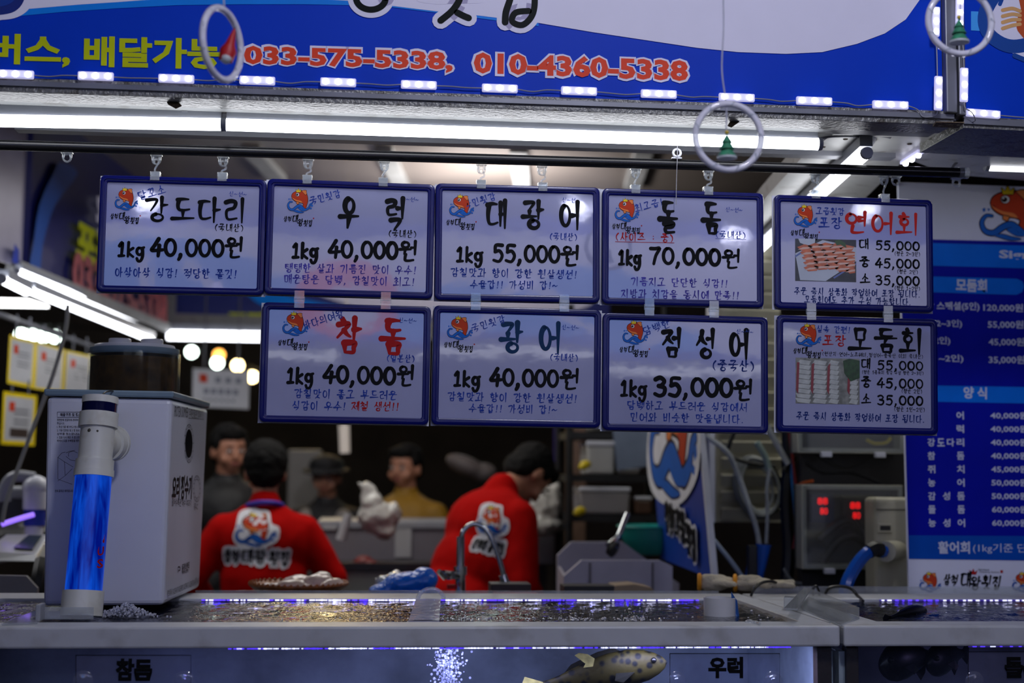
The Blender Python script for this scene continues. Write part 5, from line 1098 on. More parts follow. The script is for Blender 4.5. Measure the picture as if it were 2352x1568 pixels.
# yellow framed notice boards and the rail they hang on
cord('grey rail carrying the yellow framed notices', [at(-20,716,5.9), at(240,806,7.3)], .012, GREYP, 'notice_rail', 'rail')
YF_ = mat('yellow_plastic', (222, 196, 20), .35); NOTE = mat('notice_paper', (176, 178, 182), .5)
for (x0,y0,x1,y1,x2,y2,x3,y3,Y0,Y1), lb in (((22,768,82,782,76,892,16,880,6.0,6.2),'leftmost of the upper three'),((84,784,148,802,143,902,78,893,6.25,6.5),'middle of the upper three'),((152,804,214,818,210,915,146,905,6.55,6.8),'partly behind the cup of the filter box'),((8,898,84,908,78,1024,2,1020,6.0,6.2),'alone in the lower row')):
    A_, B2, C_, D_ = at(x0,y0,Y0), at(x1,y1,Y1), at(x2,y2,Y1), at(x3,y3,Y0); t = thing('notice_board', 'yellow framed notice, ' + lb, 'sign', (C_+D_)/2, group='yellow framed notices at the left')
    ctr = (A_+B2+C_+D_)/4; ins = [q.lerp(ctr, .16) for q in (A_,B2,C_,D_)]; o = Vector((0,-.006,0)); mb = MB()
    for i in range(4): 
        j = (i+1)%4; Q = [(A_,B2,C_,D_)[i], (A_,B2,C_,D_)[j], ins[j], ins[i]]; mb.prism(Q, (0, .012, 0))
    mb.build('frame', YF_, t); hk = MB(); [hk.cyl(q_, Vector((q_.x, q_.y, at(-20+ (x0+20), 716+(x0+20)*.346, Y0).z+.02)) if y0 < 850 else q_+Vector((0,0,.06)), .004, n=6) for q_ in (A_.lerp(B2,.25), A_.lerp(B2,.75))]; hk.build('hook', GREYP, t); MB().prism([A_.lerp(ctr,.1), B2.lerp(ctr,.1), C_.lerp(ctr,.1), D_.lerp(ctr,.1)], (0,.006,0)).build('notice_sheet', NOTE, t)
    mb = MB(); g = lambda u, v: (A_.lerp(B2,u)).lerp(D_.lerp(C_,u), v) + Vector((0,-.002,0))
    for v in (.3,.38,.5,.58): mb.prism([g(.35,v), g(.8,v), g(.8,v+.03), g(.35,v+.03)], (0,.001,0))
    mb.build('print_lines', GREYP, t); mb = MB(); mb.prism([g(.2,.18), g(.36,.18), g(.36,.36), g(.2,.36)], (0,.001,0)); mb.build('fish_print', MATS['print_red'], t); 
    if y0 > 850:
        mb = MB(); mb.prism([g(.25,.68), g(.8,.68), g(.8,.85), g(.25,.85)], (0,.001,0)); mb.build('photo_print', MATS['brown_steel'], t)
t = thing('white_signboard', 'blurred white signboard with fish logo hanging behind at centre left', 'sign', at(508, 938, 7.6)); q = [at(x, y, 7.6) for x, y in ((443,846),(573,852),(571,940),(441,934))]
MB().prism(q, (0,.012,0)).build('board', mat('board_white', (190,192,196), .4), t, bevel=.004); gg = lambda u, v: q[0].lerp(q[1],u).lerp(q[3].lerp(q[2],u),v)+Vector((0,-.003,0))
mb = MB(); mb.prism([gg(.12,.12),gg(.26,.14),gg(.26,.36),gg(.12,.34)], (0,.001,0)); mb.build('fish_print', MATS['print_red'], t)
mb = MB(); [mb.prism([gg(a0,.2),gg(a0+.1,.2),gg(a0+.1,.34),gg(a0,.34)], (0,.001,0)) for a0 in (.4,.58,.76)]; [mb.prism([gg(a0,.5),gg(a0+.09,.5),gg(a0+.09,.64),gg(a0,.64)], (0,.001,0)) for a0 in (.2,.33,.46,.59,.72)]; [mb.prism([gg(a0,.76),gg(a0+.05,.76),gg(a0+.05,.83),gg(a0,.83)], (0,.001,0)) for a0 in (.2,.3,.4,.5,.6,.7)]
mb.build('lettering', GREYP, t)
MB().cyl(q[0].lerp(q[1],.2), q[0].lerp(q[1],.2)+Vector((0,0,4.62-q[0].z)), .004, n=6).build('hanging_wire', GREYP, t); MB().cyl(q[0].lerp(q[1],.8), q[0].lerp(q[1],.8)+Vector((0,0,4.62-q[0].z)), .004, n=6).build('hanging_wire', GREYP, t)
WARM = mat('warm_bulb', (255,230,180), .4, emit=16, var=0, ecol=(255,226,160)); ORB = mat('orange_bulb', (255,190,90), .4, emit=5, var=0, ecol=(255,176,80)); COOL = mat('cool_bulb', (240,255,245), .4, emit=12, var=0, ecol=(236,255,244))
for px, py, m, lb in ((440,808,COOL,'white bulb, leftmost of the blurred bulb string'),(503,815,ORB,'orange bulb, topmost of the blurred bulb string'),(499,833,COOL,'white bulb just below the orange bulb'),(546,839,WARM,'warm bulb right of the orange bulb'),(579,865,WARM,'warm bulb nearest the red title sign'),(48,768,COOL,'white bulb above the leftmost yellow notice'),(72,770,COOL,'second white bulb above the yellow notices'),(100,771,COOL,'third white bulb above the yellow notices'),(126,773,COOL,'rightmost white bulb above the yellow notices')):
    p = at(px, py, 12); t = thing('string_bulb', lb, 'bulb', p, group='far string of bulbs'); MB().sph(p, .045, 12, 8).build('bulb', m, t); MB().cyl(p+Vector((0,0,.04)), p+Vector((0,0,.1)), .02, .018, 10).build('socket', CORD, t)
for px, py, m, lb in ((705,800,WARM,'warm bulb hidden behind the red title sign, mirrored in the water'),(860,770,ORB,'orange bulb hidden behind the lower signs, mirrored in the water'),(790,840,WARM,'second warm bulb hidden behind the lower signs, mirrored in the water'),(1120,800,COOL,'white bulb hidden behind the dark blue title sign, mirrored in the water')):
    p = at(px, py, 9.0); t = thing('string_bulb', lb, 'bulb', p, group='far string of bulbs'); MB().sph(p, .09, 12, 8).build('bulb', m, t); MB().cyl(p+Vector((0,0,.08)), Vector((p.x, p.y, 4.62)), .008, n=8).build('flex', CORD, t)
cord('thin wire holding the far bulbs', [at(20,740,12), at(300,760,12), at(440,796,12), at(600,850,12)], .008, None, 'bulb_wire', 'wire')
cord('pale cord hanging down at the far left', [at(156,700,4.6), at(150,760,4.6), at(122,860,4.6), at(75,985,4.6), at(38,1085,4.6), at(15,1150,4.6), at(5,1200,4.6)], .0065, mat('pale_cord', (170, 170, 165), .5))
# left counter with scale and tub
def bx(name, lb, cat, x0, y0, x1, y1, Y, dep, m, bevel=.004, part='shell', **k):
    a_, b_ = at(x0, y0, Y), at(x1, y1, Y); t = thing(name, lb, cat, (( a_.x+b_.x)/2, Y+dep/2, b_.z), **k); MB().box(((a_.x+b_.x)/2, Y+dep/2, (a_.z+b_.z)/2), (abs(b_.x-a_.x), dep, abs(a_.z-b_.z))).build(part, m, t, bevel=bevel); return t, a_, b_
GWALL = mat('grey_panel', (128, 124, 128), .45); DARK = mat('dark_stuff', (22, 22, 24), .5)
z0 = at(0, 1290, 4.6).z; single('side_table', MB().box((-1.9, 5.0, z0-.02), (1.3, 1.0, .04)).box((-2.4, 5.0, z0/2-.02), (.05, .8, z0-.04)).box((-1.35, 5.0, z0/2-.02), (.05,.8,z0-.04)), GWALL, 'grey side table behind the left end of the tank', 'table', loc=(-1.9,5.0,0), bevel=.004)
t = thing('weighing_scale', 'silver weighing scale with sloped display at the far left', 'scale', Vector((at(40,1280,4.7).x, 4.8, z0))); c = t.location
mb = MB(); a_, b_ = at(-30,1285,4.7), at(96,1285,4.7); w_ = b_.x-a_.x; mb.hexa([Vector((a_.x, 4.62, z0)), Vector((b_.x, 4.62, z0)), Vector((b_.x, 4.95, z0)), Vector((a_.x, 4.95, z0)), Vector((a_.x, 4.66, z0+.03)), Vector((b_.x-.01, 4.66, z0+.02)), Vector((b_.x-.03, 4.93, z0+.07)), Vector((a_.x, 4.93, z0+.07))]); mb.build('scale_body', mat('scale_silver', (176,178,180), .3, metal=.3), t, bevel=.004)
mb = MB(); mb.prism([Vector((a_.x+.08, 4.70, z0+.037)), Vector((b_.x-.03, 4.70, z0+.031)), Vector((b_.x-.045, 4.9, z0+.066)), Vector((a_.x+.08, 4.9, z0+.067))], (0,-.001,.003)); mb.build('display', mat('lcd_dark', (52,62,56), .2), t)
t, a_, b_ = bx('white_tub', 'white plastic tub with handles at the far left', 'tub', -60, 1118, 62, 1146, 5.2, .3, GREYW, .01, 'tub_rim'); MB().box(((a_.x+b_.x)/2-.0, 5.35, (b_.z+z0)/2), (abs(b_.x-a_.x)-.03, .26, b_.z-z0)).build('tub_wall', mat('tub_grey', (60,60,66), .5), t)
t = thing('pump_head', 'white rounded pump head with blue band beside the filter box', 'pump', Vector((at(80,1160,5.0).x, 5.0, z0))); p = at(82, 1118, 5.0)
MB().sph(p, (.045,.045,.04), 16, 10).cyl(p+Vector((0,0,-.075)), p, .04, .042, 20).build('cap', WHITEP, t); MB().cyl(p+Vector((0,0,-.13)), p+Vector((0,0,-.07)), .036, .036, 20).build('blue_band', OD, t); MB().cyl(Vector((p.x,p.y,z0)), p+Vector((0,0,-.13)), .03, .03, 20).build('stem', WHITEP, t); MB().tube([p+Vector((-.005,0,.03)), p+Vector((-.07,0,.035)), p+Vector((-.10,0,0)), p+Vector((-.1,0,-.05))], .02, 10).build('elbow', GREYW, t)
single('violet_lamp', MB().tube([at(4,1204,4.9), at(40,1192,4.9), at(78,1181,4.9)], .008, 10), mat('violet_glow', (170,140,255), .4, emit=1.2, var=0, ecol=(150,110,255)), 'small glowing violet tube lying on the side table at far left', 'light')
blob('dark_cloth', [('e', at(46,1226,5.2), (.13,.10,.04)), ('e', at(76,1216,5.2), (.06,.08,.05)), ('e', at(20,1240,5.15), (.09,.08,.05))], DARK, None, .008, 3, noise=.02); setp(bpy.data.objects['dark_cloth'], 'dark bundle behind the scale at far left', 'cloth')
t = thing('splash_board', 'white board with a cut corner behind the left end of the tank', 'board', at(20, 1440, 4.2)); mb = MB(); mb.prism([at(x, y, 4.2) for x, y in ((-60,1320),(60,1322),(86,1350),(86,1500),(-60,1500))], (0,.02,0)); mb.build('sheet', GWALL, t, bevel=.002)
cord('dark corrugated hose beside the filter box at far left', [at(96,1290,4.3), at(88,1330,4.25), at(80,1380,4.25), at(74,1470,4.25)], .022, DARK, 'hose', 'hose')
# ================================================================== work area behind the long tank
ZW = 1.12
t = thing('work_table', 'steel work table right behind the long tank', 'table', (0.1, 4.21, 0)); MB().box((.1, 4.21, ZW-.02), (1.8, .42, .04)).build('table_top', mat('steel', (120, 124, 126), .3, metal=.8), t, bevel=.003)
for x in (-.7, .9):
    for y in (4.05, 4.38): MB().cyl((x, y, 0), (x, y, ZW-.04), .02, n=12).build('leg', MATS['steel'], t)
p = at(686, 1345, 4.22); p.z = ZW; r = 112*4.22/F
t = thing('basket', 'brown shallow basket heaped with fish fillets behind the tank', 'basket', p)
mb = MB(); mb.lathe([(0, 0), (r*.55, 0), (r*.62, .003), (r*.93, .038), (r, .047), (r*1.0, .052), (r*.95, .050), (r*.6, .010), (0, .008)], p, n=48); mb.build('basket_bowl', mat('basket_brown', (150, 84, 34), .45, var=.3, scale=60, bump=.6, bscale=80), t)
mb = MB(); [mb.cyl(p+Vector((r*.97*math.cos(a), r*.97*math.sin(a), .047)), p+Vector((r*.97*math.cos(a+.08), r*.97*math.sin(a+.08), .054)), .004, n=6) for a in [i*.13 for i in range(48)]]; mb.build('woven_rim', MATS['basket_brown'], t)
FL = mat('fish_flesh', (206, 184, 170), .35, var=.25, scale=25, coat=.4)
for i, (dx, dy, dz, sx, sy, sz, rz) in enumerate(((.045,0,.036,.055,.03,.026,.2),(-.01,-.02,.032,.06,.025,.018,.4),(-.055,-.03,.028,.03,.02,.012,0),(.085,-.02,.034,.028,.02,.016,.8),(.0,.03,.04,.05,.03,.02,-.4),(-.09,-.02,.03,.02,.016,.010,1.0),(.06,.03,.05,.035,.03,.018,.5),(.1,.02,.036,.03,.02,.014,.2))):
    o = blob('fish_fillet', [('e', p+Vector((dx,dy,dz+.012)), (sx,sy,sz), (0,.2*(i%3-1),rz)), ('e', p+Vector((dx+sx*.6,dy,dz+.008)), (sx*.5,sy*.8,sz*.7))], FL, None, .004, 2, noise=.008, nscale=.03)
    setp(o, 'pale fish fillet in the brown basket, one of the heap', 'fish fillet', 'fillets in the brown basket')
o = blob('plastic_bag', [('e', at(930,1338,4.22), (.075,.06,.033), (0,-.15,0)), ('e', at(975,1330,4.22), (.040,.05,.036)), ('e', at(885,1356,4.22), (.05,.05,.022)), ('e', at(940,1372,4.22), (.10,.06,.030))], mat('blue_bag', (6, 104, 220), .28, coat=.3, bump=.4, bscale=60), None, .006, 3, noise=.008, nscale=.03)
setp(o, 'bright blue plastic bag lying behind the tank beside the faucet', 'bag')
o = blob('bag_film', [('e', at(895,1326,4.27), (.045,.04,.012), (0,-.3,0)), ('e', at(868,1350,4.25), (.02,.03,.008))], clear('film', (215,220,225), haze=.5, refl=2), None, .005, 2, noise=.02, nscale=.02); setp(o, 'crumpled clear film on top of the blue plastic bag', 'film')
CHR = mat('chrome', (190, 194, 196), .15, metal=1.0)
b0 = at(1058, 1352, 4.35); b0.z = ZW; t = thing('faucet', 'chrome gooseneck faucet standing behind the tank', 'faucet', b0)
MB().cyl(b0, at(1057,1305,4.35), .0155, .0155, 20).cyl(at(1057,1320,4.35), at(1057,1300,4.35), .02, .02, 20).build('body', CHR, t)
MB().cyl(at(1057,1305,4.35), at(1058,1232,4.35), .0125, .0125, 18).build('riser', CHR, t)
MB().tube([at(1059,1240,4.35), at(1063,1222,4.35), at(1075,1208,4.35), at(1092,1203,4.35), at(1112,1212,4.35), at(1130,1238,4.35), at(1146,1280,4.35), at(1158,1325,4.35)], .0078, 14).build('spout', CHR, t)
MB().cyl(at(1155,1320,4.35), at(1160,1338,4.35), .012, .014, 16).sph(at(1168,1340,4.35), .010, 12, 8).build('spray_tip', CHR, t)
MB().cyl(at(1050,1322,4.34), at(1018,1318,4.30), .012, .012, 14).cyl(at(1022,1325,4.30), at(1008,1312,4.28), .010, .008, 12).cyl(at(1035,1330,4.32), at(1033,1312,4.32), .014, .014, 14).build('handle_valve', CHR, t); MB().box(at(1038,1350,4.3)+Vector((0,0,.004)), (.03,.03,.012)).build('red_cap', REDINK, t)
for x0, x1, y0, y1, m, lb, nm in ((1128,1220,1341,1374,DARK,'black mat beside the faucet','rubber_mat'),(1296,1412,1345,1374,DARK,'black mat in front of the white sink panel','rubber_mat'),(1402,1512,1343,1354,mat('wood_board', (150,130,104), .5),'pale wooden board behind the water at right of the black mat','wooden_board')):
    if 'board' in nm:
        a_, b_ = at(x0, y0, 4.25), at(x1, y1, 4.25); mb = MB(); a_.z = b_.z = ZW+.012; mb.prism([a_+Vector((0,0,-.012)), a_.lerp(b_,.1)+Vector((0,0,.030)), a_.lerp(b_,.5)+Vector((0,0,.034)), b_+Vector((-.02,0,.024)), b_+Vector((0,0,-.012))], (0,.12,0)); single(nm, mb, m, lb, 'board', bevel=.002)
    else: t, _, _ = bx(nm, lb, 'mat', x0, y0, x1, y1, 4.25, .1, m, .002, 'mat_sheet')
single('red_cloth', MB().box(Vector((at(1185,1356,4.2).x, 4.2, ZW+.012)), (.13,.06,.024)), mat('coral', (190,80,70), .5), 'coral strip lying under the black mat by the faucet', 'cloth')
# white sink with cut corners
WS = mat('sink_white', (166, 162, 172), .45, var=.03)
t = thing('sink_unit', 'white plastic sink with cut corners behind the tank, right of the faucet', 'sink', at(1420, 1420, 4.75))
for nm, Y, pts, m in (('front_wall', 4.6, ((1295,1360),(1295,1322),(1336,1286),(1515,1286),(1545,1300),(1545,1450),(1295,1450)), mat('sink_front', (178,174,186), .45)), ('back_wall', 5.1, ((1280,1290),(1280,1275),(1312,1244),(1430,1244),(1560,1340),(1560,1450),(1280,1450)), WS)):
    MB().prism([at(x, y, Y) for x, y in pts], (0,.02,0)).build(nm, m, t, bevel=.002)
[MB().cyl((x_, y_, 0), (x_, y_, at(1400, 1440, y_).z), .018, n=10).build('leg', GWALL, t) for x_, y_ in ((.72, 4.66), (1.0, 4.66), (.72, 5.06), (1.0, 5.06))]; MB().box((.9, 4.87, at(1400,1440,4.87).z), (.5, .48, .02)).build('sink_floor', WS, t)
a_, b_ = at(1295,1322,4.6), at(1280,1290,5.1); MB().prism([at(1295,1325,4.61), at(1281,1300,5.1), at(1281,1430,5.1), at(1295,1430,4.61)], (.01,0,0)).build('side_wall', WS, t)
MB().cyl(at(1356,1292,4.595), at(1356,1360,4.595), .004, n=8).cyl(at(1500,1292,4.595), at(1500,1360,4.595), .004, n=8).build('corner_seam', GWALL, t)
t = thing('spray_gun', 'silver spray head on a hose lying over the white sink', 'spray', at(1412,1265,4.9)); MB().tube([at(1441,1180,4.95), at(1432,1202,4.93), at(1422,1228,4.9), at(1412,1246,4.9)], .0105, 12).build('hose', CHR, t); MB().cyl(at(1415,1240,4.9), at(1404,1256,4.88), .014, .022, 18).build('head', CHR, t); MB().cyl(at(1402,1257,4.88), at(1412,1263,4.87), .026, .028, 18).build('rubber_face', DARK, t)
c = at(1500, 1272, 5.3); R_ = .13
single('basin', MB().lathe([(0,0),(R_*.5,0),(R_*.75,.025),(R_*.93,.065),(R_,.10),(R_*1.06,.102),(R_*1.04,.108),(R_*.97,.102),(R_*.75,.03),(0,.01)], c, n=40), mat('teal_plastic', (30,150,142), .35), 'teal round basin behind the sink beside the blue banner', 'basin', loc=c)
# grey counter of the neighbour with papers
t, a_, b_ = bx('counter', 'grey counter between the two red shirted vendors', 'counter', 745, 1212, 1284, 1296, 6.42, .5, mat('counter_grey', (120,116,124), .4), .006, 'front_panel'); MB().box(((a_.x+b_.x)/2, 6.67, a_.z+.015), (abs(b_.x-a_.x)+.06, .52, .03)).build('counter_top', GREYW, t, bevel=.003); MB().box(((a_.x+b_.x)/2, 6.67, b_.z/2), (abs(b_.x-a_.x)-.1, .4, b_.z)).build('plinth', mat('counter_dark', (52,46,48), .5), t)
for x0,y0,x1,y1,lb in ((908,1214,944,1280,'long white paper taped to the grey counter'),(1130,1230,1162,1262,'small white paper taped to the grey counter at right'),(742,1205,772,1216,'white paper lying on the left end of the grey counter')):
    a_, b_ = at(x0,y0,6.40), at(x1,y1,6.40); single('paper', MB().box(((a_.x+b_.x)/2, 6.412, (a_.z+b_.z)/2), (b_.x-a_.x, .006, a_.z-b_.z)), mat('paper_white', (176,176,180), .6), lb, 'paper')
t, a_, b_ = bx('low_cabinet', 'grey green low cabinet behind the fish basket', 'cabinet', 770, 1312, 1010, 1420, 5.98, .2, mat('cabinet_greygreen', (118,124,118), .45), .004, 'cabinet_body'); MB().box(((a_.x+b_.x)/2, 6.08, a_.z+.02), (abs(b_.x-a_.x)+.04, .22, .03)).build('cabinet_top', mat('dark_top', (34,34,36), .4), t)
single('red_pepper_pile', MB().sph(at(835,1294,6.05), (.045,.04,.035), 14, 8).sph(at(850,1298,6.03), (.035,.03,.025), 14, 8), mat('pepper_red', (110,26,22), .5), 'small dark red heap on the low cabinet', 'food')
BAGW = mat('white_bag_film', (196, 194, 188), .35, coat=.4, bump=.5, bscale=30)
o = blob('plastic_bag', [('e', at(868,1188,6.1), (.085,.07,.07)), ('e', at(885,1215,6.1), (.05,.05,.045)), ('c', at(856,1160,6.1), at(842,1120,6.1), .055, .026), ('c', at(842,1125,6.1), at(824,1110,6.1), .022, .012), ('e', at(905,1180,6.1), (.03,.05,.05))], BAGW, None, .008, 3, noise=.03, nscale=.05); setp(o, 'knotted white plastic bag hanging in front of the grey counter', 'bag')
o = blob('plastic_bag', [('e', at(1255,1165,6.3), (.075,.08,.10)), ('e', at(1240,1205,6.3), (.11,.09,.05)), ('c', at(1262,1140,6.3), at(1280,1118,6.3), .05, .02), ('e', at(1200,1215,6.3), (.05,.05,.03))], BAGW, None, .008, 3, noise=.03, nscale=.05); setp(o, 'large white plastic bag standing right of the bending vendor', 'bag')
single('paper_roll', MB().cyl(at(783,1240,6.15), at(800,1180,6.15), .022, .018, 14), MATS['paper_white'], 'short white paper roll leaning left of the knotted white bag', 'roll')
t, a_, b_ = bx('storage_box', 'pale grey upright box behind the woman in the black hat', 'box', 662, 1032, 736, 1172, 8.4, .2, mat('box_pale', (122,118,112), .5), .01, 'carton'); single('box_stand', MB().box(((a_.x+b_.x)/2, 8.5, b_.z/2), (.3, .24, b_.z)), DKW, 'dark stand under the pale upright box', 'stand')
single('lamp_tube', MB().cyl(at(790,975,7.4), at(792,1040,7.4), .028, .026, 16).cyl(at(790,975,7.4), Vector((at(790,975,7.4).x, 7.4, 4.62)), .004, n=6), mat('dim_lamp', (200,190,180), .4, emit=.35, var=0), 'pale vertical lamp hanging above the knotted bag', 'light')
o = blob('sack', [('e', at(1070,1070,7.2), (.11,.09,.05), (0,.4,0)), ('e', at(1110,1085,7.2), (.07,.07,.05))], mat('sack_grey', (92,84,82), .6), None, .01, 3); setp(o, 'blurred pale sack hanging behind the bending vendor', 'sack')
# shelf unit with boxes
t = thing('shelf_unit', 'dark metal shelf with boxes and tubs left of the blue fish banner', 'shelf', at(1400, 1300, 6.0)*Vector((1,1,0)) if False else Vector((at(1420,1300,6.0).x, 6.2, 0)))
xs = (at(1310,1100,6).x, at(1530,1100,6).x)
for py in (1000, 1098, 1190): z = at(1400,py,6).z; MB().box(((xs[0]+xs[1])/2, 6.2, z), (xs[1]-xs[0], .4, .03)).build('shelf_board', DARK, t)
for x in xs:
    for y in (6.02, 6.38): MB().cyl((x,y,0), (x,y,at(1400,700,6).z), .015, n=8).build('upright', DARK, t)
def tub(lb, x0, y0, x1, y1, Y, col, nm='storage_tub'):
    a_, b_ = at(x0,y0,Y), at(x1,y1,Y); t = thing(nm, lb, 'tub', ((a_.x+b_.x)/2, Y+.1, b_.z)); w_ = b_.x-a_.x; h = a_.z-b_.z; MB().box(((a_.x+b_.x)/2, Y+.1, b_.z+h*.42), (w_*.94, .2, h*.84), taper=1.04).build('tub_body', mat('tub_%d_%d_%d' % col, col, .4), t, bevel=.01); MB().box(((a_.x+b_.x)/2, Y+.1, a_.z-h*.08), (w_, .22, h*.16)).build('tub_lid', WHITEP, t, bevel=.006)
tub('tall white tub on the middle shelf beside the blue banner', 1347, 1012, 1412, 1089, 6.0, (186,186,184)); tub('wide white tub on the lower shelf', 1330, 1118, 1448, 1181, 6.0, (150,146,148)); tub('low white tray of utensils on the middle shelf', 1418, 1076, 1470, 1089, 6.0, (150,146,140)); tub('brown carton on the lower shelf beside the blue banner', 1458, 1140, 1498, 1181, 6.0, (90,66,52))
tub('white box on the top shelf', 1360, 930, 1420, 990, 6.0, (120,118,112))
single('hanging_cloth', MB().prism([at(x, y, 5.99) for x, y in ((1408,985),(1497,985),(1500,1068),(1418,1080))], (0,.01,0)), mat('cloth_paleblue', (128,142,166), .5, var=.2, scale=6), 'pale blue printed cloth hanging over the shelf', 'cloth')
single('violet_pole', MB().cyl(at(1278,960,7.3), Vector((at(1278,960,7.3).x+.02, 7.3, 0)), .013, n=10), mat('violet_plastic', (60,44,130), .4), 'thin violet pole behind the bending vendor', 'pole')
single('wooden_post', MB().box((at(1322,1080,7.0).x, 7.0, .92), (.09,.06,1.84)), mat('tan_board', (118,92,76), .6, var=.2), 'tan wooden post between the bending vendor and the shelf', 'post')
for px, py in ((1345,1066),(1333,1172),(1180,1152)): o = blob('yellow_cloth', [('e', at(px,py,5.95), (.025,.02,.018)), ('e', at(px-6,py+6,5.95), (.02,.02,.014))], YF_, None, .005, 2); setp(o, 'small yellow cloth ' + ('beside the tall white tub' if px==1345 else 'beside the wide white tub' if px==1333 else 'on the counter under the bending vendor'), 'cloth')
# blue standing banner with the fish logo, turned away
A_, B2, C_, D_ = at(1492,960,5.25), at(1603,960,4.45), at(1637,1330,4.45), at(1517,1282,5.25)
BPn = Plane(A_, B2-A_, A_-D_); t = thing('standing_banner', 'blue standing banner with fish and wave logo, seen at an angle', 'banner', (C_+D_)/2)
MB().prism([A_,B2,C_,D_], (.012,.012,0)).build('banner_sheet', mat('stand_blue', (8,60,160), .4), t); MB().prism([B2,B2+Vector((.02,.004,0)),C_+Vector((.02,.004,0)),C_], (0,.02,0)).build('white_edge', WHITEP, t)
def bp(nm, m, fn):
    b = MB(); fn(b); b.v = [BPn.o+BPn.ex*v.x+BPn.ey*v.y+BPn.ez*v.z for v in b.v]; return b.build(nm, m, t)
L9 = lambda x, y: BPn.loc(1496+x*.40, 790+y*1.34)
bp('fish_emblem', EM, lambda b: emblem(b, L9, .004, halo=1))
bp('shop_lettering', INK, lambda b: [brush(b, s_, BPn.loc(x0,y0), BPn.loc(x1,y1), .10, .18, .009) for s_, x0, y0, x1, y1 in (('삼척',1532,1185,1550,1195),('대왕',1552,1195,1580,1215),('횟집',1582,1235,1604,1255))])
bp('lettering_outline', EM[4], lambda b: [brush(b, s_, BPn.loc(x0,y0), BPn.loc(x1,y1), .10, .36, .006) for s_, x0, y0, x1, y1 in (('삼척',1532,1185,1550,1195),('대왕',1552,1195,1580,1215),('횟집',1582,1235,1604,1255))])
# ================================================================== equipment corner at the right
BG_ = mat('beige_metal', (176, 172, 152), .45, dirt=(90,84,66), dirt_amt=.4, dscale=7)
t = thing('louvre_panel', 'beige slatted louvre panel behind the coiled cables', 'panel', at(1720, 1200, 4.9)); a_, b_ = at(1648,560,4.9), at(1800,1200,4.9); MB().box(((a_.x+b_.x)/2, 4.94, (a_.z+b_.z)/2), (b_.x-a_.x, .03, a_.z-b_.z)).build('frame', BG_, t)
mb = MB()
for k in range(17): mb.box(((a_.x+b_.x)/2, 4.9, b_.z+.03+k*(a_.z-b_.z-.05)/16), (b_.x-a_.x-.02, .012, .042), (.45,0,0))
mb.build('slats', BG_, t); MB().box(((at(1636,1000,4.88).x), 4.9, (a_.z+b_.z)/2), (.02,.04,a_.z-b_.z)).build('side_strip', WHITEP, t)
GC = mat('grey_hose', (126,130,130), .4); WC = clear('milky_hose', (200,205,205), haze=.65, refl=1.5)
for k, (rx, ry, dx, m) in enumerate(((46,66,0,GC),(42,60,4,WC),(50,70,-4,GC),(38,56,-6,WC),(46,62,8,CORD))):
    single('coiled_hose', MB().tube([at(1742+dx+rx*math.cos(i*math.pi/8)+(ry*.16*math.sin(i*math.pi/8)), 1118+ry*math.sin(i*math.pi/8), 4.85+k*.008) for i in range(16)], .006, 8, True, 3), m, 'coil of %s hose hanging on the louvre panel, %s of the bundle' % (('grey' if m is GC else 'milky' if m is WC else 'black'), ('front one','second one','third one','fourth one','back one')[k]), 'hose', 'coiled hoses')
cord('milky hose running diagonally from the blue banner to the blue nozzle', [at(1620,1000,4.6), at(1672,1040,4.6), at(1700,1100,4.62), at(1722,1165,4.6), at(1738,1215,4.6), at(1744,1250,4.6)], .009, WC, 'hose', 'hose')
cord('milky hose hanging down from the signs at right of the coil', [at(1760,975,4.55), at(1785,1020,4.55), at(1810,1065,4.55)], .011, WC, 'hose', 'hose')
cord('short pale tube sticking up behind the coil', [at(1738,1015,4.66), at(1758,1050,4.66), at(1766,1080,4.66)], .011, mat('pale_tube', (150,170,165), .4), 'hose', 'hose')
cord('thin pale hose dropping straight into the blue nozzle', [at(1768,1075,4.6), at(1762,1120,4.6), at(1763,1180,4.6), at(1760,1248,4.6)], .006, WC, 'hose', 'hose')
cord('long pale tube slanting down beside the blue banner', [at(1636,1236,4.5), at(1680,1290,4.45), at(1712,1335,4.42)], .008, mat('bluegrey_tube', (120,134,156), .35), 'hose', 'hose')
cord('black cable hanging in front of the louvre panel', [at(1690,985,4.75), at(1676,1020,4.75), at(1676,1045,4.75), at(1720,1062,4.75), at(1780,1070,4.75)], .007)
cord('thick black cable bundle right of the coil', [at(1812,900,4.6), at(1812,1050,4.6), at(1806,1150,4.6), at(1812,1260,4.6), at(1806,1340,4.6)], .022)
cord('black cable sagging across to the menu board', [at(1850,1065,4.5), at(1890,1085,4.5), at(1950,1085,4.5), at(2010,1105,4.5), at(2080,1145,4.5)], .008)
cord('black cable crossing above the lower meter box', [at(1800,1080,4.55), at(1830,1050,4.55), at(1870,1040,4.5), at(1930,1075,4.5), at(1990,1060,4.5), at(2060,1010,4.5)], .007)
cord('blue wire running down right of the coil', [at(1826,990,4.55), at(1818,1080,4.55), at(1824,1160,4.55), at(1832,1230,4.55)], .004, mat('wire_blue', (40,120,190), .4), 'wire', 'wire')
cord('red wire running down beside the blue wire', [at(1813,990,4.56), at(1826,1100,4.54), at(1832,1180,4.54), at(1822,1260,4.54)], .005, mat('wire_red', (150,34,30), .4), 'wire', 'wire')
cord('yellow wire below the red wire', [at(1832,1240,4.54), at(1838,1290,4.54), at(1846,1320,4.54)], .003, YF_, 'wire', 'wire')
cord('orange wire looping into the lower meter box', [at(1826,1125,4.5), at(1840,1110,4.45), at(1868,1104,4.42)], .005, mat('wire_orange', (200,90,30), .4), 'wire', 'wire')
cord('thin grey cable curling below the lower meter box', [at(1800,1305,4.5), at(1822,1335,4.5), at(1860,1340,4.5), at(1890,1328,4.5)], .005, GC)
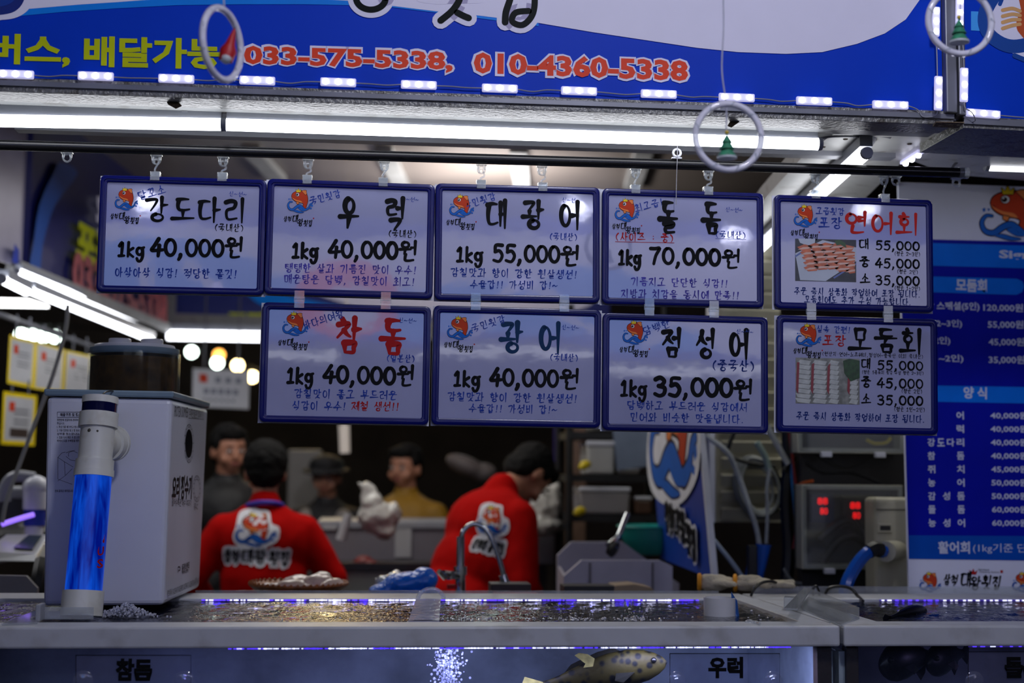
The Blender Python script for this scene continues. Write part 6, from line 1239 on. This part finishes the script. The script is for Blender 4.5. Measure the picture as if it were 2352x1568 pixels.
CB = clear('box_lid_clear', (150,150,150), haze=.10, refl=1.6)
def mbox(lb, x0, y0, x1, y1, Y):
    a_, b_ = at(x0,y0,Y), at(x1,y1,Y); t = thing('meter_box', lb, 'box', ((a_.x+b_.x)/2, Y+.05, b_.z)); w_ = b_.x-a_.x; h = a_.z-b_.z; cx, cz = (a_.x+b_.x)/2, (a_.z+b_.z)/2
    MB().box((cx, Y+.075, cz), (w_, .02, h)).build('back_plate', mat('box_grey_inside', (84,84,82), .5), t); mb = MB()
    for dx in (-1, 1): mb.box((cx+dx*(w_/2-.008), Y+.04, cz), (.016, .07, h))
    for dz in (-1, 1): mb.box((cx, Y+.04, cz+dz*(h/2-.008)), (w_-.03, .07, .016))
    mb.build('box_rim', mat('box_cream', (190,188,170), .4), t, bevel=.003); MB().box((cx, Y, cz), (w_-.006, .006, h-.006)).build('clear_lid', CB, t, bevel=.002)
    for u in (.25, .75): MB().box((a_.x+w_*u, Y-.008, b_.z-.004), (.035, .02, .018)).build('latch', WHITEP, t, bevel=.003)
    return t
single('equipment_rack', MB().box(((at(1838,1000,4.5).x+at(2082,1000,4.5).x)/2, 4.515, .98), (at(2082,1000,4.5).x-at(1838,1000,4.5).x, .04, 1.96)), mat('rack_dark', (30,28,26), .6), 'dark board carrying the two clear lidded meter boxes', 'rack')
tb = mbox('clear lidded meter box, upper one partly behind the price sign', 1832, 880, 2080, 1042, 4.4); o = MB().tube([at(1990,1010,4.44), at(2010,1018,4.44), at(2035,1016,4.44), at(2046,1005,4.44)], .006, 8).build('yellow_cable', YF_, tb)
tb = mbox('clear lidded meter box with red digits, lower one', 1842, 1112, 2078, 1308, 4.4)
for (x0,y0,x1,y1), col in (((1862,1135,1915,1200),(44,56,92)), ((1935,1140,1992,1215),(40,40,42))):
    a_, b_ = at(x0,y0,4.44), at(x1,y1,4.44); o = MB().box(((a_.x+b_.x)/2, 4.445, (a_.z+b_.z)/2), (b_.x-a_.x, .02, a_.z-b_.z)).build('meter', mat('meter_%d' % col[0], col, .4), tb)
    cx, cy = (x0+x1)/2+2, (y0+y1)/2-8; g = MB(); Pm = Plane(at(cx, cy, 4.43), (1,0,0), (0,0,1)); ftext(g, '88', Pm.loc(cx-13, cy-9), Pm.loc(cx+11, cy-9), .022, 0, .03); ftext(g, '80', Pm.loc(cx-7, cy+14), Pm.loc(cx+11, cy+14), .022, 0, .03); g.v = [Pm.o+v for v in g.v]; g.build('red_digits', mat('lit_red', (255,20,20), .5, emit=1.2, var=0, ecol=(255,20,24)), o)
for pts in ([(1880,1240),(1920,1205),(1950,1195),(1975,1230)], [(1890,1290),(1930,1240),(1975,1236),(2010,1280)]): MB().tube([at(x,y,4.43) for x, y in pts], .016, 8).build('inner_cable', CORD, tb)
a_, b_ = at(2012,1142,4.15), at(2130,1372,4.15); t = thing('chiller', 'beige metal chiller with a vent, left of the menu board foot', 'machine', ((a_.x+b_.x)/2, 4.3, b_.z)); MB().box(((a_.x+b_.x)/2, 4.21, (a_.z+b_.z)/2), (b_.x-a_.x, .10, a_.z-b_.z)).build('case', BG_, t, bevel=.014, seg=3)
c_ = at(2032,1212,4.155); MB().box(c_, (.045,.012,.028)).build('vent_frame', BG_, t, bevel=.003); MB().box(c_+Vector((0,-.005,0)), (.033,.006,.015)).build('vent_slot', DARK, t, bevel=.002); MB().box(at(2050,1170,4.158), (.1,.004,.002)).build('seam', DARK, t)
p0, p1 = at(2062,1264,4.15), at(2034,1266,4.0); MB().cyl(p0, p1, .030, .030, 12).build('union_nut', BG_, t, bevel=.003)
cord('thick blue hose arching from the chiller into the right tank', [at(2030,1266,4.0), at(2008,1262,3.98), at(1985,1275,3.97), at(1962,1305,3.96), at(1945,1340,3.95), at(1936,1385,3.95)], .019, mat('hose_blue', (14,86,190), .25, coat=.5), 'hose', 'hose')
cord('black sleeve binding the blue hose at the chiller', [at(2022,1262,3.985), at(2008,1260,3.975), at(1996,1266,3.97)], .022, DARK, 'sleeve', 'sleeve')
t = thing('nozzle', 'blue ribbed cone nozzle hanging below the coiled hoses', 'nozzle', at(1745,1335,4.5)); mb = MB(); mb.cyl(at(1753,1250,4.5), at(1742,1335,4.5), .024, .010, 20); [mb.cyl(at(1753-k*1.0,1252+k*8,4.5), at(1753-k*1.0,1255+k*8,4.5), .0262-k*.0014, .0262-k*.0014, 20) for k in range(10)]; mb.build('cone', MATS['hose_blue'], t); MB().cyl(at(1722,1300,4.5), at(1716,1345,4.5), .010, .014, 12).build('side_cone', MATS['hose_blue'], t)
t, _, _ = bx('power_strip', 'black power strip hanging left of the blue nozzle', 'power strip', 1720, 1252, 1741, 1340, 4.4, .03, CORD, .004, 'strip_body')
# cotton gloves on the back rim
GL = mat('cotton_glove', (200,190,168), .8, bump=.5, bscale=200, var=.1); GO = mat('orange_cuff', (226,150,30), .8)
gp = atz(1660, 1352, ZR); gp.z = ZR
for k, (dx, dy, ang, lb) in enumerate(((-.02, .08, -.5, 'cream cotton glove with orange cuff lying on the back rim, left one'), (.075, .05, -.75, 'cream cotton glove lying on the back rim toward the tank joint, right one'))):
    c = Vector((atz(1640,1358,ZR).x + dx + .055, YB + dy - .01, ZR+.022)); d = Vector((math.cos(ang*.4), -.25, 0)).normalized(); s_ = Vector((-d.y, d.x, 0)); P = [('e', c, (.045,.035,.016)), ('c', c-d*.045, c-d*.01, .024, .024)]
    for j in range(4):
        b0 = c + d*.04 + s_*(.026-.017*j); P.append(('c', b0, b0+d*(.045+.008*(j in (1,2)))+Vector((0,0,.006*math.sin(j*2))), .0095, .008))
    P.append(('c', c+s_*-.03, c+s_*-.055+d*.03, .010, .008)); o = blob('glove', P, GL, None, .004, 2, noise=.006, nscale=.02); t = setp(o, lb, 'glove', 'cotton gloves on the tank rim')
    q = MB(); q.tube([c-d*.066+Vector((0,0,.0))+s_*.026*math.cos(i*.785)+Vector((0,0,.020*math.sin(i*.785))) for i in range(8)], .006, 8, True, 3); q.build('cuff', GO, o)
# ================================================================== people
SKIN = mat('skin', (176, 122, 96), .55, var=.08, scale=8); HAIR = mat('black_hair', (9, 8, 8), .75, spec=.2, bump=.5, bscale=120)
from mathutils.bvhtree import BVHTree
def person(lb, loc, rz, h=1.7, lean=0, head_drop=0, top='jacket', topm=None, legm=None, arms=None, hairf=1.0, extra_top=0, fat=1.0, head_turn=0):
    t = thing('person', lb, 'person', loc, (0, 0, rz)); k = h/1.7
    hip = Vector((0, 0, .92))
    def U(p):  # upper-body lean about the hip, forwards is -y
        p = Vector(p); 
        if p.z > .92: p = hip + Matrix.Rotation(lean, 3, 'X') @ (p-hip)
        return p*k
    nb = Vector((0, .0, 1.44))
    def Hd(p): 
        p = Matrix.Rotation(head_turn, 3, 'Z') @ Vector(p); q = nb + Matrix.Rotation(head_drop, 3, 'X') @ (p-nb); return U(q)
    RH = Matrix.Rotation(lean+head_drop, 3, 'X') @ Matrix.Rotation(head_turn, 3, 'Z'); eh = tuple(RH.to_euler())
    arms = arms or [((.25,.0,1.14), (.22,-.18,.96)), ((-.25,.0,1.14), (-.22,-.18,.96))]
    B = []
    def E(c, r, f=Hd, rot=eh): B.append(('e', f(c), [v*k for v in r], rot))
    def Cc(a, b, r0, r1, f=U, g=None): B.append(('c', f(a), (g or f)(b), r0*k, r1*k))
    E((0,.005,1.60), (.076,.092,.098)); E((0,-.028,1.555), (.056,.06,.06)); E((0,-.045,1.515), (.032,.03,.024)); E((0,-.093,1.575), (.013,.016,.022)); E((0,-.10,1.565), (.017,.012,.010))
    for s_ in (-1, 1): E((s_*.079,.01,1.575), (.012,.02,.032)); E((s_*.045,-.062,1.555), (.022,.02,.025))
    Cc((0,.02,1.40), (0,.01,1.53), .058, .052, U, Hd)
    E((0,0,1.0), (.13,.085,.14), U, (lean,0,0)); E((0,0,1.16), (.13,.085,.16), U, (lean,0,0)); E((0,0,1.29), (.145,.09,.13), U, (lean,0,0)); Cc((-.12,0,1.335), (.12,0,1.335), .06, .06)
    for s_ in (-1, 1): Cc((s_*.09,0,.9), (s_*.10,-.01,.48), .085, .055, lambda p: Vector(p)*k); Cc((s_*.10,-.01,.48), (s_*.10,.02,.09), .052, .035, lambda p: Vector(p)*k); Cc((s_*.10,.02,.06), (s_*.11,-.12,.035), .035, .03, lambda p: Vector(p)*k)
    for s_, (el, wr) in zip((1, -1), arms):
        sh = Vector((s_*.165, 0, 1.34)); Cc(sh, el, .05, .038); Cc(el, wr, .038, .027)
        d = (Vector(wr)-Vector(el)).normalized(); w0 = Vector(wr); sd = d.cross(Vector((0,0,1))).normalized(); pn = sd.cross(d)
        B.append(('e', U(w0+d*.05), (.032*k,.04*k,.022*k)))
        for j in range(4):
            b0 = w0 + d*.075 + sd*(.027-.018*j); m_ = b0 + d*(.035+.006*(j in (1,2))) - pn*.008; Cc(b0, m_, .0095, .009); Cc(m_, m_ + d*.026 - pn*.02, .009, .0075)
        Cc(w0+d*.03 - sd*.03*s_, w0+d*.07-sd*.055*s_-pn*.01, .011, .009)
    o = blob('body', B, SKIN, t, .0085*k, 2, world=False)
    # hair
    Hh = [('e', Hd((0,.028,1.625)), (.088*k*hairf,.092*k*hairf,.092*k*hairf), eh), ('e', Hd((0,.05,1.575)), (.08*k,.062*k,.075*k), eh), ('e', Hd((0,-.045,1.672)), (.066*k,.045*k,.034*k), eh)]
    for s_ in (-1, 1): Hh.append(('e', Hd((s_*.072,-.005,1.625)), (.018*k,.035*k,.035*k), eh))
    blob('hair', Hh, HAIR, t, .008, 2, world=False, noise=.012, nscale=.02)
    for s_ in (-1, 1):
        e_ = MB().sph(Hd((s_*.030,-.083,1.595)), (.0135*k,.007*k,.0065*k), 12, 8, RH).build('eye', mat('eye_white', (200,195,190), .3), t, world=False); MB().sph(Hd((s_*.030,-.0885,1.595)), .0058*k, 10, 6).build('pupil', CORD, e_, world=False)
        MB().sph(Hd((s_*.031,-.087,1.618)), (.019*k,.005*k,.0035*k), 10, 6, RH).build('eyebrow', HAIR, t, world=False)
    MB().sph(Hd((0,-.088,1.535)), (.023*k,.007*k,.006*k), 12, 8, RH).build('mouth', mat('lips', (150,84,76), .5), t, world=False)
    # clothes
    f = fat; T_ = [('e', U((0,.0,1.29)), (.185*k*f,.125*k*f,.16*k), (lean,0,0)), ('e', U((0,0,1.13)), (.165*k*f,.12*k*f,.17*k), (lean,0,0)), ('e', U((0,0,.98)), (.17*k*f,.125*k*f,.13*k), (lean,0,0)), ('c', U((-.13,.0,1.335)), U((.13,.0,1.335)), .080*k, .080*k), ('c', U((-.05,.01,1.38)), U((.05,.01,1.38)), .074*k, .074*k), ('c', U((0,.015,1.40)), U((0,.012,1.452)), .074*k, .066*k)]
    for s_, (el, wr) in zip((1, -1), arms):
        T_ += [('c', U((s_*.165,0,1.335)), U(el), .074*k, .060*k), ('c', U(el), U(Vector(el).lerp(Vector(wr), .88)), .057*k, .043*k)]
    for s_ in (-.09, .09): T_.append(('c', U((s_,0,.96)), Vector((s_,0,.84))*k, .12*k, .10*k))
    so = blob(top, T_, topm, t, .011, 5, world=False, noise=.012, nscale=.09)
    L2 = []
    for s_ in (-1, 1): L2 += [('c', Vector((s_*.09,0,.9))*k, Vector((s_*.10,-.01,.48))*k, .105*k, .075*k), ('c', Vector((s_*.10,-.01,.48))*k, Vector((s_*.10,.02,.10))*k, .073*k, .06*k)]
    blob('trousers', L2 + [('e', Vector((0,0,.9))*k, (.165*k,.12*k,.12*k))], legm or DARK, t, .012, 3, world=False)
    for s_ in (-1, 1): blob('shoe', [('e', Vector((s_*.10,.02,.045))*k, (.045,.06,.045)), ('e', Vector((s_*.11,-.09,.032))*k, (.048,.09,.032))], CORD, t, .01, 3, world=False)
    return t, so, U, Hd, k
def floorpos(px, Y): p = at(px, 1080, Y); return Vector((p.x, Y, 0))
def on_cloth(t, so, nm, m, fn, pl, off=.004, depth=.6):
    """print a flat drawing onto the curved cloth by dropping it along the plane normal"""
    b = MB(); fn(b); vs = [pl.o+pl.ex*v.x+pl.ey*v.y+pl.ez*v.z for v in b.v]; me = bpy.data.meshes.new('tmp'); me.from_pydata(vs, [], b.f); me.polygons.foreach_set('material_index', b.mi)
    bm = bmesh.new(); bm.from_mesh(me); bmesh.ops.triangulate(bm, faces=bm.faces)
    for _ in range(2): bmesh.ops.subdivide_edges(bm, edges=[e for e in bm.edges if e.calc_length() > .018], cuts=1); bmesh.ops.triangulate(bm, faces=bm.faces)
    M = basis(so); bv = BVHTree.FromPolygons([M @ v.co for v in so.data.vertices], [tuple(p.vertices) for p in so.data.polygons]); iv = basis(t).inverted()
    for v in bm.verts:
        base = -((v.co-pl.o).dot(pl.ey)); q = v.co - pl.ey*(v.co-pl.o).dot(pl.ey); h = bv.ray_cast(q - pl.ey*depth, pl.ey)
        v.co = iv @ ((h[0] if h[0] is not None else q) - pl.ey*(off+base*2))
    bm.to_mesh(me); bm.free(); o = bpy.data.objects.new(nm, me); COL.objects.link(o); o.parent = t
    for q in (m if isinstance(m, list) else [m]): me.materials.append(q)
    return o
REDS = mat('red_shirt', (176, 6, 4), .9, spec=.1, var=.08, scale=6); NAVA = mat('navy_apron', (8, 16, 110), .7, spec=.2)
# vendor seen from behind
t, so, U, Hd, k = person('person in a red shirt with fish logo on the back, seen from behind', floorpos(612, 5.75), math.pi+.12, 1.60, lean=.12, hairf=1.1, head_drop=.12, top='red_shirt', topm=REDS, legm=NAVA, arms=[((.30,-.02,1.13), (.20,-.26,1.02)), ((-.30,-.02,1.13), (-.20,-.26,1.02))], fat=1.12)
blob('lanyard', [('c', U((.075*math.cos(a), .02+.075*math.sin(a), 1.435+.01*math.sin(a))), U((.075*math.cos(a+.4), .02+.075*math.sin(a+.4), 1.435+.01*math.sin(a+.4))), .011, .011) for a in [i*.4 for i in range(16)]], mat('violet_lanyard', (54,40,170), .5), t, .005, 2, world=False)
PB = Plane(at(585, 1215, 5.5), (1, .0, .03), (0, 0, 1))
on_cloth(t, so, 'fish_emblem', EM, lambda b: emblem(b, lambda x, y: PB.loc(532+x*.36, 1176+y*.32), 0, halo=1), PB)
words = (('삼척',502,1284,540,1285),('대왕',546,1282,604,1284),('횟집',612,1288,660,1290))
on_cloth(t, so, 'lettering_outline', EM[4], lambda b: [brush(b, s_, PB.loc(x0,y0), PB.loc(x1,y1), 34*5.5/F, .42, .0) for s_, x0, y0, x1, y1 in words], PB)
on_cloth(t, so, 'shop_lettering', INK, lambda b: [brush(b, s_, PB.loc(x0,y0), PB.loc(x1,y1), 32*5.5/F, .14, .001) for s_, x0, y0, x1, y1 in words], PB)
# vendor bending over his work
hp = floorpos(1038, 5.6)
t, so, U, Hd, k = person('person in a red shirt and navy apron bending over his work, head down', hp, math.radians(122), 1.74, lean=.50, head_drop=.55, top='red_shirt', topm=REDS, legm=NAVA, arms=[((.24,-.10,1.12), (.16,-.36,1.05)), ((-.25,-.08,1.10), (-.16,-.36,1.05))], fat=1.15)
blob('apron', [('e', U((0,-.05,1.06)), (.175,.11,.14), (.50,0,0)), ('e', Vector((0,-.06,.86))*k, (.18,.12,.16))], NAVA, t, .012, 3, world=False)
PC = Plane(at(1035, 1170, 5.3), Matrix.Rotation(math.radians(-38), 3, 'Z') @ Vector((1,0,0)), Vector((.22, .12, 1)))
on_cloth(t, so, 'fish_emblem', EM, lambda b: emblem(b, lambda x, y: PC.loc(1008+x*.22, 1120+y*.29), 0, halo=1), PC)
on_cloth(t, so, 'lettering_outline', EM[4], lambda b: [brush(b, s_, PC.loc(x0,y0), PC.loc(x1,y1), 30*5.5/F, .42, .0) for s_, x0, y0, x1, y1 in (('삼척대',1000,1218,1026,1220),('왕횟집',1030,1222,1056,1226))], PC)
on_cloth(t, so, 'shop_lettering', INK, lambda b: [brush(b, s_, PC.loc(x0,y0), PC.loc(x1,y1), 26*5.5/F, .14, .001) for s_, x0, y0, x1, y1 in (('삼척대',1000,1218,1026,1220),('왕횟집',1030,1222,1056,1226))], PC)
# customers
t, so, U, Hd, k = person('person in a black jacket standing behind at the left, partly hidden', floorpos(524, 7.0), .25, 1.70, head_turn=.2, head_drop=.15, topm=mat('black_jacket', (18,18,20), .6), top='jacket')
t, so, U, Hd, k = person('person in a black hat and white vest behind the grey counter', floorpos(752, 7.95), -.15, 1.56, head_drop=.18, topm=mat('black_coat', (22,20,24), .6), top='coat')
blob('hat', [('e', Hd((0,.01,1.66)), (.098,.105,.06)), ('e', Hd((0,-.02,1.635)), (.135,.145,.014), (.15,0,0))], mat('hat_black', (14,13,16), .7), t, .008, 3, world=False)
blob('vest', [('e', U((.11,-.06,1.24)), (.075,.075,.15)), ('e', U((-.11,-.06,1.24)), (.075,.075,.15)), ('e', U((.1,-.04,1.08)), (.08,.09,.1)), ('e', U((-.1,-.04,1.08)), (.08,.09,.1))], mat('vest_white', (150,144,138), .7), t, .01, 3, world=False)
t, so, U, Hd, k = person('person in a mustard yellow jacket behind the grey counter', floorpos(932, 7.3), -.35, 1.62, head_turn=-.2, head_drop=.12, topm=mat('mustard_jacket', (150,110,14), .65), top='jacket', fat=1.12)
MB().box(U((-.09,-.165,1.27)), (.05,.01,.02)).build('chest_badge', WHITEP, t, world=False)
